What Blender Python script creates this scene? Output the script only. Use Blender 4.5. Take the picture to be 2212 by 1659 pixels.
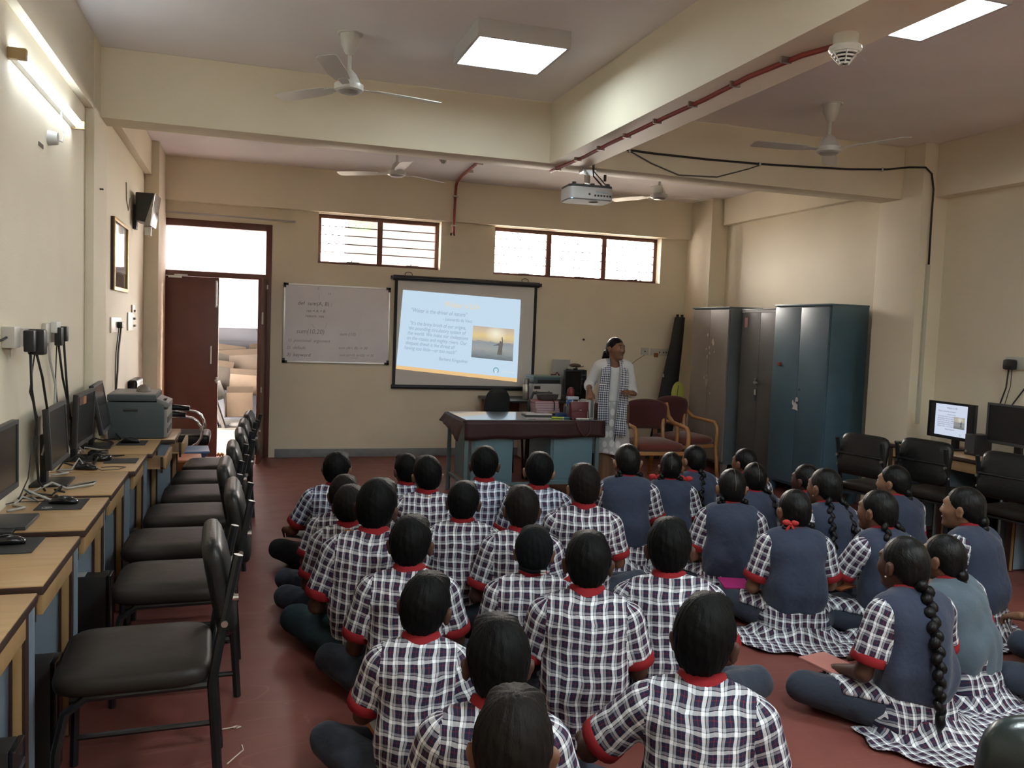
import bpy, bmesh, math, random
import numpy as np
from mathutils import Vector, Matrix, Euler
from math import sin, cos, pi, radians, sqrt, atan2

random.seed(7)
SC = bpy.context.scene
for _o in list(bpy.data.objects):
    bpy.data.objects.remove(_o, do_unlink=True)
COL = SC.collection

# ------------------------------------------------------------------ camera
CAM_H = 1.6
YAW, PITCH, ROLL = radians(17.8116), radians(-3.7294), radians(2.1681)
_f = Vector((sin(YAW) * cos(PITCH), cos(YAW) * cos(PITCH), sin(PITCH)))
_r0 = Vector((cos(YAW), -sin(YAW), 0)); _u0 = _r0.cross(_f)
_r = _r0 * cos(ROLL) + _u0 * sin(ROLL); _u = -_r0 * sin(ROLL) + _u0 * cos(ROLL)
camd = bpy.data.cameras.new('camera'); cam = bpy.data.objects.new('camera', camd); COL.objects.link(cam)
M = Matrix(((_r.x, _u.x, -_f.x, 0), (_r.y, _u.y, -_f.y, 0), (_r.z, _u.z, -_f.z, CAM_H), (0, 0, 0, 1)))
cam.matrix_world = M
camd.sensor_fit = 'HORIZONTAL'; camd.sensor_width = 36.0
camd.lens = 1816.66 / 2212 * 36.0
camd.clip_start = 0.05; camd.clip_end = 200
SC.camera = cam

# ------------------------------------------------------------------ world, exposure
SC.view_settings.view_transform = 'Standard'
SC.view_settings.look = 'None'
SC.view_settings.gamma = 1.0
SC.view_settings.use_curve_mapping = False
SC.view_settings.exposure = 1.5
SC.cycles.max_bounces = 10
SC.cycles.diffuse_bounces = 8
SC.cycles.glossy_bounces = 4
SC.cycles.transmission_bounces = 6
SC.cycles.sample_clamp_indirect = 6.0
SC.cycles.caustics_reflective = False
SC.cycles.caustics_refractive = False
W_ = bpy.data.worlds.new('daylight'); SC.world = W_; W_.use_nodes = True
_nt = W_.node_tree; _nt.nodes.clear()
_bg = _nt.nodes.new('ShaderNodeBackground'); _ow = _nt.nodes.new('ShaderNodeOutputWorld')
_bg.inputs[0].default_value = (1.0, 0.92, 0.83, 1); _bg.inputs[1].default_value = 28.0   # bright overcast sky
_nt.links.new(_bg.outputs[0], _ow.inputs[0])
PANEL_POWER = 7.5     # emission of the ceiling LED panels
FILL_POWER = 25.0      # emission of the added, unseen rear panels that brighten the room
TUBE_POWER = 5.5
SLIDE_POWER = 0.31

def portal(name, loc, rot, sx, sy):
    ld = bpy.data.lights.new(name, 'AREA'); ld.shape = 'RECTANGLE'; ld.size = sx; ld.size_y = sy
    ld.cycles.is_portal = True
    o = bpy.data.objects.new(name, ld); COL.objects.link(o); o.location = loc; o.rotation_euler = rot
    return o

# ------------------------------------------------------------------ materials
MATS = {}
def new_mat(name):
    m = bpy.data.materials.new(name); m.use_nodes = True
    nt = m.node_tree; b = nt.nodes['Principled BSDF']
    return m, nt, b
def mat(name, col, rough=0.5, metal=0.0, spec=0.5, emit=None, estr=0.0, bump=0.0, bscale=60.0, var=0.0, vscale=6.0, alpha=1.0, trans=0.0, coat=0.0, sheen=0.0, bdist=0.004):
    if name in MATS: return MATS[name]
    m, nt, b = new_mat(name)
    c = (col[0], col[1], col[2], 1)
    b.inputs['Base Color'].default_value = c
    b.inputs['Roughness'].default_value = rough
    b.inputs['Metallic'].default_value = metal
    b.inputs['Specular IOR Level'].default_value = spec
    if coat: b.inputs['Coat Weight'].default_value = coat; b.inputs['Coat Roughness'].default_value = 0.15
    if sheen: b.inputs['Sheen Weight'].default_value = sheen
    if trans: b.inputs['Transmission Weight'].default_value = trans
    if alpha < 1: b.inputs['Alpha'].default_value = alpha
    if emit: b.inputs['Emission Color'].default_value = (*emit, 1); b.inputs['Emission Strength'].default_value = estr
    tc = None
    if bump or var:
        tc = nt.nodes.new('ShaderNodeTexCoord')
    if var:
        n = nt.nodes.new('ShaderNodeTexNoise'); n.inputs['Scale'].default_value = vscale; n.inputs['Detail'].default_value = 5
        nt.links.new(tc.outputs['Object'], n.inputs['Vector'])
        r = nt.nodes.new('ShaderNodeMapRange'); r.inputs[1].default_value = 0.3; r.inputs[2].default_value = 0.7
        r.inputs[3].default_value = 1 - var; r.inputs[4].default_value = 1 + var
        nt.links.new(n.outputs['Fac'], r.inputs[0])
        mx = nt.nodes.new('ShaderNodeVectorMath'); mx.operation = 'SCALE'; mx.inputs[0].default_value = col[:3]
        nt.links.new(r.outputs[0], mx.inputs['Scale']); nt.links.new(mx.outputs[0], b.inputs['Base Color'])
    if bump:
        n2 = nt.nodes.new('ShaderNodeTexNoise'); n2.inputs['Scale'].default_value = bscale; n2.inputs['Detail'].default_value = 4
        nt.links.new(tc.outputs['Object'], n2.inputs['Vector'])
        bp = nt.nodes.new('ShaderNodeBump'); bp.inputs['Strength'].default_value = bump; bp.inputs['Distance'].default_value = bdist
        nt.links.new(n2.outputs['Fac'], bp.inputs['Height']); nt.links.new(bp.outputs[0], b.inputs['Normal'])
    MATS[name] = m
    return m

WALLC = mat('cream wall paint', (0.77, 0.705, 0.565), 0.62, bump=0.25, bscale=90, var=0.05, vscale=1.3, spec=0.3)
CEILC = mat('ceiling distemper', (0.84, 0.81, 0.82), 0.8, bump=0.2, bscale=70, var=0.05, vscale=1.1, spec=0.2)
BASEC = mat('grey skirting paint', (0.22, 0.24, 0.25), 0.5, var=0.12, vscale=9)
def floor_material():
    m, nt, b = new_mat('red oxide floor')
    tc = nt.nodes.new('ShaderNodeTexCoord')
    n = nt.nodes.new('ShaderNodeTexNoise'); n.inputs['Scale'].default_value = 1.6; n.inputs['Detail'].default_value = 8; n.inputs['Roughness'].default_value = 0.6
    nt.links.new(tc.outputs['Object'], n.inputs['Vector'])
    cr = nt.nodes.new('ShaderNodeValToRGB')
    cr.color_ramp.elements[0].position = 0.3; cr.color_ramp.elements[0].color = (0.150, 0.043, 0.034, 1)
    cr.color_ramp.elements[1].position = 0.7; cr.color_ramp.elements[1].color = (0.205, 0.064, 0.052, 1)
    nt.links.new(n.outputs['Fac'], cr.inputs[0])
    # scuffs: thin pale arcs
    mp = nt.nodes.new('ShaderNodeMapping'); mp.inputs['Scale'].default_value = (0.7, 3.2, 1); mp.inputs['Rotation'].default_value = (0, 0, 0.5)
    nt.links.new(tc.outputs['Object'], mp.inputs[0])
    n3 = nt.nodes.new('ShaderNodeTexNoise'); n3.inputs['Scale'].default_value = 1.1; n3.inputs['Detail'].default_value = 3; n3.inputs['Distortion'].default_value = 0.6
    nt.links.new(mp.outputs[0], n3.inputs['Vector'])
    cr2 = nt.nodes.new('ShaderNodeValToRGB')
    e = cr2.color_ramp.elements; e[0].position = 0.505; e[0].color = (0, 0, 0, 1); e[1].position = 0.512; e[1].color = (0.22, 0.22, 0.22, 1)
    e2 = cr2.color_ramp.elements.new(0.519); e2.color = (0, 0, 0, 1)
    nt.links.new(n3.outputs['Fac'], cr2.inputs[0])
    mx = nt.nodes.new('ShaderNodeMix'); mx.data_type = 'RGBA'
    nt.links.new(cr2.outputs[0], mx.inputs[0]); nt.links.new(cr.outputs[0], mx.inputs[6]); mx.inputs[7].default_value = (0.36, 0.2, 0.17, 1)
    nt.links.new(mx.outputs[2], b.inputs['Base Color'])
    n2 = nt.nodes.new('ShaderNodeTexNoise'); n2.inputs['Scale'].default_value = 5; n2.inputs['Detail'].default_value = 4
    nt.links.new(tc.outputs['Object'], n2.inputs['Vector'])
    rr = nt.nodes.new('ShaderNodeMapRange'); rr.inputs[3].default_value = 0.33; rr.inputs[4].default_value = 0.55
    nt.links.new(n2.outputs['Fac'], rr.inputs[0]); nt.links.new(rr.outputs[0], b.inputs['Roughness'])
    b.inputs['Specular IOR Level'].default_value = 0.4
    return m
FLOORM = floor_material()
def wood_material(name, c0, c1, scale=(1.5, 14, 14), rough=0.4, coat=0.0):
    if name in MATS: return MATS[name]
    m, nt, b = new_mat(name)
    tc = nt.nodes.new('ShaderNodeTexCoord'); mp = nt.nodes.new('ShaderNodeMapping'); mp.inputs['Scale'].default_value = scale
    nt.links.new(tc.outputs['Object'], mp.inputs[0])
    n = nt.nodes.new('ShaderNodeTexNoise'); n.inputs['Scale'].default_value = 2.2; n.inputs['Detail'].default_value = 6; n.inputs['Distortion'].default_value = 0.8
    nt.links.new(mp.outputs[0], n.inputs['Vector'])
    cr = nt.nodes.new('ShaderNodeValToRGB')
    cr.color_ramp.elements[0].position = 0.3; cr.color_ramp.elements[0].color = (*c0, 1)
    cr.color_ramp.elements[1].position = 0.7; cr.color_ramp.elements[1].color = (*c1, 1)
    nt.links.new(n.outputs['Fac'], cr.inputs[0]); nt.links.new(cr.outputs[0], b.inputs['Base Color'])
    b.inputs['Roughness'].default_value = rough
    if coat: b.inputs['Coat Weight'].default_value = coat; b.inputs['Coat Roughness'].default_value = 0.2
    MATS[name] = m
    return m

# ------------------------------------------------------------------ mesh builder
class MB:
    def __init__(s): s.v = []; s.f = []; s.mi = []; s.cur = 0
    def add(s, vs, fs):
        o = len(s.v); s.v += [tuple(p) for p in vs]; s.f += [tuple(i + o for i in q) for q in fs]; s.mi += [s.cur] * len(fs)
        return s
    def box(s, x0, x1, y0, y1, z0, z1, T=None):
        P = [Vector((x, y, z)) for z in (z0, z1) for y in (y0, y1) for x in (x0, x1)]
        if T is not None: P = [T @ p for p in P]
        return s.add(P, [(0, 2, 3, 1), (4, 5, 7, 6), (0, 1, 5, 4), (2, 6, 7, 3), (0, 4, 6, 2), (1, 3, 7, 5)])
    def hexa(s, P):      # 8 points: bottom 4 ccw, top 4 ccw
        return s.add(P, [(3, 2, 1, 0), (4, 5, 6, 7), (0, 1, 5, 4), (1, 2, 6, 5), (2, 3, 7, 6), (3, 0, 4, 7)])
    def prism(s, pts, h0, h1, axis='z', T=None):   # polygon extruded along axis
        n = len(pts)
        def mk(a, b, h):
            return Vector((a, b, h)) if axis == 'z' else (Vector((a, h, b)) if axis == 'y' else Vector((h, a, b)))
        P = [mk(a, b, h0) for a, b in pts] + [mk(a, b, h1) for a, b in pts]
        if T is not None: P = [T @ p for p in P]
        F = [tuple(range(n - 1, -1, -1)), tuple(range(n, 2 * n))] + [(i, (i + 1) % n, n + (i + 1) % n, n + i) for i in range(n)]
        return s.add(P, F)
    def loft(s, rings, caps=True, closed=True):
        n = len(rings[0]); P = [p for r in rings for p in r]; F = []
        for k in range(len(rings) - 1):
            for i in range(n if closed else n - 1):
                j = (i + 1) % n
                F.append((k * n + i, k * n + j, (k + 1) * n + j, (k + 1) * n + i))
        if caps and closed:
            F.append(tuple(range(n - 1, -1, -1))); b = (len(rings) - 1) * n; F.append(tuple(range(b, b + n)))
        return s.add(P, F)
    def tube(s, pts, r, n=8, caps=True, sx=1.0):
        pts = [Vector(p) for p in pts]; rr = r if isinstance(r, (list, tuple)) else [r] * len(pts)
        rings = []; up = None
        for i, p in enumerate(pts):
            a = pts[max(i - 1, 0)]; b = pts[min(i + 1, len(pts) - 1)]; t = (b - a)
            if t.length < 1e-9: t = Vector((0, 0, 1))
            t.normalize()
            if up is None:
                up = Vector((0, 0, 1)) if abs(t.z) < 0.9 else Vector((0, 1, 0))
            x = up.cross(t)
            if x.length < 1e-6: x = Vector((1, 0, 0)).cross(t)
            x.normalize(); y = t.cross(x); up = y
            rings.append([p + x * (rr[i] * sx * cos(2 * pi * k / n)) + y * (rr[i] * sin(2 * pi * k / n)) for k in range(n)])
        return s.loft(rings, caps)
    def cyl(s, p0, p1, r0, r1=None, n=16):
        return s.tube([p0, p1], [r0, r0 if r1 is None else r1], n)
    def lathe(s, prof, n=20, T=None):    # profile (r, z)
        rings = [[Vector((max(r, 1e-4) * cos(2 * pi * k / n), max(r, 1e-4) * sin(2 * pi * k / n), z)) for k in range(n)] for r, z in prof]
        if T is not None: rings = [[T @ p for p in q] for q in rings]
        return s.loft(rings, True)
    def ell(s, c, r, n=12, m=8, T=None):
        c = Vector(c)
        rings = []
        for j in range(m + 1):
            t = -pi / 2 + pi * j / m; k = max(cos(t), 0.02)
            rings.append([Vector((r[0] * k * cos(2 * pi * i / n), r[1] * k * sin(2 * pi * i / n), r[2] * sin(t))) for i in range(n)])
        rings = [[(T @ p if T is not None else p) + c for p in q] for q in rings]
        return s.loft(rings, True)
    def grid(s, P):       # P[i][j]
        n, m = len(P), len(P[0]); o = [p for r in P for p in r]
        return s.add(o, [(i * m + j, i * m + j + 1, (i + 1) * m + j + 1, (i + 1) * m + j) for i in range(n - 1) for j in range(m - 1)])
    def build(s, name, m, parent=None, smooth=False, bev=0.0, world=False, seg=2, solid=0.0):
        me = bpy.data.meshes.new(name)
        V_ = s.v
        if world and parent is not None:
            R = Matrix.Identity(4); q = parent
            while q is not None:
                R = Matrix.Translation(q.location) @ q.rotation_euler.to_matrix().to_4x4() @ R; q = q.parent
            Ri = R.inverted(); V_ = [Ri @ Vector(p) for p in V_]
        me.from_pydata([tuple(p) for p in V_], [], s.f)
        ms = m if isinstance(m, (list, tuple)) else [m]
        for k in ms: me.materials.append(k)
        if len(ms) > 1: me.polygons.foreach_set('material_index', s.mi)
        if bev > 0:
            bm = bmesh.new(); bm.from_mesh(me)
            ed = [e for e in bm.edges if len(e.link_faces) == 2 and e.calc_face_angle(0) > 0.5]
            bmesh.ops.bevel(bm, geom=ed, offset=bev, segments=seg, profile=0.6, affect='EDGES', clamp_overlap=True)
            bm.to_mesh(me); bm.free()
        if smooth or bev > 0:
            me.shade_smooth()
            if bev > 0 or smooth == 'auto': me.set_sharp_from_angle(angle=radians(40))
        me.update()
        o = bpy.data.objects.new(name, me); COL.objects.link(o)
        if solid:
            md = o.modifiers.new('thickness', 'SOLIDIFY'); md.thickness = solid; md.offset = 0
        if parent is not None: o.parent = parent
        return o

def tag(o, label=None, cat=None, group=None, kind=None):
    if label: o['label'] = label
    if cat: o['category'] = cat
    if group: o['group'] = group
    if kind: o['kind'] = kind
    return o
def thing(name, label, cat, loc=(0, 0, 0), rz=0.0, group=None):
    o = bpy.data.objects.new(name, None); COL.objects.link(o)
    o.empty_display_size = 0.1
    o.location = loc; o.rotation_euler = (0, 0, rz)
    return tag(o, label, cat, group)
KIDS = {}
def dup(root, loc, rz=0.0, label=None, group=None):
    r = root.copy(); COL.objects.link(r); r.location = loc; r.rotation_euler = (0, 0, rz)
    if label: r['label'] = label
    if group: r['group'] = group
    for ch in [c for c in bpy.data.objects if c.parent == root]:
        c = ch.copy(); COL.objects.link(c); c.parent = r
        for g in [q for q in bpy.data.objects if q.parent == ch]:
            d = g.copy(); COL.objects.link(d); d.parent = c
    return r
def struct(name, mb, m, parent=None, bev=0.0, smooth=False):
    o = mb.build(name, m, parent, bev=bev, smooth=smooth)
    if parent is None: o['kind'] = 'structure'
    return o
def text_mesh(name, txt, size, m, parent, T, shear=0.0, align='LEFT', extrude=0.0004, spacing=1.0, width=1.0):
    cu = bpy.data.curves.new(name, 'FONT'); cu.body = txt; cu.size = size; cu.shear = shear; cu.align_x = align
    cu.extrude = extrude; cu.space_character = spacing; cu.resolution_u = 3
    tmp = bpy.data.objects.new(name + '_src', cu); COL.objects.link(tmp)
    dg = bpy.context.evaluated_depsgraph_get(); dg.update()
    me = bpy.data.meshes.new_from_object(tmp.evaluated_get(dg))
    bpy.data.objects.remove(tmp, do_unlink=True); bpy.data.curves.remove(cu)
    me.transform(T @ Matrix.Diagonal((width, 1, 1, 1))); me.materials.clear(); me.materials.append(m); me.name = name
    o = bpy.data.objects.new(name, me); COL.objects.link(o); o.parent = parent
    return o
def frame_T(o, ex, ey):      # 4x4 whose x,y axes are ex,ey at origin o
    ex = Vector(ex).normalized(); ey = Vector(ey).normalized(); ez = ex.cross(ey)
    return Matrix(((ex.x, ey.x, ez.x, o[0]), (ex.y, ey.y, ez.y, o[1]), (ex.z, ey.z, ez.z, o[2]), (0, 0, 0, 1)))
# ================================================================== room shell
YF, XL, XR, ZC = 10.12, -0.97, 5.88, 3.35
YB = -3.2
struct('floor', MB().box(XL - .2, XR + .2, YB - .2, YF + .02, -.12, 0), FLOORM)
struct('ceiling', MB().box(XL - .2, XR + .2, YB - .2, YF + .25, ZC, ZC + .15), CEILC)
struct('wall_left', MB().box(XL - .2, XL, YB, YF + .23, 0, ZC), WALLC)
struct('wall_right', MB().box(XR, XR + .2, YB, YF + .23, 0, ZC), WALLC)
struct('wall_back', MB().box(XL - .2, XR + .2, YB - .2, YB, 0, ZC), WALLC)
D0, D1, DZ = -0.905, 0.30, 2.685          # door opening
W1 = (0.815, 2.275, 2.285, 2.868); W2 = (2.955, 5.255, 2.275, 2.868)
w = MB(); y0, y1 = YF, YF + .23
w.box(XL, D0, y0, y1, 0, ZC); w.box(D0, D1, y0, y1, DZ, ZC); w.box(D1, W1[0], y0, y1, 0, ZC)
w.box(W1[0], W1[1], y0, y1, 0, W1[2]); w.box(W1[1], W2[0], y0, y1, 0, ZC); w.box(W2[0], W2[1], y0, y1, 0, W2[2])
w.box(W2[1], XR, y0, y1, 0, ZC); w.box(W1[0], W1[1], y0, y1, W1[3], ZC); w.box(W2[0], W2[1], y0, y1, W2[3], ZC)
struct('wall_front', w, WALLC)
struct('beam_front', MB().box(XL, XR, YF - .10, YF + .01, 2.872, ZC), WALLC)
struct('baseboard_front', MB().box(D1 + .07, XR, YF - .016, YF + .01, 0, .098), BASEC, bev=.004)
struct('baseboard_right', MB().box(XR - .016, XR + .01, YB, 5.98, 0, .098).box(5.6 - .016, 5.6, 5.98, 6.5, 0, .098).box(5.6 - .016, XR, 5.964, 5.98, 0, .098).box(XR - .016, XR + .01, 6.5, 9.5, 0, .098), mat('pale skirting paint', (.42, .42, .41), .5, var=.1))
struct('baseboard_left', MB().box(XL - .01, XL + .016, YB, 9.3, 0, .098), BASEC)
# concrete beams and columns
struct('beam_cross', MB().box(XL, XR, 6.22, 6.49, 2.89, ZC), WALLC, bev=.006)
struct('beam_long', MB().box(2.232, 2.562, YB, 6.22, 2.89, ZC), WALLC, bev=.006)
struct('beam_left', MB().box(XL, -.922, YB, 5.98, 2.89, ZC).box(XL, -.905, 6.49, 9.3, 3.015, ZC), WALLC, bev=.004)
struct('beam_right', MB().box(5.745, XR, YB, 5.98, 2.89, ZC).box(5.79, XR, 6.49, 9.5, 3.02, ZC), WALLC, bev=.004)
struct('column_left', MB().box(XL, -.918, 5.98, 6.5, 0, ZC), WALLC, bev=.005)
struct('column_right', MB().box(5.6, XR, 5.98, 6.5, 0, ZC), WALLC, bev=.005)
struct('column_left', MB().box(XL, -.832, 9.3, YF, 0, ZC), WALLC, bev=.005)
struct('column_right', MB().box(5.64, XR, 9.52, YF, 0, ZC), WALLC, bev=.005)

# ------------------------------------------------------------------ door and windows
DOORC = wood_material('brown door enamel', (.098, .031, .020), (.125, .041, .027), (2, 2, 1.5), .38)
STEEL = mat('brushed steel', (.55, .54, .52), .32, 1.0)
def thin_glass(name, tint, gloss, diffuse=0.0, rough=.03):
    m, nt, b = new_mat(name); nt.nodes.remove(b); out = [n for n in nt.nodes if n.type == 'OUTPUT_MATERIAL'][0]
    tr = nt.nodes.new('ShaderNodeBsdfTransparent'); tr.inputs[0].default_value = (*tint, 1)
    gl = nt.nodes.new('ShaderNodeBsdfGlossy'); gl.inputs['Roughness'].default_value = rough
    last = tr
    if diffuse:
        tl = nt.nodes.new('ShaderNodeBsdfTranslucent'); tl.inputs[0].default_value = (*tint, 1)
        mx = nt.nodes.new('ShaderNodeMixShader'); mx.inputs[0].default_value = diffuse
        nt.links.new(tr.outputs[0], mx.inputs[1]); nt.links.new(tl.outputs[0], mx.inputs[2]); last = mx
    mg = nt.nodes.new('ShaderNodeMixShader'); mg.inputs[0].default_value = gloss
    nt.links.new(last.outputs[0], mg.inputs[1]); nt.links.new(gl.outputs[0], mg.inputs[2]); nt.links.new(mg.outputs[0], out.inputs[0])
    return m
GLASS = thin_glass('window glass', (.95, .95, .95), .06)
FROST = thin_glass('frosted transom glass', (.86, .85, .88), .07, .85)
def opening_frame(name, x0, x1, z0, z1, mull, bars, panes, recess=.12, bw=.045, latch=True):
    fr = MB(); y0, y1 = YF + recess, YF + recess + .06
    fr.box(x0, x0 + bw, y0, y1, z0, z1); fr.box(x1 - bw, x1, y0, y1, z0, z1)
    fr.box(x0 + bw, x1 - bw, y0, y1, z1 - bw, z1); fr.box(x0 + bw, x1 - bw, y0, y1, z0, z0 + .035)
    for xm in mull: fr.box(xm - .032, xm + .032, y0 - .004, y1, z0 + .035, z1 - bw)
    o = struct(name, fr, DOORC, bev=.004)
    xs = [x0 + bw] + [q for xm in mull for q in (xm - .032, xm + .032)] + [x1 - bw]
    for k in range(0, len(xs), 2):
        MB().box(xs[k], xs[k + 1], y0 + .035, y0 + .039, z0 + .035, z1 - bw).build('pane', GLASS, o)
        for j in range(bars):
            zz = z0 + .035 + (z1 - bw - z0 - .035) * (j + 1) / (bars + 1) + .012
            MB().cyl((xs[k], y0 + .012, zz), (xs[k + 1], y0 + .012, zz), .0062, n=6).build('grille_bar', mat('dark grille paint', (.05, .025, .02), .5), o)
        xm = (xs[k] + xs[k + 1]) / 2
        MB().box(xm - .03, xm + .12, y0 - .012, y0 - .004, z0 + .03, z0 + .04).cyl((xm + .03, y0 - .014, z0 + .035), (xm + .03, y0 - .014, z0 + .055), .006, n=6).build('latch', mat('dark iron', (.03, .025, .025), .5, .6), o)
    return o
win1 = opening_frame('window_1', W1[0], W1[1], W1[2], W1[3], [1.55], 4, True)
win2 = opening_frame('window_2', W2[0], W2[1], W2[2], W2[3], [3.72, 4.49], 4, True)
# open stay on the right pane of window_2
MB().tube([(4.72, YF + .085, 2.35), (4.85, YF + .06, 2.325), (5.0, YF + .02, 2.305)], .006, 6).build('stay', mat('dark iron', (.03, .025, .025), .5, .6), win2)
dr = MB(); ya, yb = YF - .01, YF + .10
dr.box(D0, D0 + .065, ya, yb, 0, DZ); dr.box(D1 - .065, D1, ya, yb, 0, DZ); dr.box(D0 + .065, D1 - .065, ya, yb, DZ - .075, DZ); dr.box(D0 + .065, D1 - .065, ya, yb, 2.055, 2.115)
door = struct('door_1', dr, DOORC, bev=.005)
MB().box(D0 + .06, D1 - .06, YF + .04, YF + .046, 2.11, DZ - .07).build('transom_pane', FROST, door)
lf = MB().box(D0 + .066, -.268, YF + .0, YF + .04, .012, 2.052); leaf = lf.build('door_leaf', DOORC, door, bev=.004)
MB().box(-.305, -.283, YF - .012, YF, 1.72, 2.02).cyl((-.294, YF - .02, 1.74), (-.294, YF - .02, 2.0), .007, n=8).build('tower_bolt', STEEL, leaf)
MB().box(-.355, -.337, YF - .02, YF, 1.08, 1.28).cyl((-.346, YF - .03, 1.08), (-.346, YF - .03, 1.28), .006, n=8).build('pull_handle', STEEL, leaf)
MB().box(-.29, -.268, YF - .014, YF, .86, .93).box(-.30, -.265, YF - .024, YF - .014, .88, .90).build('hasp', STEEL, leaf)
MB().box(-.80, -.66, YF - .05, YF - .012, 2.03, 2.055).box(-.74, -.60, YF - .03, YF - .012, 2.058, 2.072).build('door_closer', STEEL, leaf)
Tl = Matrix.Translation((D1 - .065, YF + .02, 0)) @ Matrix.Rotation(radians(-97), 4, 'Z')
lf2 = MB().box(-.0, .02, -.0, .0, 0, 0)
leaf2 = MB().box(0, .56, -.02, .02, .012, 2.052, T=Tl).build('door_leaf', DOORC, door, bev=.004)
MB().box(.50, .53, .02, .034, 1.55, 1.68, T=Tl).box(.51, .54, .02, .034, .80, .86, T=Tl).box(.02, .05, .02, .034, 1.95, 2.0, T=Tl).build('latch_plate', STEEL, leaf2)
# curtain rod over the door
rod = thing('curtain_rod', 'thin steel curtain rod on the wall above the brown door', 'rod', (-.15, YF - .05, 2.78))
MB().cyl((-.89, YF - .06, 2.745), (.53, YF - .06, 2.735), .010, n=8).build('pole', STEEL, rod, world=True)
for xa in (-.86, .44): MB().box(xa, xa + .02, YF - .07, YF, 2.728, 2.748).build('bracket', STEEL, rod, world=True)
MB().ell((.54, YF - .06, 2.735), (.016, .014, .014), 8, 6).build('finial', STEEL, rod, world=True)
# door mat / rag
struct('threshold_strip', MB().box(D0 + .07, D1 - .07, YF - .35, YF + .2, .001, .006), mat('worn threshold', (.20, .10, .085), .7, var=.2))

# ------------------------------------------------------------------ corridor beyond the wall
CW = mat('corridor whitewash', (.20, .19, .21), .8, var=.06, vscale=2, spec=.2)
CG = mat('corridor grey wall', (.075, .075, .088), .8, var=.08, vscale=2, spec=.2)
def corr_floor():
    m, nt, b = new_mat('worn stone corridor floor')
    tc = nt.nodes.new('ShaderNodeTexCoord'); mp = nt.nodes.new('ShaderNodeMapping'); mp.inputs['Scale'].default_value = (1.2, 4, 1)
    nt.links.new(tc.outputs['Object'], mp.inputs[0])
    n = nt.nodes.new('ShaderNodeTexNoise'); n.inputs['Scale'].default_value = 2.5; n.inputs['Detail'].default_value = 7
    nt.links.new(mp.outputs[0], n.inputs['Vector'])
    cr = nt.nodes.new('ShaderNodeValToRGB'); cr.color_ramp.elements[0].position = .35; cr.color_ramp.elements[0].color = (.06, .056, .05, 1)
    cr.color_ramp.elements[1].position = .6; cr.color_ramp.elements[1].color = (.18, .165, .145, 1)
    nt.links.new(n.outputs['Fac'], cr.inputs[0]); nt.links.new(cr.outputs[0], b.inputs['Base Color']); b.inputs['Roughness'].default_value = .5
    return m
struct('corridor_floor', MB().box(-6, 12, YF + .02, 15.2, -.12, 0), corr_floor())
# stair block: white slab soffit over a grey back wall, storage below
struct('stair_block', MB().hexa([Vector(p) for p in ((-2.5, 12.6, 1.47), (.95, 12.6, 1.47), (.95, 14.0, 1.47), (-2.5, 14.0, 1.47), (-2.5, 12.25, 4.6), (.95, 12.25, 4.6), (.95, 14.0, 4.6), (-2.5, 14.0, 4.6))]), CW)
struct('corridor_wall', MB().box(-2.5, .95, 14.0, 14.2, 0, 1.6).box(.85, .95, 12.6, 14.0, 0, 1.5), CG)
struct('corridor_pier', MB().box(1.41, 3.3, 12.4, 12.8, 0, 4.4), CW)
struct('corridor_dado', MB().box(-2.5, .85, 13.985, 14.0, 1.24, 1.255), mat('grey groove', (.05, .05, .06), .8))
es = thing('exit_sign', 'green and white EXIT sign in the corridor seen through the left window', 'sign', (1.575, 12.3, 3.0))
MB().box(1.43, 1.72, 12.30, 12.32, 2.93, 3.06).build('sign_board', mat('exit sign green', (.16, .36, .17), .5), es, world=True)
text_mesh('lettering', 'EXIT', .115, mat('exit sign letters', (.85, .88, .85), .5), es, Matrix.Translation((-.125, -.003, -.045)) @ Matrix.Rotation(pi / 2, 4, 'X'))
for xa in (1.48, 1.67): MB().cyl((xa, 12.31, 3.06), (xa, 12.31, 3.5), .006, n=6).build('hanger', STEEL, es, world=True)
struct('bounce_ground', MB().box(-30, 40, 15.2, 60, -.2, -.1), mat('pale bounce ground', (.45, .40, .33), .8, var=.1))  # unseen pale ground, added to bounce daylight up to the far ceiling
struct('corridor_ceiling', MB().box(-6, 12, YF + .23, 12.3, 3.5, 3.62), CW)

# ------------------------------------------------------------------ lamps of the room
LEDM = mat('led diffuser', (.9, .9, .9), .4, emit=(.84, .97, 1.0), estr=PANEL_POWER)
LEDOFF = mat('unlit diffuser', (.66, .64, .62), .35)
FRAMEW = mat('white powder coat', (.55, .56, .56), .4)
LEDFILL = mat('added fill diffuser', (.9, .9, .9), .4, emit=(.84, .97, 1.0), estr=FILL_POWER)
def panel(x0, x1, y0, y1, lit, label, group=None):
    o = thing('ceiling_light', label, 'light', ((x0 + x1) / 2, (y0 + y1) / 2, ZC), group=group)
    t = .018
    MB().box(x0, x1, y0, y0 + t, 3.25, ZC).box(x0, x1, y1 - t, y1, 3.25, ZC).box(x0, x0 + t, y0 + t, y1 - t, 3.25, ZC).box(x1 - t, x1, y0 + t, y1 - t, 3.25, ZC).build('frame', FRAMEW, o, world=True, bev=.002)
    MB().box(x0 + t, x1 - t, y0 + t, y1 - t, 3.256, 3.27).build('diffuser', LEDFILL if lit == 2 else (LEDM if lit else LEDOFF), o, world=True)
    return o
panel(1.235, 1.80, 4.72, 5.29, True, 'lit square LED panel in the left ceiling bay beside the white fan')
panel(2.93, 3.505, 3.25, 3.835, True, 'lit square LED panel right of the long beam, partly hidden by it')
panel(1.36, 1.90, 7.75, 8.3, False, 'unlit white panel light in the far left ceiling bay behind a fan')
panel(3.30, 3.92, 7.75, 8.3, False, 'unlit white panel light in the far right bay behind the projector')
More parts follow.
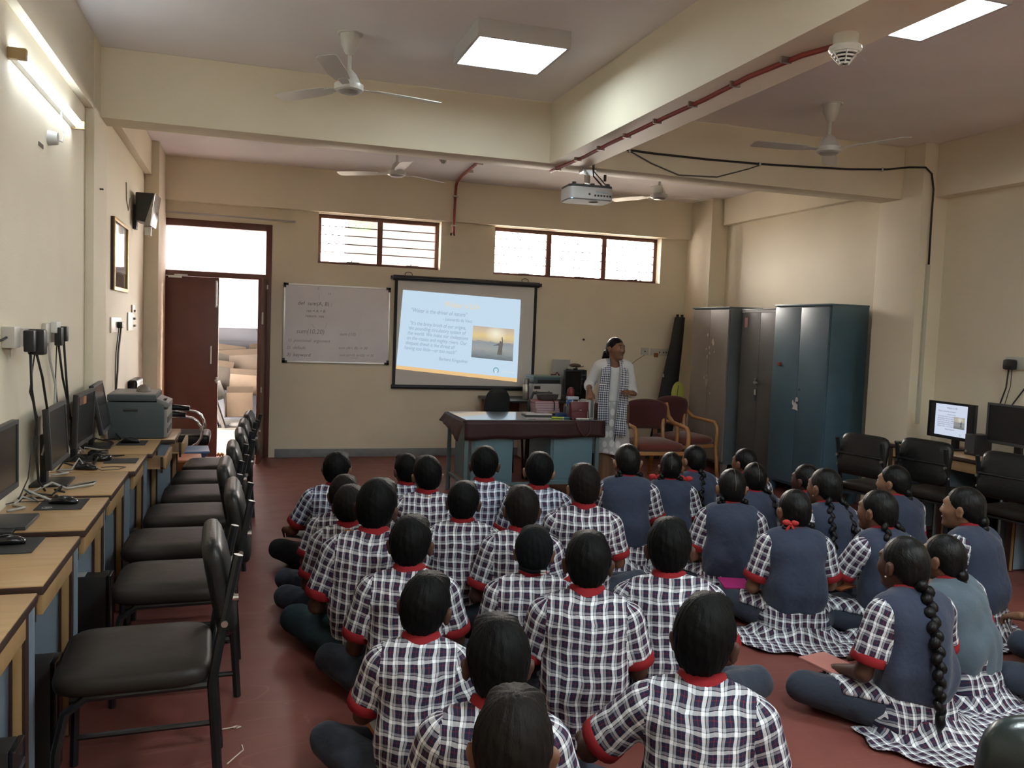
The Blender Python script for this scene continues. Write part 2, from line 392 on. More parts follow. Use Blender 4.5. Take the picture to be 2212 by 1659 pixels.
panel(1.235, 1.80, .9, 1.47, 2, 'added unseen fill light panel in the left ceiling bay above the viewer')  # rear panels, added out of view to lift the light on pupils and walls
panel(3.9, 4.47, .6, 1.17, 2, 'added unseen fill light panel in the right ceiling bay right of the viewer')
panel(1.235, 1.80, -1.9, -1.33, 2, 'added unseen fill light panel in the left bay behind the viewer')
panel(3.9, 4.47, -1.9, -1.33, 2, 'added unseen fill light panel in the right bay behind the viewer')
tb = thing('tube_light', 'lit white tube light batten on the left wall', 'light', (-.95, 4.85, 2.69))
MB().box(XL, XL + .028, 4.14, 5.53, 2.672, 2.70).build('batten', mat('batten white', (.7, .7, .7), .4), tb, world=True, bev=.002)
MB().cyl((XL + .048, 4.16, 2.688), (XL + .048, 5.51, 2.688), .019, n=14).build('tube', mat('tube glow', (.9, .9, .9), .4, emit=(.86, .95, 1.0), estr=TUBE_POWER), tb, world=True, smooth='auto')
for ya in (4.125, 5.51): MB().box(XL, XL + .072, ya, ya + .033, 2.664, 2.712).build('end_cap', mat('lamp end cap', (.45, .33, .16), .4), tb, world=True, bev=.004)
rb = thing('ceiling_rose', 'round white wiring box on the left wall under the tube light', 'wiring box', (XL, 4.9, 2.5))
MB().cyl((XL, 4.92, 2.49), (XL + .045, 4.92, 2.49), .04, .032, 16).build('box', FRAMEW, rb, world=True, smooth='auto')
MB().tube([(XL + .03, 4.95, 2.49), (XL + .04, 5.05, 2.50), (XL + .04, 5.1, 2.55), (XL + .02, 5.12, 2.67)], .004, 6).build('wire', FRAMEW, rb, world=True)
MB().box(XL - .001, XL + .003, 4.70, 4.80, 2.41, 2.43).build('wall_strip', mat('dull dark brown', (.12, .09, .06), .8), rb, world=True)  # flat dark brown strip on the wall beside the box

portal('portal_door', ((D0 + D1) / 2, YF + .24, 1.3), (radians(-90), 0, 0), 1.25, 2.7)
portal('portal_win1', ((W1[0] + W1[1]) / 2, YF + .235, 2.58), (radians(-90), 0, 0), 1.5, .65)
portal('portal_win2', ((W2[0] + W2[1]) / 2, YF + .235, 2.58), (radians(-90), 0, 0), 2.35, .65)
# ================================================================== computer desks along the left wall
LAM = wood_material('beech laminate', (.40, .245, .115), (.50, .33, .165), (1.2, 9, 9), .30)
LAME = wood_material('beech panel edge', (.33, .20, .085), (.40, .25, .115), (8, 8, 1.5), .45)
DKB = mat('dark brown edge band', (.045, .022, .016), .4)
BLG = mat('blue grey laminate', (.235, .29, .345), .45, var=.06, vscale=5)
BLK = mat('black plastic', (.012, .012, .013), .42)
BLKG = mat('glossy black plastic', (.010, .010, .012), .18)
DGR = mat('dark grey plastic', (.035, .038, .042), .45)
CABW = mat('grey white cable', (.38, .38, .36), .5)
def computer_desk(xb, xf, y0, y1, label, tray=0.0, flip=False):
    sx = 1 if xf > xb else -1
    o = thing('computer_desk', label, 'desk', ((xb + xf) / 2, (y0 + y1) / 2, 0), group='computer desks along the right wall' if flip else 'computer desks along the left wall')
    a, b = min(xb, xf), max(xb, xf)
    MB().box(a, b, y0, y1, .735, .752).build('tabletop', LAM, o, world=True, bev=.002)
    xe = xf + sx * .002
    m = MB().box(min(xf - sx * .012, xe), max(xf - sx * .012, xe), y0 - .002, y1 + .002, .722, .7485).box(a, b, y0 - .003, y0 + .012, .722, .7485).box(a, b, y1 - .012, y1 + .002, .722, .7485)
    m.build('edge_band', DKB, o, world=True, bev=.002)
    for yy in (y0 + .02, y1 - .06):
        p = MB().box(a + .02, b - .03, yy, yy + .02, .01, .735).build('side_panel', BLG, o, world=True)
        if yy < y0 + .03: continue
        xs = xf - sx * .022; xm_ = xs - sx * .028
        MB().box(min(xs, xm_), max(xs, xm_), yy - .010, yy + .030, .005, .735).build('edge_strip', LAME, p, world=True, bev=.002)
        for xe_ in (xs + sx * .006, xm_): MB().box(min(xe_ - sx * .008, xe_), max(xe_ - sx * .008, xe_), yy - .011, yy + .031, .005, .735).build('dark_edge', DKB, p, world=True)
    xq = xb + sx * .03
    MB().box(min(xq, xq + sx * .015), max(xq, xq + sx * .015), y0 + .03, y1 - .04, .25, .735).build('back_panel', BLG, o, world=True)
    xt = xf - sx * .03 + sx * tray
    tr = MB().box(min(xt - sx * .30, xt), max(xt - sx * .30, xt), y0 + .05, y1 - .07, .645, .655).build('keyboard_tray', LAM, o, world=True)
    MB().box(min(xt, xt + sx * .018), max(xt, xt + sx * .018), y0 + .06, y1 - .08, .640, .715).build('tray_front', LAME, tr, world=True, bev=.002)
    MB().box(min(xt, xt - sx * .015), max(xt, xt - sx * .015), y0 + .05, y0 + .06, .62, .72).build('rail_bracket', DKB, tr, world=True)
    return o
desks = [(2.14, 2.80, .0, 'nearest wooden computer desk on the left, cut off by the picture edge'),
         (2.875, 3.50, .0, 'wooden computer desk second from the viewer, with a mouse on a pad'),
         (3.60, 4.235, .0, 'wooden computer desk carrying a mouse pad with a round white mark'),
         (4.295, 4.925, .0, 'wooden computer desk with a bright light streak on its top'),
         (4.94, 5.555, .0, 'wooden computer desk with a puck-shaped black mouse beside a dark grey pad'),
         (5.57, 6.18, .09, 'wooden computer desk in front of the grey printer with its keyboard tray pulled out')]
for y0, y1, tr, lb in desks: computer_desk(-.965, -.58 if y0 < 4.9 else (-.55 if y0 < 5.5 else -.525), y0, y1, lb, tr)
pdk = computer_desk(-.965, -.44, 6.2, 6.80, 'wooden desk beneath the big grey printer at the far end of the row', .07)

SCR = mat('switched off screen', (.018, .017, .017), .22, spec=.6)
def monitor(loc, rz, w, h, zc, label, group=None, lean=0.0, sticker=False, slide=None):
    """local: screen faces +x, base centre at origin (table top)"""
    o = thing('monitor', label, 'monitor', loc, rz, group)
    T = Matrix.Translation((0.03, 0, zc)) @ Matrix.Rotation(-lean, 4, 'Y')
    MB().box(-.022, 0, -w / 2, w / 2, -h / 2, h / 2, T=T).build('housing', BLK, o, bev=.003)
    bz = .016
    b = MB()
    b.box(0, .006, -w / 2, w / 2, h / 2 - bz, h / 2, T=T).box(0, .006, -w / 2, w / 2, -h / 2, -h / 2 + .022, T=T).box(0, .006, -w / 2, -w / 2 + bz, -h / 2 + .022, h / 2 - bz, T=T).box(0, .006, w / 2 - bz, w / 2, -h / 2 + .022, h / 2 - bz, T=T)
    b.build('bezel', DGR if not slide else BLKG, o)
    s = MB().box(.0, .002, -w / 2 + bz, w / 2 - bz, -h / 2 + .022, h / 2 - bz, T=T).build('screen', SCR, o)
    MB().box(-.05, -.02, -.09, .09, -.06, .07, T=T).build('rear_bulge', BLK, o, bev=.008)
    MB().box(-.045, -.015, -.03, .03, .008, zc).build('stand_neck', BLK, o, bev=.004)
    MB().box(-.09, .09, -.115, .115, 0, .012).build('stand_base', BLK, o, bev=.004)
    if sticker:
        MB().box(.0022, .0028, -w / 2 + .05, -w / 2 + .20, h / 2 - .065, h / 2 - .02, T=T).build('sticker', mat('maroon sticker', (.09, .035, .025), .6), o)
        MB().box(.003, .0036, -w / 2 + .16, -w / 2 + .24, h / 2 - .066, h / 2 - .022, T=T).build('sticker', mat('orange sticker', (.48, .19, .08), .6), o)
    return o, T
GL = 'switched off monitors on the left desks'
monitor((-.912, 3.67, .752), radians(0), .47, .28, .26, 'black monitor at the left picture edge, nearest of the left row', GL)
monitor((-.895, 4.62, .752), radians(1), .45, .29, .245, 'black monitor in front of a grey base plate, second of the left row', GL, .06)
monitor((-.895, 5.38, .752), radians(-1), .50, .30, .245, 'black monitor with a maroon and orange sticker on its top corner', GL, -.03, True)
monitor((-.88, 5.88, .752), radians(2), .46, .31, .255, 'black monitor next to the big grey printer', GL, .19)

def mouse(loc, rz, label, flat=False, wire=None):
    o = thing('mouse', label, 'mouse', loc, rz, 'computer mice on the left desks')
    m = MB()
    if flat: m.lathe([(.046, 0), (.052, .012), (.05, .026), (.042, .034), (.0, .036)], 20)
    else:
        rings = []
        for k in range(9):
            t = k / 8; yy = -.058 + .116 * t; wd = .031 * (sin(pi * min(max(.08 + .84 * t, 0), 1)) ** .5); hh = .036 * (sin(pi * (.12 + .78 * t)) ** .8)
            rings.append([Vector((wd * cos(2 * pi * i / 14), yy, max(hh * .5 * (1 + sin(2 * pi * i / 14)), 0))) for i in range(14)])
        m.loft(rings)
    m.build('shell', BLKG, o, smooth=True)
    if not flat:
        MB().cyl((-.004, .03, .031), (.004, .03, .031), .009, n=10).build('scroll_wheel', DGR, o)
    if wire: MB().tube(wire, .0022, 6).build('wire', BLK, o)
    return o
def pad(x0, x1, y0, y1, label, z=.7525, mark=False):
    o = MB().box(x0, x1, y0, y1, z, z + .003).build('mouse_pad', mat('mouse pad cloth', (.022, .023, .025), .7, bump=.3, bscale=300))
    tag(o, label, 'mouse pad', 'mouse pads on the left desks'); 
    if mark:
        c = (x0 + .045, y0 + .04)
        r = [[Vector((c[0] + q * cos(2 * pi * k / 24), c[1] + q * sin(2 * pi * k / 24), z + .0033)) for k in range(25)] for q in (.017, .0205)]
        m = MB().grid(r); m.build('round_mark', mat('white print', (.6, .6, .58), .6), o)
        text_mesh('letters', 'hp', .022, MATS['white print'], o, Matrix.Translation((c[0] - .010, c[1] - .007, z + .0033)), shear=.25)
    return o
pad(-.90, -.66, 2.30, 2.52, 'black mouse pad on the nearest left desk, at the picture edge')
mouse((-.80, 2.42, .7555), radians(100), 'black mouse on the nearest left desk, cut by the picture edge')
pad(-.93, -.695, 3.27, 3.495, 'black mouse pad on the second desk from the viewer')
mouse((-.80, 3.40, .7555), radians(95), 'black mouse on the pad of the second desk from the viewer')
pad(-.84, -.655, 3.98, 4.205, 'black mouse pad with a round white mark printed in its corner', mark=True)
mouse((-.745, 4.10, .7555), radians(80), 'black mouse on the pad with the round white mark', wire=[(0, .055, .01), (.02, .12, .004), (.0, .2, .004), (-.1, .25, .004)])
tag(MB().box(-.965, -.79, 3.62, 3.86, .7525, .768).build('base_plate', DGR, bev=.003), 'flat dark grey base plate on the third left desk', 'plate')
mouse((-.80, 5.0, .7525), radians(75), 'black mouse with its wire looped on the desk top', wire=[(0, -.055, .01), (-.02, -.09, .003), (.02, -.16, .003), (.10, -.17, .003), (.11, -.10, .003), (.07, -.05, .003)])
pad(-.745, -.575, 5.20, 5.37, 'dark grey pad beside the puck-shaped mouse')
mouse((-.765, 5.31, .7525), 0, 'puck-shaped round black mouse at the left end of a grey pad', flat=True)
pad(-.775, -.60, 5.915, 6.13, 'black mouse pad in front of the grey printer')
mouse((-.70, 6.02, .7555), radians(85), 'black mouse on the pad in front of the grey printer')

# big grey printer
PG = mat('slate printer plastic', (.060, .078, .086), .5, bump=.15, bscale=400); PGL = mat('light printer trim', (.27, .26, .25), .5)
pr = thing('printer', 'big slate grey multifunction printer standing sideways on the far desk', 'printer', (-.69, 6.43, .752))
MB().prism([(-.865, .005), (-.513, .005), (-.513, .235), (-.56, .25), (-.56, .252), (-.875, .252)], 6.235, 6.66, 'y').build('body', PG, pr, bev=.006, world=False)
for c in pr.children: c.location = (.69, -6.43, 0)
MB().box(-.872, -.563, 6.232, 6.67, 1.012, 1.055).build('scanner_lid', PG, pr, world=True, bev=.006)
MB().box(-.86, -.57, 6.24, 6.66, 1.055, 1.063).build('lid_trim', PGL, pr, world=True)
MB().hexa([Vector(p) for p in ((-.562, 6.24, .99), (-.485, 6.24, .965), (-.485, 6.60, .965), (-.562, 6.60, .99), (-.562, 6.24, 1.03), (-.485, 6.24, 1.0), (-.485, 6.60, 1.0), (-.562, 6.60, 1.03))]).build('control_panel', mat('grey key panel', (.20, .19, .19), .45), pr, world=True, bev=.003)
MB().box(-.54, -.505, 6.30, 6.42, 1.012, 1.0165).build('display', BLKG, pr, world=True)
MB().box(-.514, -.492, 6.245, 6.65, .76, .955).build('front_tray', PGL, pr, world=True, bev=.004)
MB().box(-.495, -.488, 6.26, 6.63, .86, .90).box(-.495, -.488, 6.26, 6.63, .79, .82).build('tray_slot', BLK, pr, world=True)
MB().box(-.77, -.68, 6.228, 6.238, .943, .958).build('side_grip', mat('grip recess', (.02, .024, .027), .6), pr, world=True, bev=.003)
MB().ell((-.665, 6.45, 1.063), (.05, .09, .05), 14, 8).build('paper_feeder_bump', mat('brown grey moulding', (.16, .13, .105), .5), pr, world=True, smooth=True)

# towers under the left desks
def tower(loc, rz, label, w=.10, d=.36, h=.40, mark=False, sticker=True, group='black computer towers on the floor'):
    """front faces +x"""
    o = thing('computer_tower', label, 'computer', loc, rz, group)
    MB().box(-d / 2, d / 2 - .02, -w / 2, w / 2, .008, h).build('case', BLK, o, bev=.004)
    MB().box(d / 2 - .02, d / 2, -w / 2 - .002, w / 2 + .002, .004, h + .002).build('front_bezel', BLKG, o, bev=.006)
    MB().box(d / 2, d / 2 + .003, -w / 2 + .015, w / 2 - .015, h - .07, h - .055).build('disc_slot', DGR, o)
    MB().cyl((d / 2, .02, h - .11), (d / 2 + .004, .02, h - .11), .008, n=12).build('power_button', mat('grey button', (.2, .2, .2), .4), o)
    if sticker: MB().box(-.08, .07, -w / 2 + .012, w / 2 - .012, h, h + .0012).build('label_sticker', mat('paper sticker', (.46, .46, .44), .6), o)
    if mark:
        r = [[Vector((d / 2 + .003, q * cos(2 * pi * k / 24), .10 + q * sin(2 * pi * k / 24))) for k in range(25)] for q in (.017, .021)]
        MB().grid(r).build('round_mark', MATS['white print'], o)
        text_mesh('letters', 'hp', .026, MATS['white print'], o, frame_T((d / 2 + .003, -.012, .093), (0, 1, 0), (0, 0, 1)), shear=.25)
    for q in (-.12, .12): MB().box(q - .02, q + .02, -w / 2 + .01, w / 2 - .01, 0, .009).build('foot', BLK, o)
    return o
tower((-.74, 2.52, .02), 0, 'black computer tower with a sticker on top at the bottom left picture edge')
tower((-.76, 3.14, .02), 0, 'black computer tower beside the nearest black chair')
tower((-.73, 4.14, .02), 0, 'black computer tower with a white paper sticker on its top, between two desks')
tower((-.73, 5.05, .0), 0, 'black computer tower half hidden under the fourth left desk', sticker=False)

# stools and office chair at the far left
def stool(loc, rz, col, label):
    c = mat(col[0], col[1], .4)
    o = thing('stool', label, 'stool', loc, rz, 'plastic stools beside the printer desk')
    MB().hexa([Vector(p) for p in ((-.09, -.10, .36), (.09, -.10, .36), (.09, .10, .36), (-.09, .10, .36), (-.16, -.17, .455), (.16, -.17, .455), (.16, .17, .455), (-.16, .17, .455))]).build('seat_shell', c, o, bev=.012)
    MB().box(-.165, .165, -.175, .175, .45, .47).build('seat', c, o, bev=.012)
    lm = mat('brown steel tube', (.13, .09, .075), .35, .5)
    for sx in (-1, 1):
        for sy in (-1, 1):
            MB().tube([(sx * .07, sy * .08, .37), (sx * .13, sy * .14, .0)], .012, 8).build('leg', lm, o)
    return o
stool((-.47, 7.22, 0), radians(4), ('orange plastic', (.52, .17, .055)), 'orange plastic stool with brown metal legs')
stool((-.43, 7.68, 0), radians(4), ('blue plastic', (.115, .20, .40)), 'blue plastic stool with brown metal legs')
CHROME = mat('chrome', (.75, .75, .76), .12, 1.0)
LEATH = mat('black leatherette', (.009, .009, .009), .36, bump=.5, bscale=45, spec=.3)
LEATHT = mat('worn leatherette seat', (.020, .016, .0135), .5, bump=.45, bscale=14, spec=.25)
oc = thing('office_chair', 'black office chair with chrome loop arms and star base, behind the printer', 'chair', (-.53, 8.35, 0))
MB().box(-.25, .25, -.24, .24, .43, .53).build('seat', LEATH, oc, bev=.04, seg=4)
MB().box(-.44, -.36, -.24, .24, .55, 1.02).build('backrest', LEATH, oc, bev=.03, seg=3)
for s in (-1, 1):
    pts = [(-.33, s * .28, .70)] + [(.05 + .14 * sin(a), s * .28, .56 + .14 * cos(a)) for a in [q * pi / 8 for q in range(9)]] + [(-.15, s * .28, .42), (-.2, s * .2, .42)]
    a_ = MB().tube(pts, .014, 8).build('arm', CHROME, oc, smooth=True)
    MB().tube([(-.32, s * .28, .725), (-.1, s * .28, .73), (.05, s * .28, .72)], [.025, .032, .025], 8).build('arm_pad', LEATH, a_, smooth=True)
MB().cyl((0, 0, .1), (0, 0, .43), .028, n=12).build('gas_column', CHROME, oc)
for k in range(5):
    a = 2 * pi * k / 5 + .4
    l_ = MB().tube([(0, 0, .13), (.16 * cos(a), .16 * sin(a), .11), (.29 * cos(a), .29 * sin(a), .06)], [.022, .018, .013], 8).build('base_spoke', CHROME, oc, smooth=True)
    MB().cyl((.29 * cos(a) - .012, .29 * sin(a), .027), (.29 * cos(a) + .012, .29 * sin(a), .027), .026, n=12).build('castor', BLK, l_)
tb2 = tag(MB().prism([(-.66, 7.05), (-.50, 7.02), (-.47, 7.2), (-.52, 7.25), (-.66, 7.25)], .0, .33, 'z').build('waste_bin', mat('slate bin plastic', (.10, .115, .115), .5), bev=.012), 'slate grey bin standing under the orange stool', 'bin')

# ------------------------------------------------------------------ black visitor chairs
FRM = mat('black chair tube', (.010, .011, .012), .32)
BOLT = mat('bolt steel', (.5, .48, .44), .35, 1.0)
def pillow(w, d, h, n=16, edge=.35, puff=.0):
    """rounded slab in local xy, thickness h, slightly domed"""
    rings = []
    for k in range(7):
        t = -1 + 2 * k / 6; ins = (1 - sqrt(max(1 - t * t, 0))) * h * edge * 1.2
        z = h / 2 * t; R = []
        for i in range(4 * n):
            a = 2 * pi * i / (4 * n); c, s_ = cos(a), sin(a); e = 6.5
            r = (abs(c) ** e + abs(s_) ** e) ** (-1 / e)
            R.append(Vector(((w / 2 - ins) * r * c, (d / 2 - ins) * r * s_, z)))
        rings.append(R)
    c1 = [p * 0.6 for p in rings[-1]]
    for p in c1: p.z = h / 2 + puff
    c0 = [p * 0.6 for p in rings[0]]
    for p in c0: p.z = -h / 2
    return [c0] + rings + [c1]
def black_chair(label, group):
    o = thing('visitor_chair', label, 'chair', group=group)
    T = Matrix.Translation((0, .02, .455))
    s = MB().loft([[T @ p for p in r] for r in pillow(.48, .47, .062, edge=.25, puff=.008)]); s.build('seat', LEATHT, o, smooth=True)
    Tb = Matrix.Translation((0, -.235, .72)) @ Matrix.Rotation(radians(-11), 4, 'X') @ Matrix.Rotation(radians(90), 4, 'X')
    bk = MB().loft([[Tb @ p for p in r] for r in pillow(.43, .33, .065, puff=.01)]); bk.build('backrest', LEATH, o, smooth=True)
    for sx in (-1, 1):
        x = sx * .205
        MB().tube([(x, -.245, 0), (x, -.215, .42), (x, -.235, .55), (x, -.285, .82), (x, -.29, .84)], .0155, 8).build('leg', FRM, o, smooth='auto')
        MB().tube([(x, .24, 0), (x, .235, .25), (x, .21, .37), (x, .15, .415), (x, -.2, .42)], .0145, 8).build('leg', FRM, o, smooth='auto')
        MB().cyl((x, -.24, .10), (x, .24, .10), .011, n=8).build('stretcher', FRM, o)
        MB().cyl((x + sx * .012, -.25, .62), (x + sx * .022, -.25, .62), .011, n=10).build('bolt', BOLT, o); MB().cyl((x, -.265, .70), (x, -.292, .70), .011, n=10).build('bolt', BOLT, o)
    MB().box(-.2, .2, -.2, .2, .405, .42).build('seat_board', BLK, o)
    MB().cyl((-.205, -.232, .56), (.205, -.232, .56), .010, n=8).build('cross_bar', FRM, o); MB().cyl((-.205, -.276, .72), (.205, -.276, .72), .010, n=8).build('cross_bar', FRM, o)
    return o
LC = 'black chairs along the left desks'
lefts = [(-.30, 3.005, 92, 'nearest black chair on the left, its whole seat in view'), (-.245, 3.86, 90, 'black chair in the second place of the left row'),
         (-.29, 4.50, 89, 'black chair in the third place of the left row, its seat creased'), (-.26, 5.12, 90, 'black chair in the fourth place of the left row'),
         (-.22, 5.72, 91, 'black chair in the fifth place of the left row'), (-.20, 6.28, 88, 'black chair in the sixth place of the left row, only its back in view'),
         (-.16, 6.85, 86, 'last black chair of the left row, its back in front of the open door')]
c0 = None
for x, y, a, lb in lefts:
    if c0 is None:
        c0 = black_chair(lb, LC); c0.location = (x, y, 0); c0.rotation_euler = (0, 0, radians(a))
    else: dup(c0, (x, y, 0), radians(a), lb, LC)
RCg = 'black chairs at the right desks'
for x, y, a, lb in [(4.86, 5.42, -79, 'black chair next to the blue steel cupboard, its back towards the room'), (5.17, 5.12, -79, 'black chair in front of the lit monitor'),
                    (5.24, 4.42, -82, 'black chair at the right picture edge in front of the dark monitor')]:
    dup(c0, (x, y, 0), radians(a), lb, RCg)
# big padded chair at the bottom right corner
bc = thing('padded_chair', 'black padded chair at the bottom right corner, only its back in view', 'chair', (1.605, 1.12, 0), radians(-20))
Tb = Matrix.Translation((0, .02, .705)) @ Matrix.Rotation(radians(8), 4, 'X') @ Matrix.Rotation(radians(90), 4, 'X')
MB().loft([[Tb @ p for p in r] for r in pillow(.52, .40, .12, edge=.6, puff=.02)]).build('backrest', mat('dark green black leatherette', (.012, .020, .020), .3, bump=.5, bscale=30), bc, smooth=True)
T = Matrix.Translation((0, -.26, .46)); MB().loft([[T @ p for p in r] for r in pillow(.47, .45, .09)]).build('seat', LEATH, bc, smooth=True)
for sx in (-1, 1):
    MB().tube([(sx * .215, .06, 0), (sx * .215, .05, .5), (sx * .20, .03, .70)], .016, 8).build('leg', FRM, bc)
    MB().tube([(sx * .215, -.47, 0), (sx * .215, -.45, .42), (sx * .215, 0, .43)], .016, 8).build('leg', FRM, bc)
# ================================================================== whiteboard, screen, slide
WB = thing('whiteboard', 'whiteboard with faint handwriting and black corners on the front wall', 'whiteboard', (1.055, YF, 1.575))
MB().box(-.605, .605, -.018, -.004, -.445, .445).build('writing_surface', mat('whiteboard enamel', (.74, .73, .80), .28, var=.06, vscale=2.5), WB)
AL = mat('aluminium trim', (.72, .72, .72), .35, .6)
for (a, b, c, d) in ((-.617, .617, -.46, -.44), (-.617, .617, .44, .46), (-.617, -.597, -.44, .44), (.597, .617, -.44, .44)):
    MB().box(a, b, -.026, -.0, c, d).build('frame_rail', AL, WB, bev=.002)
for sx in (-1, 1):
    for sz in (-1, 1):
        x0, z0 = sx * .62, sz * .463
        MB().box(min(x0, x0 - sx * .055), max(x0, x0 - sx * .055), -.029, 0, min(z0, z0 - sz * .028), max(z0, z0 - sz * .028)).box(min(x0, x0 - sx * .028), max(x0, x0 - sx * .028), -.029, 0, min(z0, z0 - sz * .055), max(z0, z0 - sz * .055)).build('corner_cap', BLK, WB)
INK = mat('faded marker ink', (.30, .295, .36), .6); INK2 = mat('marker ink', (.17, .165, .20), .6)
def wb(txt, x, z, s, m=INK, sh=.2, w=1.0):
    return text_mesh('handwriting', txt, s, m, WB, Matrix.Translation((x, -.0185, z)) @ Matrix.Rotation(pi / 2, 4, 'X'), sh, width=w)
wb('def  sum(A, B) :', -.46, .215, .062, INK2, .15); wb('10', -.12, .345, .035); wb('5', -.24, .40, .035)
wb('res = A + B', -.36, .135, .045, INK2); wb('return  res', -.37, .075, .048, INK2)
wb('sum(10,20)', -.47, -.115, .075, INK, .2, .95); wb('sum (10)', .03, -.125, .052)
wb('1)  positional  argument', -.565, -.215, .05, INK, .25); wb('2)  default', -.575, -.30, .052); wb('3)  keyword', -.575, -.385, .055, INK2)
wb('sum (A=, B) -> 30', .02, -.285, .046); wb('sum (a=10, b=20) -> 30', .03, -.37, .042); wb('.', -.18, -.37, .05)
MB().tube([(.165, -.0195, -.385), (.2, -.0195, -.39), (.25, -.0195, -.385)], .0015, 5).build('underline', INK, WB)
MB().tube([(-.22, -.0195, .36), (-.215, -.0195, .28)], .0013, 5).tube([(-.3, -.0195, -.0), (-.26, -.0195, -.05)], .0013, 5).tube([(-.12, -.0195, .02), (-.14, -.0195, -.05)], .0013, 5).build('arrow_line', INK, WB)

SCN = thing('projection_screen', 'pull-down projection screen with black borders on the front wall', 'projection screen', (2.625, YF - .03, 1.51))
SM = mat('screen matte white', (.74, .74, .74), .85); SB = mat('screen black border', (.012, .014, .018), .6); SH = mat('screen tube enamel', (.018, .021, .028), .35)
MB().cyl((-.925, -.01, .655), (.925, -.01, .655), .033, n=16).build('top_tube', SH, SCN, smooth='auto')
MB().box(-.955, -.92, -.03, .01, .637, .675).build('end_cap', SH, SCN); MB().box(.92, .955, -.03, .01, .637, .675).build('end_cap', SH, SCN)
MB().box(-.885, .885, .0, .004, -.64, .64).build('fabric', SM, SCN)
MB().box(-.905, -.868, -.003, .0, -.64, .64).build('border', SB, SCN); MB().box(.868, .905, -.003, .0, -.64, .64).build('border', SB, SCN)
MB().cyl((-.915, -.005, -.655), (.915, -.005, -.655), .026, n=12).build('bottom_bar', SH, SCN, smooth='auto')
for x in (-.74, .74):
    MB().tube([(x + .045 * cos(a), .005, .70 + .028 * sin(a)) for a in [2 * pi * q / 14 for q in range(15)]], .004, 6).build('hanging_ring', mat('dark iron', (.03, .025, .025), .5, .6), SCN)
# the projected slide: keystoned picture of light on the fabric
def lit(name, col, s): return mat(name, (.04, .04, .04), .85, emit=col, estr=s)
S0 = SLIDE_POWER
SL = thing('projected_slide', 'lit slide headed Water is Life projected on the pull-down screen', 'slide', (2.625, YF - .034, 1.51))
def q2(u, v):     # slide coordinates 0..1 -> local (x, z), keystone measured on the fabric
    A = (-.803, .512); B = (.690, .462); C = (.680, -.575); D = (-.862, -.440)   # tl tr br bl
    top = (A[0] + (B[0] - A[0]) * u, A[1] + (B[1] - A[1]) * u); bot = (D[0] + (C[0] - D[0]) * u, D[1] + (C[1] - D[1]) * u)
    return (bot[0] + (top[0] - bot[0]) * v, bot[1] + (top[1] - bot[1]) * v)
def patch(nm, m, uv, y, par, nu=1, nv=1, f=q2):
    G = []
    for j in range(nv + 1):
        R = []
        for i in range(nu + 1):
            a, b = i / nu, j / nv
            u = uv[0] + (uv[1] - uv[0]) * a; v = uv[2] + (uv[3] - uv[2]) * b
            x, z = f(u, v); R.append(Vector((x, y, z)))
        G.append(R)
    return MB().grid(G).build(nm, m, par)
LBG = lit('slide light blue', (.62, .80, .96), S0); LOR = lit('slide orange', (.93, .62, .28), S0); LTX = lit('slide grey text', (.32, .41, .55), S0); LWH = lit('slide white', (.78, .88, .97), S0)
LTI = lit('slide title', (.94, .76, .44), S0); LGR = lit('slide green', (.12, .38, .40), S0)
patch('background', LBG, (0, 1, 0.045, 1), -.0, SL, 8, 8); patch('footer_band', LOR, (0, 1, 0, .045), -.0, SL, 8, 1)
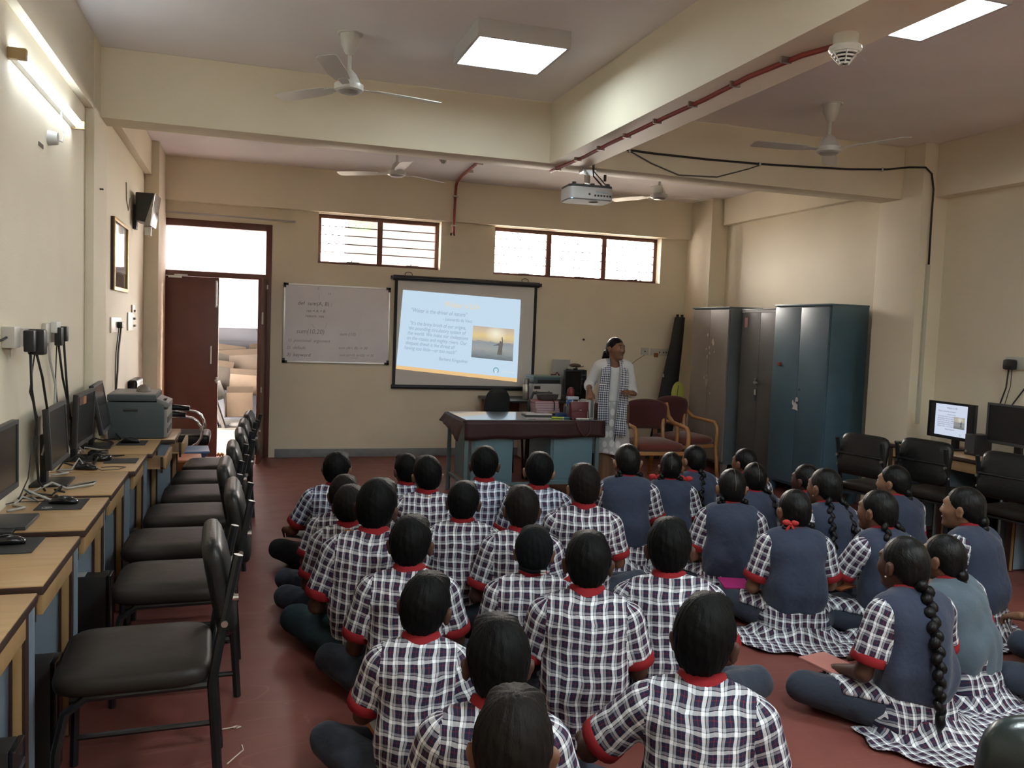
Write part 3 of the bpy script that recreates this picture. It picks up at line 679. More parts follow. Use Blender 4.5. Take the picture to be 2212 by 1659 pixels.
def photo_mat(name, s, grey=0.0):
    m, nt, b = new_mat(name); b.inputs['Base Color'].default_value = (.03, .03, .03, 1); b.inputs['Roughness'].default_value = .8
    tc = nt.nodes.new('ShaderNodeTexCoord'); sp = nt.nodes.new('ShaderNodeSeparateXYZ'); nt.links.new(tc.outputs['UV'], sp.inputs[0])
    cr = nt.nodes.new('ShaderNodeValToRGB'); e = cr.color_ramp.elements
    def st(p, c):
        g = sum(c) / 3; c = tuple(q * (1 - grey) + g * grey for q in c)
        return p, (*c, 1)
    e[0].position, e[0].color = st(0, (.16, .19, .21)); e[1].position, e[1].color = st(1, (.60, .50, .40))
    for p, c in ((.12, (.24, .28, .30)), (.3, (.38, .40, .38)), (.45, (.34, .38, .40)), (.52, (.30, .33, .36)), (.55, (.58, .50, .36)), (.72, (.85, .66, .30)), (.85, (.72, .58, .40))):
        q = e.new(p); q.position, q.color = st(p, c)
    n = nt.nodes.new('ShaderNodeTexNoise'); mp = nt.nodes.new('ShaderNodeMapping'); mp.inputs['Scale'].default_value = (3, 16, 1)
    nt.links.new(tc.outputs['UV'], mp.inputs[0]); nt.links.new(mp.outputs[0], n.inputs['Vector']); n.inputs['Scale'].default_value = 2
    ma = nt.nodes.new('ShaderNodeMath'); ma.operation = 'MULTIPLY_ADD'; ma.inputs[1].default_value = .22; nt.links.new(n.outputs['Fac'], ma.inputs[0])
    sb = nt.nodes.new('ShaderNodeMath'); sb.operation = 'SUBTRACT'; sb.inputs[1].default_value = .11; nt.links.new(sp.outputs['Y'], sb.inputs[0]); nt.links.new(sb.outputs[0], ma.inputs[2])
    nt.links.new(ma.outputs[0], cr.inputs[0])
    gd = nt.nodes.new('ShaderNodeVectorMath'); gd.operation = 'DISTANCE'; gd.inputs[1].default_value = (.56, .80, 0); nt.links.new(tc.outputs['UV'], gd.inputs[0])
    mr = nt.nodes.new('ShaderNodeMapRange'); mr.inputs[1].default_value = .02; mr.inputs[2].default_value = .28; mr.inputs[3].default_value = 1; mr.inputs[4].default_value = 0; nt.links.new(gd.outputs['Value'], mr.inputs[0])
    mx = nt.nodes.new('ShaderNodeMix'); mx.data_type = 'RGBA'; nt.links.new(mr.outputs[0], mx.inputs[0]); nt.links.new(cr.outputs[0], mx.inputs[6]); mx.inputs[7].default_value = (1.0, .95, .75, 1) if grey < .3 else (.9, .9, .85, 1)
    nt.links.new(mx.outputs[2], b.inputs['Emission Color']); b.inputs['Emission Strength'].default_value = s
    return m
def uv_patch(nm, m, corners, par):      # corners bl br tr tl
    me = bpy.data.meshes.new(nm); me.from_pydata([tuple(c) for c in corners], [], [(0, 1, 2, 3)]); me.materials.append(m)
    l = me.uv_layers.new(name='uv'); 
    for i, c in enumerate(((0, 0), (1, 0), (1, 1), (0, 1))): l.data[i].uv = c
    o = bpy.data.objects.new(nm, me); COL.objects.link(o); o.parent = par; return o
PH = (.60, .955, .245, .635)
uv_patch('beach_photo', photo_mat('slide photograph', S0), [Vector((q2(u, v)[0], -.001, q2(u, v)[1])) for u, v in ((PH[0], PH[2]), (PH[1], PH[2]), (PH[1], PH[3]), (PH[0], PH[3]))], SL)
SIL = lit('slide silhouette', (.16, .15, .14), S0)
def ph(u, v): return q2(PH[0] + (PH[1] - PH[0]) * u, PH[2] + (PH[3] - PH[2]) * v)
def poly(nm, m, pts, y, par, f): return MB().add([Vector((f(u, v)[0], y, f(u, v)[1])) for u, v in pts], [tuple(range(len(pts)))]).build(nm, m, par)
FIG = [(.61, .16), (.73, .16), (.73, .40), (.74, .50), (.735, .62), (.725, .68), (.72, .72), (.715, .74), (.70, .70), (.71, .60), (.70, .56), (.69, .60), (.665, .60), (.655, .53), (.58, .475), (.505, .455), (.51, .435), (.59, .445), (.64, .45), (.635, .40)]
poly('figure_silhouette', SIL, FIG, -.002, SL, ph)
def slide_text(txt, u, v, size, m, par, origin=q2, ysh=-.0015, shear=.18, sc=1.0, wd=1.0):
    p = origin(u, v); p2 = origin(min(u + .3, 1), v); d = Vector((p2[0] - p[0], 0, p2[1] - p[1]))
    T = frame_T((p[0], ysh, p[1]), d, Vector((0.02, 0, 1)) - d.normalized() * (Vector((0.02, 0, 1)).dot(d.normalized())))
    return text_mesh('slide_text', txt, size, m, par, T, shear, width=wd)
slide_text('Water is Life', .345, .835, .098, LTI, SL, shear=0, wd=.86)
slide_text('"Water is the driver of nature"', .075, .735, .070, LTX, SL, wd=.80)
slide_text('- Leonardo da Vinci', .345, .665, .058, LTX, SL, shear=0, wd=.80)
for k, t in enumerate(('"It\'s the briny broth of our origins,', 'the pounding circulatory system of', 'the world. We make our civilizations', 'on the coasts and mighty rivers. Our', 'deepest dread is the threat of', 'having too little—or too much"')):
    slide_text(t, .075 - (.005 * k), .575 - .063 * k, .064, LTX, SL, wd=.79)
slide_text('Barbara Kingsolver', .335, .165, .060, LTX, SL, shear=0, wd=.80)
cx, cz = q2(.815, .115)
MB().grid([[Vector((cx + q * cos(2 * pi * k / 28), -.0016, cz + q * 1.05 * sin(2 * pi * k / 28))) for k in range(29)] for q in (.026, .036)]).build('ring_logo', LGR, SL)
MB().add([Vector((cx + .018 * cos(a), -.0018, cz - .022 + .018 * sin(a))) for a in [2 * pi * k / 14 for k in range(14)]], [tuple(range(14))]).build('drop_logo', LWH, SL)
slide_text('project water', .865, .10, .040, lit('slide faint yellow', (.80, .84, .82), S0), SL, shear=0, wd=.8)

# ------------------------------------------------------------------ teacher's desk
TD = thing('teacher_desk', 'pale blue steel desk with a maroon cloth and glass top before the screen', 'desk', (2.6, 7.68, 0))
TB = mat('pale blue steel paint', (.115, .205, .255), .4); TB2 = mat('grey blue steel paint', (.10, .15, .165), .4)
MAR = mat('maroon rexine', (.040, .014, .015), .5, bump=.4, bscale=40, spec=.35)
X0, X1, Y0, Y1 = 1.915, 3.285, 7.31, 8.06
MB().box(X0, X1, Y0, Y1, .735, .757).build('top_board', TB2, TD, world=True)
MB().box(X0 + .012, X1 - .01, Y0 + .012, Y1 - .01, .7615, .768).build('glass_sheet', mat('desk glass', (.16, .18, .17), .03, spec=.9, coat=1.0), TD, world=True)
def cloth():
    m = MB(); t = .0022
    # top sheet + hanging skirts with gentle waves
    m.box(X0 - .002, X1 + .002, Y0 - .002, Y1 + .002, .757, .7612)
    def skirt(p0, p1, nrm, drop, seed, flare=.0):
        n = 24; G = []
        for j in range(6):
            R = []
            for i in range(n + 1):
                s_ = i / n; p = Vector(p0).lerp(Vector(p1), s_); d = drop(s_) * j / 5
                w = (.006 * sin(s_ * 13 + seed) + .004 * sin(s_ * 29 + seed * 2)) * (j / 5) + .004 + flare * (j / 5)
                R.append(p + Vector(nrm) * w + Vector((0, 0, -d)))
            G.append(R)
        m.grid(G)
    skirt((X0 - .002, Y0 - .003, .7612), (X1 + .002, Y0 - .003, .7612), (0, -1, 0), lambda s_: .172 - .02 * s_ + .006 * sin(s_ * 20), 1.0, .004)
    skirt((X1 + .003, Y0 - .003, .7612), (X1 + .003, Y1, .7612), (1, 0, 0), lambda s_: .15, 2.0, .006)
    skirt((X0 - .003, Y1, .7612), (X0 - .003, Y0 - .003, .7612), (-1, 0, 0), lambda s_: .08 + .11 * s_ ** 2, 3.0, .06)
    return m
cloth().build('desk_cloth', MAR, TD, world=True, smooth='auto', solid=.003)
def pedestal(x0, x1):
    p = MB().box(x0, x1, Y0 + .06, Y1 - .08, .17, .735).build('pedestal', TB, TD, world=True, bev=.004)
    MB().box(x0 + .03, x1 - .03, Y0 + .052, Y0 + .06, .21, .70).build('panel', TB, p, world=True, bev=.003)
    MB().box(x0, x0 + .02, Y0 + .05, Y0 + .06, .17, .735).build('edge_strip', TB2, p, world=True)
pedestal(2.0, 2.40); pedestal(2.77, 3.20)
for x in (X0 + .03, X1 - .05):
    for y in (Y0 + .04, Y1 - .06): MB().box(x - .018, x + .018, y - .018, y + .018, 0, .735).build('leg', TB2, TD, world=True, bev=.003)
MB().box(X0 + .02, X1 - .03, Y0 + .035, Y0 + .06, .155, .18).build('foot_rail', TB2, TD, world=True); MB().box(X0 + .02, X0 + .045, Y0 + .04, Y1 - .06, .155, .18).build('foot_rail', TB2, TD, world=True); MB().box(X1 - .06, X1 - .035, Y0 + .04, Y1 - .06, .155, .18).build('foot_rail', TB2, TD, world=True)
tag(MB().box(1.935, 1.985, 7.345, 7.352, .61, .655).build('paper_tag', mat('pale paper', (.6, .6, .58), .7)), 'scrap of white paper hanging under the left corner of the maroon cloth', 'paper')

# things on the teacher's desk
BKM = mat('pink book edges', (.42, .30, .33), .7, bump=.6, bscale=120); COV = [mat('rose cover', (.36, .05, .07), .5), mat('violet cover', (.22, .14, .20), .5), mat('pink cover', (.45, .27, .30), .5)]
zz = .768
for k in range(6):
    dx, a = random.uniform(-.012, .012), random.uniform(-.06, .06)
    o = thing('exercise_book', ['lowest', 'second lowest', 'third', 'fourth', 'second highest', 'topmost'][k] + ' pink exercise book of the pile under the black pouch', 'book', (2.86 + dx, 7.80, zz), a, 'pile of exercise books on the teacher desk')
    MB().box(-.12, .12, -.085, .085, .002, .021).build('pages', BKM, o, bev=.002); MB().box(-.123, .123, -.088, .088, .021, .0235).box(-.123, .123, -.088, .088, 0, .002).build('cover', COV[0] if k == 5 else COV[1 + k % 2], o)
    zz += .0238
o = thing('pouch', 'black zip pouch lying on top of the pile of exercise books', 'pouch', (2.87, 7.78, zz), .1)
MB().hexa([Vector(p) for p in ((-.085, -.05, 0), (.085, -.05, 0), (.085, .05, 0), (-.085, .05, 0), (-.115, -.06, .06), (.105, -.06, .06), (.10, .06, .065), (-.10, .06, .065))]).build('body', mat('dark brown nylon', (.045, .038, .035), .6), o, bev=.02, seg=3, smooth=True)
MB().tube([(-.10, -.062, .062), (0, -.066, .066), (.10, -.062, .062)], .003, 6).build('zip', DGR, o); MB().tube([(.03, -.06, .02), (.035, -.10, -.02), (.03, -.105, -.09)], .006, 6).build('strap', BLK, o)
o = thing('handbag', 'maroon handbag with a strap hanging over the front of the maroon cloth', 'bag', (3.06, 7.42, .768), .04)
BAG = mat('maroon leather', (.115, .018, .026), .42, bump=.2, bscale=120)
MB().hexa([Vector(p) for p in ((-.085, -.04, 0), (.08, -.04, 0), (.08, .04, 0), (-.085, .04, 0), (-.095, -.025, .165), (.09, -.025, .165), (.09, .025, .165), (-.095, .025, .165))]).build('body', BAG, o, bev=.012, seg=3, smooth=True)
MB().hexa([Vector(p) for p in ((-.09, -.045, .075), (.085, -.045, .075), (.085, -.037, .075), (-.09, -.037, .075), (-.096, -.03, .168), (.091, -.03, .168), (.091, -.02, .168), (-.096, -.02, .168))]).build('flap', BAG, o, bev=.004); MB().box(-.012, .012, -.049, -.044, .085, .092).build('clasp', BOLT, o)
MB().tube([(-.085, -.03, .02), (-.085, -.09, .0), (-.07, -.125, -.02), (-.05, -.138, -.09), (-.01, -.14, -.135), (.03, -.14, -.15), (.065, -.138, -.11), (.075, -.125, -.01), (.08, -.07, .02), (.082, -.035, .12)], .006, 8, sx=.6).build('strap', BAG, o, smooth=True)
o = thing('notebook', 'open white notebook on a black folder beside the pile of exercise books', 'notebook', (2.76, 7.72, .768), -.1)
MB().box(-.15, .15, -.10, .08, 0, .012).build('folder', BLK, o, bev=.003); MB().box(-.14, .12, -.085, .075, .012, .026).build('pages', mat('white paper', (.66, .62, .64), .7), o, bev=.002); MB().box(-.05, .06, -.02, -.012, .0265, .0285).build('pencil', BLK, o)
tag(MB().ell((2.885, 7.66, .803), (.04, .03, .012), 12, 6).build('duster_cloth', mat('khaki cloth', (.25, .19, .10), .8), smooth=True), 'crumpled khaki cloth lying on the open notebook', 'cloth')
tag(MB().box(2.90, 3.02, 7.62, 7.72, .768, .80).build('blue_box', mat('cobalt card', (.03, .06, .20), .5), bev=.003), 'small cobalt blue box left of the maroon handbag', 'box')
def pen(loc, rz, c, label, cap=None, L=.14):
    o = thing('marker_pen', label, 'pen', loc, rz, 'markers on the teacher desk')
    MB().cyl((-L / 2, 0, .009), (L / 2 - .03, 0, .009), .008, n=10).build('barrel', c, o, smooth='auto'); MB().cyl((L / 2 - .04, 0, .009), (L / 2, 0, .009), .0095, .008, n=10).build('cap', cap or c, o, smooth='auto')
    return o
pen((2.86, 7.45, .768), 2.6, mat('lime plastic', (.45, .58, .06), .4), 'lime green highlighter near the front edge of the glass', L=.11)
pen((2.95, 7.43, .768), 3.0, mat('teal plastic', (.06, .17, .20), .4), 'teal marker pen beside the lime highlighter', mat('ivory plastic', (.6, .6, .56), .4))
pen((3.08, 7.345, .768), 3.05, mat('ivory plastic', (.6, .6, .56), .4), 'white marker pen in front of the maroon handbag')
o = thing('file_box', 'clear acrylic file holder between the handbag and the teacher', 'file holder', (3.20, 7.55, .768))
AC = mat('smoky acrylic', (.36, .40, .39), .15, spec=.8)
MB().box(-.045, .04, -.09, .09, 0, .17).build('holder', AC, o, bev=.004); MB().box(-.03, .0, -.095, .085, .01, .175).build('file', mat('pale green file', (.38, .45, .42), .6), o); MB().box(.0, .03, -.093, .085, .01, .172).build('file', mat('dark file', (.10, .11, .11), .6), o)
o = thing('pen_holder', 'small caddy crowded with pens and a blue tape roll under the teacher hand', 'pen holder', (3.13, 7.78, .768))
MB().box(-.07, .07, -.045, .045, 0, .09).build('tray', mat('grey caddy plastic', (.16, .14, .14), .5), o, bev=.006)
for k in range(7):
    c = [mat('ivory plastic', (.6, .6, .56), .4), mat('pen blue', (.04, .13, .36), .4), mat('pen red', (.4, .03, .03), .4)][k % 3]
    MB().cyl((-.055 + .018 * k, .01 * (k % 3 - 1), .02), (-.06 + .021 * k, .02 * (k % 3 - 1), .15 + .01 * (k % 2)), .006, n=8).build('pen', c, o)
MB().lathe([(.018, 0), (.03, 0), (.03, .02), (.018, .02)], 16, T=Matrix.Translation((-.045, -.05, .13)) @ Matrix.Rotation(pi / 2, 4, 'X')).build('tape_roll', mat('pen blue', (.04, .13, .36), .4), o)
MB().box(-.05, .07, -.02, .03, .155, .185).build('label_box', mat('blue white label', (.45, .52, .62), .5), o, bev=.003)
tag(MB().lathe([(.034, 0), (.036, .03), (.034, .075), (.02, .095), (.0, .10)], 18, T=Matrix.Translation((3.15, 7.86, .94))).build('domed_lid', mat('red plastic dome', (.17, .012, .018), .4), smooth='auto'), 'red domed lid standing on the pen caddy', 'lid')

# second table with printer, monitor and flask by the front wall
T2 = thing('side_table', 'dark table behind the teacher desk carrying the white printer', 'table', (3.35, 9.72, 0))
DT = mat('black table laminate', (.020, .020, .021), .35); OW = wood_material('brown table wood', (.20, .12, .06), (.27, .17, .09), (6, 6, 1.2), .5)
MB().box(2.80, 3.95, 9.38, 10.08, .735, .76).build('tabletop', DT, T2, world=True, bev=.004)
for x in (2.85, 3.88):
    for y in (9.43, 10.0): MB().box(x - .03, x + .03, y - .03, y + .03, 0, .735).build('leg', OW, T2, world=True)
MB().box(2.85, 3.88, 9.99, 10.02, .40, .735).build('back_panel', OW, T2, world=True); MB().box(2.88, 3.86, 9.44, 9.46, .30, .34).build('foot_rail', OW, T2, world=True)
tag(MB().box(3.30, 3.36, 9.42, 9.95, .02, .70).build('white_board_sheet', mat('white laminate sheet', (.55, .53, .50), .5)), 'white sheet standing on end beneath the side table', 'sheet')
P2 = thing('printer', 'small white and teal laser printer on the dark side table', 'printer', (3.52, 9.72, .76))
PW = mat('ivory printer plastic', (.52, .52, .51), .45); PT = mat('teal printer plastic', (.075, .125, .15), .4); PT2 = mat('pale teal lid', (.17, .27, .27), .4)
MB().box(-.185, .185, -.16, .16, .006, .19).build('body', PW, P2, bev=.008); MB().box(-.175, .175, -.155, .15, .195, .275).build('scanner', PT, P2, bev=.006); MB().box(-.18, .18, -.16, .155, .272, .288).build('lid', PT2, P2, bev=.004)
MB().box(-.12, .16, -.164, -.15, .205, .245).build('output_slot', BLK, P2, bev=.003); MB().box(-.165, -.09, -.166, -.155, .13, .165).build('display', BLKG, P2); MB().box(-.18, .18, -.165, -.155, .178, .192).build('front_trim', mat('light trim', (.7, .7, .69), .4), P2); MB().box(.02, .03, -.163, -.158, .01, .11).build('slot', DGR, P2); MB().box(-.14, -.125, -.163, -.158, .08, .105).build('badge', BLK, P2); MB().box(-.12, -.08, -.163, -.158, .03, .09).build('label_sticker', mat('grey label', (.42, .41, .40), .6), P2)
tag(MB().tube([(3.60, 9.66, 1.06), (3.66, 9.66, 1.065), (3.68, 9.66, 1.09), (3.70, 9.66, 1.07), (3.71, 9.66, 1.05)], .008, 6).build('red_clip', mat('dark red plastic', (.18, .02, .02), .4)), 'dark red cable loop lying on the white printer', 'cable')
fl = thing('steel_flask', 'steel flask standing left of the white printer', 'flask', (3.265, 9.60, .76))
MB().lathe([(.036, 0), (.04, .01), (.04, .16), (.034, .175), (.034, .185)], 18).build('body', STEEL, fl, smooth='auto'); MB().lathe([(.037, .185), (.038, .24), (.03, .255), (.0, .258)], 18).build('cup', mat('dark steel', (.25, .25, .26), .3, 1.0), fl, smooth='auto')
m2, T_ = monitor((3.83, 9.55, .76), radians(-75), .26, .30, .22, 'small black monitor right of the white printer on the side table')
MB().ell((.02, .05, .385), (.02, .018, .022), 10, 8).build('webcam', BLK, m2, smooth=True); MB().ell((.03, .01, .38), (.014, .014, .014), 10, 8).build('webcam_lens', BLKG, m2, smooth=True)
tw = tower((3.955, 9.72, .76), radians(-90), 'black computer tower standing on the side table behind the small monitor', .16, .30, .37, sticker=False, group=None)
tag(MB().box(3.72, 3.95, 9.92, 9.935, .77, 1.24).build('card_sheet', mat('grey card', (.42, .42, .42), .7)), 'pale grey card leaning on the wall behind the small monitor', 'card')
o = thing('cloth_bundle', 'white and brown folded pieces on top of the black tower', 'bundle', (3.95, 9.72, 1.13))
MB().box(-.07, .08, -.10, .10, 0, .03).build('folded_sheet', mat('cream fabric', (.55, .50, .42), .8), o, bev=.01); MB().ell((-.02, -.02, .05), (.075, .08, .025), 12, 6).build('folded_sheet', mat('brown fabric', (.12, .08, .05), .8), o, smooth=True); MB().ell((.06, .0, .045), (.04, .06, .018), 12, 6).build('folded_sheet', mat('cream fabric', (.55, .50, .42), .8), o, smooth=True)
# chairs behind the teacher desk
o = thing('teacher_chair', 'black chair with a rounded back behind the maroon covered desk', 'chair', (2.70, 8.72, 0), radians(180))
Tb = Matrix.Translation((0, -.20, .72)) @ Matrix.Rotation(radians(-8), 4, 'X') @ Matrix.Rotation(pi / 2, 4, 'X')
rg = [[Tb @ Vector((.15 * (1.0 if abs(c) < 2 else 1) * (abs(cos(a)) ** .7) * (1 if cos(a) > 0 else -1) * k, .225 * (abs(sin(a)) ** .8) * (1 if sin(a) > 0 else -1) * k, z)) for a in [2 * pi * i / 32 for i in range(32)] for c in (0,)] for k, z in ((.8, -.03), (.97, -.02), (1, 0), (.97, .02), (.8, .03))]
MB().loft(rg).build('backrest', mat('black mesh fabric', (.012, .014, .017), .8), o, smooth=True); MB().box(-.055, .035, -.235, -.228, .58, .588).build('handle', CHROME, o)
T = Matrix.Translation((0, .04, .46)); MB().loft([[T @ p for p in r] for r in pillow(.42, .42, .08)]).build('seat', MATS['black mesh fabric'], o, smooth=True)
for sx in (-1, 1):
    for sy in (-1, 1): MB().cyl((sx * .17, .04 + sy * .17, .44), (sx * .19, .04 + sy * .19, 0), .014, n=8).build('leg', FRM, o)
o = thing('teacher_chair', 'black framed chair with a maroon seat cushion beside the pile of books', 'chair', (3.14, 8.62, 0), radians(165))
MB().tube([(-.14, -.12, .5), (-.15, -.18, .78), (-.10, -.2, .9), (.10, -.2, .9), (.15, -.18, .78), (.14, -.12, .5)], .018, 8).build('back_frame', FRM, o, smooth=True); MB().ell((0, -.175, .70), (.11, .03, .14), 16, 10).build('cushion', mat('maroon fabric', (.10, .014, .02), .8), o, smooth=True)
MB().loft([[T @ p for p in r] for r in pillow(.38, .40, .07)]).build('seat', MATS['maroon fabric'], o, smooth=True)
for sx in (-1, 1):
    for sy in (-1, 1): MB().cyl((sx * .16, .04 + sy * .17, .44), (sx * .17, .04 + sy * .18, 0), .014, n=8).build('leg', FRM, o)
    MB().tube([(sx * .17, -.16, .62), (sx * .21, .0, .66), (sx * .21, .14, .63), (sx * .19, .17, .46)], .013, 8).build('arm', FRM, o, smooth=True)
# ================================================================== steel cupboards along the right wall
def scuffed(name, col, rough, dark=.75):
    m, nt, b = new_mat(name)
    tc = nt.nodes.new('ShaderNodeTexCoord')
    n = nt.nodes.new('ShaderNodeTexNoise'); n.inputs['Scale'].default_value = 2.0; n.inputs['Detail'].default_value = 6
    nt.links.new(tc.outputs['Object'], n.inputs['Vector'])
    cr = nt.nodes.new('ShaderNodeValToRGB'); cr.color_ramp.elements[0].position = .3; cr.color_ramp.elements[0].color = (*[c * dark for c in col], 1)
    cr.color_ramp.elements[1].position = .7; cr.color_ramp.elements[1].color = (*col, 1)
    nt.links.new(n.outputs['Fac'], cr.inputs[0]); nt.links.new(cr.outputs[0], b.inputs['Base Color'])
    b.inputs['Roughness'].default_value = rough; MATS[name] = m
    return m
C1 = scuffed('blue cupboard paint', (.075, .145, .195), .34); C2 = scuffed('charcoal cupboard paint', (.125, .125, .125), .38); C3 = scuffed('beige grey cupboard paint', (.30, .27, .25), .38)
CWH = mat('chipped white patch', (.62, .60, .60), .6)
def cupboard(y0, y1, xf, z1, m, label, side=None, z0=.11):
    xb = 5.80; side = side or m
    o = thing('steel_cupboard', label, 'cupboard', ((xf + xb) / 2, (y0 + y1) / 2, 0), group='steel cupboards by the right wall')
    MB().box(xf + .02, xb, y0, y1, z0, z1).build('body', side, o, world=True, bev=.004)
    MB().box(xf - .004, xb, y0 - .004, y1 + .004, z1 - .012, z1 + .006).build('top_rim', side, o, world=True, bev=.003)
    ym = (y0 + y1) / 2
    for a, b in ((y0 + .012, ym - .002), (ym + .002, y1 - .012)):
        MB().box(xf, xf + .021, a, b, z0 + .03, z1 - .03).build('door', m, o, world=True, bev=.003)
    for y in (y0 + .04, y1 - .04):
        for x in (xf + .05, xb - .05):
            MB().hexa([Vector(p) for p in ((x - .02, y - .03, 0), (x + .02, y - .03, 0), (x + .02, y + .03, 0), (x - .02, y + .03, 0), (x - .03, y - .04, z0), (x + .03, y - .04, z0), (x + .03, y + .04, z0), (x - .03, y + .04, z0))]).build('foot', m, o, world=True)
    return o, ym
def flake(par, x, y, z, r, n=9, seed=0, m=None, asp=1.0):
    rr = random.Random(seed); P = []
    for k in range(n):
        a = 2 * pi * k / n; q = r * rr.uniform(.55, 1.15); P.append(Vector((x, y + q * cos(a), z + q * asp * sin(a))))
    MB().add(P, [tuple(range(n))]).build('paint_chip', m or CWH, par, world=True)
cb, ym = cupboard(6.775, 7.66, 5.35, 1.955, C1, 'tall blue steel cupboard with a white paper scrap, nearest of three')
flake(cb, 5.347, ym - .0, .93, .055, 11, 3); flake(cb, 5.347, ym - .01, .985, .025, 7, 5, asp=1.6); flake(cb, 5.347, ym + .045, .96, .018, 7, 6, asp=1.8); flake(cb, 5.347, ym - .045, 1.10, .016, 7, 8, DGR)
MB().box(5.33, 5.352, 7.50, 7.545, 1.325, 1.36).build('red_latch', mat('red latch plastic', (.25, .03, .025), .4), cb, world=True, bev=.003)
cb2, ym = cupboard(7.72, 8.46, 5.47, 1.925, C2, 'charcoal steel cupboard with a key in its handle, between two others')
MB().box(5.466, 5.49, 7.73, 8.45, 1.89, 1.915).build('white_rim', mat('dull white rim', (.42, .42, .42), .5), cb2, world=True)
MB().box(5.464, 5.468, 8.33, 8.39, 1.72, 1.83).build('paper_sticker', mat('pink paper', (.45, .27, .24), .7), cb2, world=True)
h = MB().cyl((5.47, ym + .0, 1.11), (5.44, ym, 1.11), .022, n=14).box(5.425, 5.44, ym - .07, ym + .012, 1.10, 1.12).build('handle', STEEL, cb2, world=True)
MB().cyl((5.47, ym + .02, 1.145), (5.455, ym + .02, 1.145), .012, n=10).build('keyhole', STEEL, cb2, world=True); MB().box(5.455, 5.462, ym + .0, ym + .028, .97, 1.03).build('key_fob', mat('ivory plastic', (.6, .6, .56), .4), cb2, world=True); MB().box(5.456, 5.461, ym + .005, ym + .022, .90, .96).build('key', mat('blue key tag', (.06, .08, .18), .5), cb2, world=True)
cb3, ym = cupboard(8.535, 9.37, 5.35, 1.95, C3, 'beige grey steel cupboard with chipped paint, farthest of three', scuffed('grey blue cupboard side', (.15, .18, .20), .4))
for k, (dy, z, r, a) in enumerate(((.03, 1.62, .016, 1.3), (.05, 1.45, .02, .5), (-.02, 1.47, .016, 1.6), (-.10, 1.53, .03, 1.5), (-.135, 1.42, .012, 1), (-.03, 1.40, .012, 1.8), (.02, 1.36, .014, 2), (-.08, .92, .012, 1.4))): flake(cb3, 5.347, ym + dy, z, r, 8, 20 + k, asp=a)
MB().lathe([(.001, 0), (.032, .0), (.032, .006), (.0, .008)], 18, T=Matrix.Translation((5.35, ym - .0, 1.07)) @ Matrix.Rotation(-pi / 2, 4, 'Y') @ Matrix.Diagonal((2.3, 1, 1, 1))).build('handle_plate', mat('dull nickel', (.42, .40, .38), .35, .8), cb3, world=True)
MB().box(5.31, 5.342, ym - .012, ym + .012, 1.09, 1.12).build('handle', STEEL, cb3, world=True)

# black rolled banner leaning in the corner, lime cloth on the chair
bn = thing('rolled_cover', 'long black cloth cover leaning in the corner left of the beige cupboard', 'cover', (5.30, 9.55, 0), 0)
MB().loft([[Vector((c[0] + w_ * cos(a) * .5, c[1] + .07 * sin(a), z)) for a in [2 * pi * q / 14 for q in range(14)]] for c, w_, z in (((5.08, 9.62), .34, .02), ((5.18, 9.68), .30, .45), ((5.30, 9.78), .24, 1.0), ((5.42, 9.88), .17, 1.5), ((5.48, 9.93), .13, 1.84))]).build('cover', mat('black nylon cover', (.010, .012, .014), .7), bn, world=True, smooth='auto')
for dx in (-.03, .035): MB().cyl((5.48 + dx, 9.94, 1.82), (5.48 + dx, 9.94, 1.875), .018, n=10).build('pole_end', BLK, bn, world=True)
MB().box(5.13, 5.142, 9.66, 9.672, 1.06, 1.10).build('white_tag', CWH, bn, world=True)

# ------------------------------------------------------------------ red arm chairs
TEAK = wood_material('bent beech wood', (.36, .165, .055), (.46, .23, .085), (2, 2, 9), .35, .3)
RUST = mat('rust red upholstery', (.135, .028, .018), .85, bump=.25, bscale=250, sheen=.3); RUSTD = mat('dark red upholstery', (.075, .015, .015), .85, bump=.25, bscale=250, sheen=.2)
def arm_chair(label, loc, rz):
    o = thing('arm_chair', label, 'chair', loc, rz, 'red upholstered arm chairs')
    T = Matrix.Translation((0, .02, .44)); MB().loft([[T @ p for p in r] for r in pillow(.54, .52, .10, edge=.5, puff=.02)]).build('seat', RUST, o, smooth=True)
    G = []
    Tb = Matrix.Translation((0, -.24, .72)) @ Matrix.Rotation(radians(-10), 4, 'X') @ Matrix.Rotation(pi / 2, 4, 'X')
    rg = []
    for r in pillow(.50, .30, .075, edge=.5):
        rg.append([Tb @ Vector((p.x, p.y + .04 * (1 - (p.x / .25) ** 2) * (1 if p.y > 0 else .2), p.z - .35 * p.x * p.x)) for p in r])
    MB().loft(rg).build('backrest', RUSTD, o, smooth=True)
    for s in (-1, 1):
        x = s * .29
        MB().tube([(x, .30, 0), (x, .275, .22), (x, .25, .36), (x, .265, .52), (x, .255, .60), (x, .21, .64), (x, .0, .655), (x, -.14, .665), (x * .95, -.22, .72), (x * .9, -.27, .86)], .021, 8, sx=1.1).build('arm_frame', TEAK, o, smooth=True)
        MB().tube([(s * .20, -.22, .86), (s * .215, -.20, .42), (s * .23, -.26, 0)], .023, 8).build('leg', TEAK, o, smooth=True)
    MB().box(-.26, .26, .22, .25, .36, .40).build('front_rail', TEAK, o, bev=.004)
    return o
arm_chair('rust red arm chair right behind the teacher, nearer of two', (4.13, 7.95, 0), radians(176))
arm_chair('rust red arm chair in front of the beige cupboard, farther of two', (4.74, 8.42, 0), radians(192))
lm = thing('lime_bag', 'lime yellow bag hung behind the farther red arm chair', 'bag', (4.88, 8.80, .80))
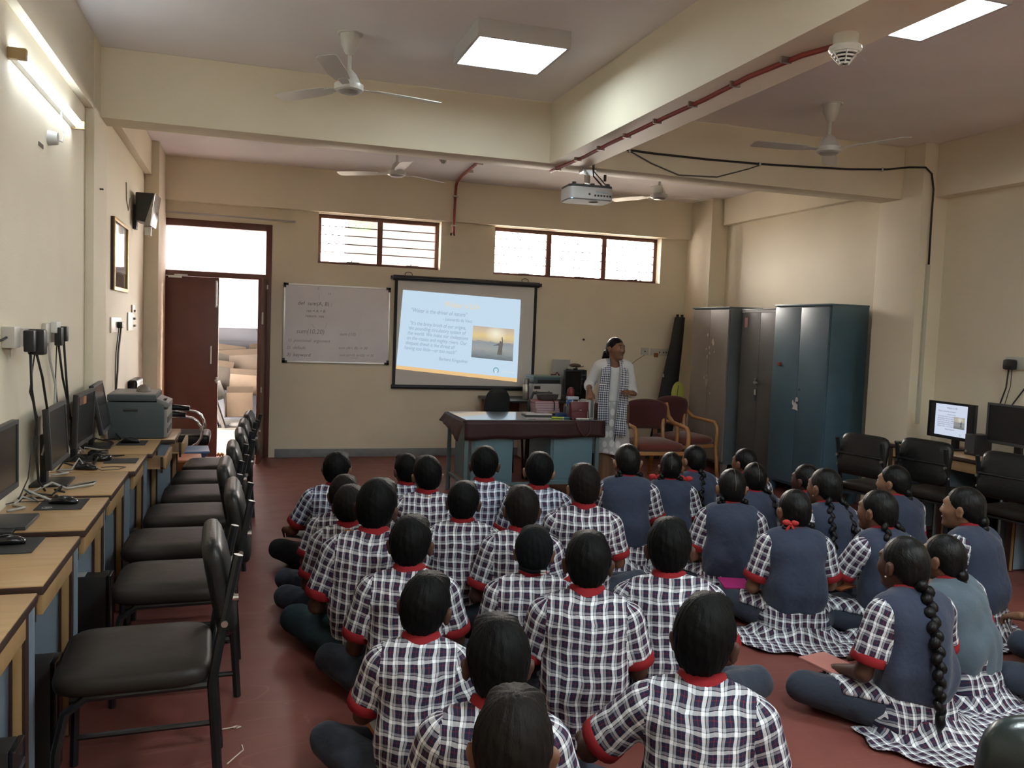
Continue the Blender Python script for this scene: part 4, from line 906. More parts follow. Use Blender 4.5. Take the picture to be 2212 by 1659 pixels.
MB().ell((0, 0, .12), (.085, .045, .14), 14, 10).build('body', mat('lime fabric', (.34, .36, .07), .8, bump=.4, bscale=40), lm, smooth=True); MB().tube([(-.03, -.047, .03), (-.035, -.05, .12), (-.02, -.046, .22)], .004, 6).build('seam', mat('dark seam', (.06, .06, .03), .8), lm)

# ------------------------------------------------------------------ right hand computer desks
computer_desk(5.82, 5.29, 5.28, 5.88, 'wooden computer desk under the lit monitor on the right', flip=True)
computer_desk(5.82, 5.25, 4.64, 5.27, 'wooden computer desk under the dark monitor on the right', flip=True)
computer_desk(5.82, 5.23, 4.0, 4.62, 'wooden computer desk running out of the right picture edge', flip=True)
GR = 'monitors on the right desks'
mr, Tm = monitor((5.56, 5.43, .752), radians(178), .49, .30, .235, 'monitor showing the Water is Life slide on a black screen, right side of room', GR, slide=True)
M0 = .31
def mq(u, v): return (-.168 + .336 * u, -.128 + .256 * v)      # screen y (left to right), z
MF = Tm @ Matrix.Translation((.0025, 0, .003))
def mpatch(nm, m, u0, u1, v0, v1, off=0):
    a, b = mq(u0, v0), mq(u1, v1)
    return MB().add([MF @ Vector((off, a[0], a[1])), MF @ Vector((off, b[0], a[1])), MF @ Vector((off, b[0], b[1])), MF @ Vector((off, a[0], b[1]))], [(0, 1, 2, 3)]).build(nm, m, mr)
mpatch('slide_page', lit('monitor slide white', (.66, .74, .90), M0), 0, 1, 0, 1, .0004)
MTX = lit('monitor slide text', (.30, .32, .40), M0)
def mtext(t, u, v, s, w=.8):
    a = mq(u, v); return text_mesh('slide_text', t, s, MTX, mr, MF @ frame_T((.0010, a[0], a[1]), (0, 1, 0), (0, 0, 1)), .15, width=w)
mtext('Water is Life', .36, .86, .026); mtext('"Water is the driver of nature"', .08, .75, .019); mtext('- Leonardo da Vinci', .36, .66, .015)
for k, t in enumerate(('"It\'s the briny broth of our origins,', 'the pounding circulatory system of', 'the world. We make our civilizations', 'on the coasts and mighty rivers. Our', 'deepest dread is the threat of', 'having too little—or too much"')): mtext(t, .08, .585 - .062 * k, .0165)
mtext('Barbara Kingsolver', .34, .185, .016)
a, b = mq(.60, .26), mq(.94, .63)
uv_patch('beach_photo', photo_mat('monitor photograph', M0 * .75, .6), [MF @ Vector((.0012, p, q)) for p, q in ((a[0], a[1]), (b[0], a[1]), (b[0], b[1]), (a[0], b[1]))], mr)
MB().add([MF @ Vector((.0016, a[0] + (b[0] - a[0]) * u, a[1] + (b[1] - a[1]) * v)) for u, v in FIG], [tuple(range(len(FIG)))]).build('figure_silhouette', lit('monitor silhouette', (.07, .08, .08), M0), mr)
cxm, czm = mq(.82, .07); MB().grid([[MF @ Vector((.0010, cxm + q * cos(2 * pi * k / 20), czm + q * sin(2 * pi * k / 20))) for k in range(21)] for q in (.006, .009)]).build('ring_logo', MTX, mr)
monitor((5.55, 4.83, .752), radians(178), .50, .31, .265, 'large switched off monitor at the right picture edge', GR)
sp = thing('desk_speaker', 'small black cube speaker between the two right monitors', 'speaker', (5.50, 5.12, .752), radians(180))
MB().box(-.08, .08, -.055, .055, 0, .165).build('body', BLK, sp, bev=.006); MB().box(.08, .084, -.045, .045, .015, .15).build('grille', DGR, sp); MB().cyl((.084, -.03, .03), (.09, -.03, .03), .010, n=10).build('knob', BOLT, sp)
tag(MB().box(5.31, 5.50, 5.62, 5.80, .7525, .775).build('black_slab', BLKG, bev=.006), 'flat black device on the far end of the right desk', 'device')
tower((5.55, 5.20, .0), radians(180), 'black computer tower with a round white mark under the right desk', .17, .40, .40, mark=True, sticker=False)
tower((5.52, 4.36, .0), radians(180), 'black computer tower under the desk at the right picture edge', .17, .40, .40, sticker=False)

# ------------------------------------------------------------------ ceiling fans, detectors, conduit, projector
FANW = mat('fan white enamel', (.62, .62, .59), .28, spec=.6); FANG = mat('fan grey cap', (.34, .34, .33), .4)
def fan(x, y, zt, a0, label, s=1.0):
    o = thing('ceiling_fan', label, 'fan', (x, y, zt), 0, 'white ceiling fans')
    MB().lathe([(.075 * s, -.004), (.078 * s, 0)], 24).build('ceiling_plate', FANW, o)
    MB().lathe([(.018, -.125 * s), (.03, -.115 * s), (.055 * s, -.06 * s), (.06 * s, -.004)], 24).build('canopy', FANW, o, smooth='auto')
    MB().cyl((0, 0, -.22 * s), (0, 0, -.11 * s), .0125, n=12).build('rod', FANW, o, smooth='auto')
    MB().lathe([(.0, -.345 * s), (.06 * s, -.345 * s), (.085 * s, -.335 * s), (.088 * s, -.325 * s), (.088 * s, -.302 * s), (.07 * s, -.296 * s), (.062 * s, -.275 * s), (.045 * s, -.24 * s), (.02, -.215 * s)], 28).build('motor', FANW, o, smooth='auto')
    MB().lathe([(.0, -.354 * s), (.055 * s, -.351 * s), (.068 * s, -.342 * s)], 24).build('bottom_cap', FANG, o, smooth='auto')
    for k in range(3):
        a = a0 + 2 * pi * k / 3; R = Matrix.Rotation(a, 4, 'Z') @ Matrix.Translation((0, 0, -.315 * s)) @ Matrix.Rotation(radians(9), 4, 'X')
        b_ = MB().prism([(.16, -.045), (.30, -.062), (.58, -.058), (.60, -.04), (.60, .04), (.58, .055), (.30, .052), (.16, .04)], -.002, .002, 'z', T=R).build('blade', FANW, o)
        MB().prism([(.06, -.02), (.18, -.03), (.20, .0), (.18, .03), (.06, .02)], -.005, -.002, 'z', T=R).build('blade_iron', FANW, b_)
    return o
fan(.59, 5.31, ZC, .2, 'white ceiling fan in the left bay nearest the viewer')
fan(4.115, 5.345, ZC, .9, 'white ceiling fan in the right bay above the girls', 1.05)
fan(1.36, 8.05, ZC, .5, 'white ceiling fan in the far left bay before a panel light')
fan(4.08, 7.96, ZC, .0, 'white ceiling fan in the far right bay above the red chairs')
def detector(x, y, z, label, s=1.0):
    o = thing('smoke_detector', label, 'detector', (x, y, z))
    W = mat('detector ivory', (.66, .66, .60), .4)
    MB().lathe([(.05 * s, -.045 * s), (.052 * s, 0)], 24).build('base', W, o, smooth='auto'); MB().lathe([(.058 * s, -.075 * s), (.068 * s, -.062 * s), (.066 * s, -.05 * s), (.05 * s, -.045 * s)], 24).build('body', W, o, smooth='auto')
    for k in range(4):
        r0 = (.056 - .011 * k) * s; z0 = (-.076 - .0125 * k) * s
        MB().lathe([(r0 - .004, z0 - .006 * s), (r0, z0)], 22).build('grille_ring', W, o)
    MB().lathe([(.004, -.122 * s), (.02 * s, -.115 * s), (.046 * s, -.074 * s)], 20).build('chamber', BLK, o, smooth='auto')
    for k in range(6):
        a = pi * k / 3; MB().tube([(.06 * s * cos(a), .06 * s * sin(a), -.074 * s), (.018 * s * cos(a), .018 * s * sin(a), -.122 * s)], .003, 5).build('grille_rib', W, o)
    return o
detector(2.40, 3.05, 2.89, 'white cone shaped smoke detector under the long beam')
detector(1.9, 8.45, ZC, 'small smoke detector on the far ceiling, just below the cross beam', .9)
RED = mat('red conduit', (.27, .045, .035), .45)
rc = thing('red_conduit', 'red conduit clipped under the long ceiling beam towards the detector', 'conduit', (2.36, 4.8, 2.88))
MB().tube([(2.335, 6.46, 2.878), (2.335, 6.3, 2.878)] + [(2.345 + .006 * sin(k * 1.7), 6.2 - .42 * k, 2.878 - .004 * (k % 2)) for k in range(7)] + [(2.37, 3.3, 2.875), (2.40, 3.12, 2.865), (2.40, 3.07, 2.86)], .013, 8).build('pipe', RED, rc, world=True, smooth=True)
for k in range(8): MB().box(2.318, 2.372, 6.32 - .42 * k, 6.334 - .42 * k, 2.862, 2.892).build('saddle_clip', BOLT, rc, world=True)
rc2 = thing('red_conduit', 'red conduit crossing the far ceiling and dropping between the two windows', 'conduit', (2.35, 9.4, 3.2))
MB().tube([(2.28, 7.8, ZC - .012), (2.32, 8.6, ZC - .014), (2.36, 9.5, ZC - .016), (2.40, 9.9, ZC - .02), (2.41, 9.995, ZC - .06), (2.405, 10.0, 3.1), (2.40, 10.0, 2.80), (2.40, 9.99, 2.72)], .016, 8).build('pipe', RED, rc2, world=True, smooth=True)
for p in ((2.41, 10.0, 3.17), (2.40, 10.0, 2.82)): MB().box(p[0] - .03, p[0] + .03, p[1] - .022, p[1] + .02, p[2] - .008, p[2] + .008).build('saddle_clip', BOLT, rc2, world=True)
for y in (8.2, 8.7, 9.2): MB().box(2.29 + (y - 8.2) * .05, 2.36 + (y - 8.2) * .05, y, y + .014, ZC - .032, ZC).build('saddle_clip', BOLT, rc2, world=True)
MB().ell((2.37, 10.01, 2.715), (.012, .012, .018), 8, 6).build('loose_end', BLK, rc2, world=True, smooth=True); MB().ell((2.41, 10.01, 2.715), (.012, .012, .018), 8, 6).build('loose_end', BLK, rc2, world=True, smooth=True)
pj = thing('projector', 'white and grey projector hung from the beam crossing', 'projector', (2.60, 6.33, 2.70), radians(-4))
PJW = mat('projector white', (.55, .56, .57), .35); PJG = mat('projector grey underside', (.20, .20, .21), .5)
def rr_(w, d, r, n=5):
    P = []
    for cx_, cy_, a0 in ((w / 2 - r, d / 2 - r, 0), (-w / 2 + r, d / 2 - r, pi / 2), (-w / 2 + r, -d / 2 + r, pi), (w / 2 - r, -d / 2 + r, 1.5 * pi)):
        for k in range(n): P.append((cx_ + r * cos(a0 + pi / 2 * k / (n - 1)), cy_ + r * sin(a0 + pi / 2 * k / (n - 1))))
    return P
MB().prism(rr_(.37, .27, .05), -.055, .035).build('shell', PJW, pj, smooth='auto'); MB().prism(rr_(.355, .255, .045), -.064, -.055).build('underside', PJG, pj, smooth='auto'); MB().prism(rr_(.36, .26, .045), .035, .055).build('top_cover', DGR, pj, smooth='auto')
for k in range(6): MB().box(.02 + .025 * k, .036 + .025 * k, -.1365, -.132, -.035, -.02).build('port', BLK, pj)
MB().box(.03, .13, -.1365, -.132, -.008, .008).build('port', BLKG, pj); MB().cyl((-.02, -.1365, -.02), (-.02, -.132, -.02), .009, n=12).build('port', BLK, pj)
MB().ell((-.155, -.115, -.05), (.012, .012, .008), 10, 6).build('indicator', mat('blue indicator', (.05, .1, .2), .4, emit=(.15, .5, 1.0), estr=3.0), pj)
MB().cyl((-.07, .130, -.01), (-.07, .155, -.01), .04, n=18).build('lens', BLKG, pj)
MB().ell((.06, .0, -.064), (.04, .03, .004), 14, 6).build('speaker_recess', DGR, pj)
for x, y in ((-.14, -.10), (.14, -.10), (.02, -.08)): MB().cyl((x, y, .055), (x, y, .072), .018, n=10).build('foot', BLK, pj)
mt = MB().box(-.055, .055, -.05, .05, .17, .19).build('mount_plate', STEEL, pj); MB().cyl((0, 0, .08), (0, 0, .17), .025, n=12).build('mount_post', STEEL, mt); MB().box(-.03, .03, -.03, .03, .055, .085).build('mount_joint', STEEL, mt); MB().box(-.05, .05, -.055, -.048, .14, .17).box(-.075, -.055, -.02, -.012, .15, .155).build('mount_bolt', STEEL, mt)
BC = mat('black cable', (.012, .012, .012), .5); GC = mat('grey cable sheath', (.10, .10, .09), .5)
cbx = thing('wall_cable', 'black cable clipped along the cross beam and down the right column', 'cable', (4.0, 6.2, 3.1))
yc = 6.208
def ybz(x, z): return (x, yc, z)
MB().tube([(2.72, 6.21, 2.72), (2.60, 6.2, 2.82), (2.575, 6.18, 2.94)], .006, 6).build('cable', BC, cbx, world=True)
MB().tube([ybz(2.57, 3.04), ybz(2.9, 3.055), ybz(3.1, 3.05), ybz(3.6, 3.05), ybz(4.1, 3.06), ybz(4.35, 3.07), ybz(5.0, 3.10), ybz(5.4, 3.135), (5.55, 6.1, 3.15), (5.60, 5.965, 3.13), (5.66, 5.955, 3.08), (5.69, 5.955, 2.95), (5.69, 5.955, 2.6), (5.695, 5.955, 2.3)], .009, 6).build('cable', BC, cbx, world=True, smooth=True)
MB().tube([ybz(2.9, 3.05), ybz(3.1, 2.97), ybz(3.35, 2.90), ybz(3.7, 2.915), ybz(4.0, 3.01), ybz(4.1, 3.05)], .006, 6).build('slack_cable', GC, cbx, world=True, smooth=True)
for x, z in ((2.9, 3.055), (4.1, 3.06), (5.35, 3.13)): MB().box(x - .008, x + .008, yc - .012, yc + .012, z - .018, z + .014).build('clip', FRAMEW, cbx, world=True)
MB().box(5.685, 5.715, 5.955, 5.98, .9, 2.3).build('trunking', mat('cream trunking', (.52, .50, .41), .5), cbx, world=True)
MB().tube([(2.72, 6.21, 2.755), (2.60, 6.2, 2.86), (2.58, 6.15, 2.9)], .005, 6).build('projector_lead', GC, cbx, world=True); 
MB().cyl((2.70, 6.205, 2.79), (2.70, 6.205, 2.84), .012, n=8).build('ferrule', BC, cbx, world=True)

# ------------------------------------------------------------------ things on the left wall
pc = thing('picture_frame', 'gilt framed picture hung on the left wall before the door', 'picture', (XL, 7.49, 2.06), 0)
GILT = mat('gilt frame', (.34, .22, .05), .35, .6)
for a, b, c, d in ((7.09, 7.90, 2.315, 2.345), (7.09, 7.90, 1.785, 1.815), (7.09, 7.13, 1.815, 2.315), (7.86, 7.90, 1.815, 2.315)): MB().box(XL + .002, XL + .028, a, b, c, d).build('frame_rail', GILT, pc, world=True, bev=.004)
MB().box(XL + .002, XL + .012, 7.13, 7.86, 1.94, 2.315).build('print', mat('glazed pale print', (.46, .46, .48), .08, spec=.8), pc, world=True); MB().box(XL + .002, XL + .0125, 7.13, 7.86, 1.815, 1.94).build('print_lower', mat('glazed brown print', (.15, .12, .10), .08, spec=.8), pc, world=True)
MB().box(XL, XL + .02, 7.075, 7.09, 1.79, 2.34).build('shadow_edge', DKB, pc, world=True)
ws = thing('wall_speaker', 'black wall speaker wrapped in clear plastic near the door', 'speaker', (XL + .1, 8.62, 2.57))
MB().hexa([Vector(p) for p in ((XL + .03, 8.30, 2.45), (XL + .15, 8.30, 2.43), (XL + .17, 8.62, 2.43), (XL + .03, 8.62, 2.45), (XL + .03, 8.30, 2.70), (XL + .19, 8.30, 2.70), (XL + .21, 8.62, 2.70), (XL + .03, 8.62, 2.70))]).build('cabinet', mat('speaker black', (.022, .021, .020), .35), ws, world=True, bev=.012)
MB().hexa([Vector(p) for p in ((XL + .10, 8.29, 2.40), (XL + .155, 8.288, 2.41), (XL + .175, 8.625, 2.41), (XL + .10, 8.63, 2.40), (XL + .185, 8.29, 2.69), (XL + .197, 8.289, 2.70), (XL + .217, 8.63, 2.70), (XL + .185, 8.63, 2.69))]).build('plastic_wrap', mat('clinging plastic film', (.30, .29, .28), .12, spec=.9, bump=1.0, bscale=22), ws, world=True, bev=.006)
MB().box(XL + .10, XL + .15, 8.42, 8.46, 2.33, 2.42).build('bracket', STEEL, ws, world=True); MB().box(XL, XL + .03, 8.40, 8.5, 2.38, 2.6).build('wall_plate', DGR, ws, world=True)
tag(MB().tube([(XL + .004, 7.9, 2.72), (XL + .004, 7.92, 2.58), (XL + .004, 8.05, 2.50), (XL + .004, 8.15, 2.62)], .004, 6).build('speaker_wire', mat('wall wire', (.25, .21, .16), .6)), 'thin loose wire on the left wall beside the speaker', 'wire')
SW = mat('switch plate white', (.56, .54, .49), .4)
def cable(name, pts, r, m, par): return MB().tube(pts, r, 6).build(name, m, par, world=True, smooth=True)
so1 = thing('wall_socket', 'white socket box with two black adaptors nearest on the left wall', 'socket', (XL, 4.12, 1.48))
MB().box(XL, XL + .05, 4.03, 4.13, 1.44, 1.53).build('box', SW, so1, world=True, bev=.004); MB().box(XL, XL + .058, 4.13, 4.28, 1.445, 1.522).build('socket_face', SW, so1, world=True)
MB().box(XL + .058, XL + .10, 4.14, 4.20, 1.42, 1.515).build('adaptor', BLK, so1, world=True, bev=.006); MB().box(XL + .058, XL + .128, 4.205, 4.27, 1.405, 1.52).build('adaptor', BLK, so1, world=True, bev=.012)
cable('cable', [(XL + .08, 4.17, 1.42), (XL + .078, 4.2, 1.25), (XL + .085, 4.26, 1.1), (XL + .08, 4.28, .95), (XL + .085, 4.3, .82), (XL + .10, 4.36, .765)], .006, BC, so1); cable('cable', [(XL + .09, 4.24, 1.405), (XL + .10, 4.3, 1.3), (XL + .095, 4.42, 1.15), (XL + .09, 4.5, .98), (XL + .09, 4.54, .9)], .006, BC, so1); cable('cable', [(XL + .085, 4.22, 1.405), (XL + .07, 4.2, 1.24), (XL + .085, 4.28, 1.12), (XL + .07, 4.25, 1.0), (XL + .06, 4.22, .85), (XL + .05, 4.1, .78)], .003, BC, so1); cable('cable', [(XL + .02, 4.03, 1.485), (XL + .015, 3.98, 1.475), (XL + .012, 3.9, 1.47)], .005, BC, so1)
so2 = thing('wall_socket', 'white socket box with a black adaptor, second on the left wall', 'socket', (XL, 4.85, 1.48))
MB().box(XL, XL + .02, 4.78, 4.98, 1.44, 1.54).build('plate', SW, so2, world=True, bev=.003); MB().box(XL + .02, XL + .05, 4.88, 4.98, 1.49, 1.55).build('socket_face', mat('bright socket white', (.72, .72, .70), .4), so2, world=True, bev=.004)
MB().box(XL + .035, XL + .07, 4.89, 4.95, 1.425, 1.52).build('adaptor', BLK, so2, world=True, bev=.006); MB().box(XL + .04, XL + .08, 4.97, 5.02, 1.445, 1.525).build('adaptor', BLK, so2, world=True, bev=.006)
cable('cable', [(XL + .05, 4.92, 1.43), (XL + .055, 5.0, 1.25), (XL + .06, 5.1, 1.12), (XL + .06, 5.2, 1.0)], .006, BC, so2); cable('cable', [(XL + .06, 5.0, 1.45), (XL + .065, 5.04, 1.25), (XL + .065, 5.1, 1.1), (XL + .06, 5.1, .92), (XL + .075, 5.14, .84)], .006, BC, so2); cable('cable', [(XL + .045, 4.9, 1.43), (XL + .04, 4.9, 1.25), (XL + .05, 4.9, 1.1), (XL + .04, 4.9, 1.0)], .003, BC, so2)
cable('grey_cable', [(XL + .025, 4.82, 1.44), (XL + .03, 4.82, 1.35), (XL + .04, 4.90, 1.22), (XL + .05, 4.82, 1.08), (XL + .06, 4.62, 1.0), (XL + .07, 4.45, .92)], .006, CABW, so2)
so3 = thing('wall_socket', 'beige socket plate with hanging cables above the grey printer', 'socket', (XL, 7.3, 1.51))
MB().box(XL, XL + .012, 7.05, 7.60, 1.455, 1.575).build('plate', SW, so3, world=True, bev=.003); MB().box(XL + .012, XL + .05, 7.36, 7.46, 1.49, 1.54).build('plug', BLK, so3, world=True, bev=.006)
for k, y in enumerate((7.30, 7.40, 7.45)): cable('cable', [(XL + .03, y + .02, 1.49), (XL + .02, y - .05, 1.3), (XL + .02, y - .08, 1.15), (XL + .02, 7.22, .9)], .005, (GC, BC, CABW)[k], so3)
so4 = thing('switch_plate', 'stepped pair of beige switch plates beside the far left socket', 'switch', (XL, 8.2, 1.56))
MB().box(XL, XL + .012, 8.05, 8.45, 1.46, 1.62).build('plate', SW, so4, world=True, bev=.003); MB().box(XL, XL + .014, 8.32, 8.52, 1.62, 1.69).build('plate', SW, so4, world=True, bev=.003)
for z in (1.49, 1.555, 1.625): MB().box(XL + .012, XL + .03, 8.40, 8.50, z, z + .02).build('rocker', mat('rocker grey', (.33, .32, .30), .4), so4, world=True)
so5 = thing('wall_socket', 'socket pair with a small orange plug on the front wall behind the teacher', 'socket', (5.2, YF, 1.37))
MB().box(5.03, 5.14, YF - .012, YF, 1.325, 1.42).build('plate', SW, so5, world=True, bev=.003); MB().box(5.17, 5.43, YF - .012, YF, 1.32, 1.415).build('plate', SW, so5, world=True, bev=.003); MB().box(5.075, 5.095, YF - .016, YF - .012, 1.365, 1.38).build('rocker', DGR, so5, world=True); MB().cyl((5.24, YF - .03, 1.30), (5.24, YF - .03, 1.355), .03, n=12).build('orange_plug', mat('orange brown plug', (.27, .10, .02), .4), so5, world=True, smooth='auto')
for x in (5.30, 5.36, 5.40): MB().cyl((x, YF - .0135, 1.365), (x, YF - .012, 1.365), .010, n=10).build('socket_hole', DGR, so5, world=True)
MB().tube([(5.085, YF - .006, 1.325), (4.98, YF - .006, 1.26), (4.86, YF - .006, 1.17)], .004, 6).build('wire', GILT, so5, world=True)
so6 = thing('wall_socket', 'socket with a big black plug and cables at the right picture edge', 'socket', (XR, 5.15, 1.47))
MB().box(XR - .015, XR, 5.0, 5.26, 1.43, 1.53).build('plate', SW, so6, world=True, bev=.003); MB().box(XR - .08, XR - .015, 5.14, 5.23, 1.425, 1.51).build('adaptor', BLK, so6, world=True, bev=.02)
cable('cable', [(XR - .04, 5.20, 1.43), (XR - .03, 5.22, 1.28), (XR - .03, 5.26, 1.16), (XR - .05, 5.28, 1.02)], .006, BC, so6); cable('cable', [(XR - .04, 5.17, 1.43), (XR - .03, 5.18, 1.3), (XR - .03, 5.22, 1.15), (XR - .04, 5.24, 1.0)], .003, BC, so6); cable('cable', [(XR - .02, 5.0, 1.4), (XR - .02, 5.05, 1.3), (XR - .03, 5.15, 1.15), (XR - .04, 5.22, 1.0)], .006, BC, so6)
# cable tangles on the left desks (single cables, each its own thing)
rnd = random.Random(3)
for k, (y0, m, r, nm) in enumerate(((3.95, CABW, .006, 'white'), (4.15, BC, .005, 'black'), (4.3, CABW, .006, 'grey white'), (4.80, CABW, .006, 'pale'), (4.95, BC, .005, 'dark'), (5.25, BC, .004, 'thin black'), (5.45, CABW, .004, 'thin pale'), (5.95, BC, .005, 'looped black'))):
    pts = [(-.94 + .10 * rnd.random() + .02 * j * (k % 3), y0 + .05 * j + .05 * rnd.uniform(-1, 1), .757 + .05 * rnd.random() * (j % 2)) for j in range(7)]
    pts[0] = (-.93, y0, .76); pts[-1] = (-.80 + .05 * rnd.random(), y0 + .2, .758)
    tag(MB().tube(pts, r, 6).build('desk_cable', m, smooth=True), ['white cable curling behind the first monitor', 'black cable on the desk below the first socket', 'grey white cable lying before the second monitor', 'pale cable looping over the fourth desk', 'dark cable behind the looped mouse wire', 'thin black cable behind the stickered monitor', 'thin pale cable behind the stickered monitor', 'looped black cable at the foot of the grey printer'][k], 'cable', 'loose cables on the left desks')
tag(MB().box(-.86, -.76, 5.42, 5.52, .7525, .785).build('junction_box', BLKG, bev=.004), 'small black box among cables before the stickered monitor', 'box')
# bits of thread on the floor
TH = mat('off white thread', (.62, .52, .42), .8)
tag(MB().tube([(-.09, 3.35, .004), (-.02, 3.36, .004), (.0, 3.37, .004), (.015, 3.36, .004), (.0, 3.35, .004), (-.015, 3.36, .004)], .0025, 5).build('thread', TH), 'looped bit of white thread beside the nearest chair leg', 'thread')
tag(MB().tube([(-.03, 3.08, .004), (.0, 3.13, .004), (.025, 3.17, .004), (.02, 3.21, .004)], .0025, 5).build('thread', TH), 'curved bit of white thread near the bottom of the picture', 'thread')
tag(MB().tube([(XL + .051, 6.2, 2.42), (XL + .075, 6.2, 2.42)], .006, 6).build('nail', DKB), 'nail in the near left column', 'nail')
tag(MB().cyl((4.20, YF, 1.50), (4.20, YF - .02, 1.50), .014, n=10).build('nail', DKB), 'dark nail in the bare front wall left of the teacher', 'nail')

# ------------------------------------------------------------------ cardboard heap in the corridor
CB = [wood_material('cardboard light', (.040, .025, .014), (.052, .032, .018), (3, 3, 3), .8), wood_material('cardboard mid', (.026, .016, .009), (.036, .022, .012), (3, 3, 3), .8), wood_material('cardboard dark', (.012, .008, .005), (.018, .012, .008), (3, 3, 3), .8), mat('white carton', (.09, .09, .09), .7)]
def carton(loc, dims, rot, m, label, flap=True):
    o = thing('carton', label, 'carton', loc, 0, 'cartons heaped in the corridor'); o.rotation_euler = rot
    a, b, c = dims
    MB().box(-a / 2, a / 2, -b / 2, b / 2, 0, c).build('box', m, o, bev=.003)
    if flap: MB().hexa([Vector(p) for p in ((-a / 2, -b / 2, c), (a / 2, -b / 2, c), (a / 2, -b / 2 + .004, c), (-a / 2, -b / 2 + .004, c), (-a / 2, -b / 2 - .05, c + .09), (a / 2, -b / 2 - .05, c + .09), (a / 2, -b / 2 - .046, c + .09), (-a / 2, -b / 2 - .046, c + .09))]).build('flap', CB[1], o)
    return o
carton((-.05, 13.3, .12), (.38, .25, .36), (radians(-8), 0, radians(10)), CB[0], 'light brown carton in front, low in the heap')
carton((.12, 13.55, .45), (.60, .35, .30), (0, radians(3), radians(-5)), CB[0], 'wide light brown carton in the middle of the heap')
carton((-.33, 13.4, .38), (.22, .12, .26), (radians(10), radians(-20), 0), CB[3], 'small white carton tilted among the brown ones', False)
carton((.42, 13.2, .0), (.20, .30, .62), (0, 0, .1), CB[1], 'upright carton at the right of the doorway')
carton((.46, 13.25, .63), (.16, .25, .62), (0, 0, .05), CB[0], 'tall narrow carton standing on another at the right', False)
carton((.36, 13.1, .66), (.10, .1, .3), (0, 0, .2), CB[0], 'slim carton end poking out at the right', False)
carton((-.55, 13.65, .55), (.7, .4, .35), (0, radians(8), .1), CB[2], 'dark carton at the left of the heap')
carton((.05, 13.75, .80), (.8, .3, .25), (0, radians(-5), -.1), CB[1], 'torn brown carton near the top of the heap')
carton((-.45, 13.75, .95), (.9, .3, .18), (0, radians(6), .1), CB[2], 'flattened dark carton on top of the heap')
carton((.35, 13.8, 1.0), (.5, .3, .16), (0, radians(-8), .1), CB[2], 'flattened carton at the top right of the heap')
for k in range(3):
    t_ = thing('board', ['outer', 'middle', 'inner'][k] + ' white board leaning at the foot of the heap', 'board', (-.60 + .055 * k, 13.05, 0), 0, 'boards leaning at the heap'); t_.rotation_euler = (0, radians(-14), 0)
    MB().box(-.012, .012, -.2, .2, 0, .46).build('panel', CB[3], t_)
for k in range(2):
    t_ = thing('dark_board', ['left', 'right'][k] + ' dark brown board leaning on the heap', 'board', (-.34 + .09 * k, 13.08, 0), 0, 'boards leaning at the heap'); t_.rotation_euler = (0, radians(-18), 0)
    MB().box(-.02, .02, -.2, .2, 0, .72).build('panel', mat('dark stained board', (.015, .011, .009), .6), t_)
tag(MB().lathe([(.10, -.03), (.17, -.03), (.17, .03), (.10, .03)], 20, T=Matrix.Translation((.30, 12.98, .30)) @ Matrix.Rotation(pi / 2, 4, 'X') @ Matrix.Diagonal((.55, 1.25, 1, 1))).build('cardboard_ring', CB[1]), 'oval cardboard ring standing at the right of the heap', 'ring')
tag(MB().box(.14, .19, 13.75, 13.78, 0, .5, T=Matrix.Translation((.15, 0, 1.05)) @ Matrix.Rotation(radians(-14), 4, 'Y')).build('wooden_stick', CB[2]), 'wooden stick poking up from the heap', 'stick')
tag(MB().tube([(-.75, 13.7, 1.45), (-.55, 13.7, 1.2), (-.35, 13.7, 1.12)], .03, 6).build('wooden_branch', CB[2]), 'bent dark stick at the left of the heap', 'stick')
tag(MB().ell((.22, 12.85, .06), (.12, .09, .06), 12, 6).build('plastic_bag', mat('grey plastic bag', (.10, .10, .10), .4), smooth=True), 'crumpled grey bag at the foot of the heap', 'bag')
tag(MB().ell((-.05, 13.0, .04), (.14, .08, .045), 12, 6).build('rag', mat('dark rag', (.04, .038, .035), .8), smooth=True), 'dark rag at the foot of the heap', 'cloth')
dm = MB(); rnd = random.Random(5)
for k in range(4):
    dm.tube([(-.27 + .11 * k + .06 * j * .3, YF + .05 + .03 * rnd.uniform(-1, 1), .02 + .018 * (j % 2)) for j in range(5)], .02, 7)
tag(dm.build('door_cloth', mat('ochre cloth', (.26, .13, .05), .85, bump=.5, bscale=30), smooth=True), 'crumpled ochre cloth lying on the door threshold', 'cloth')
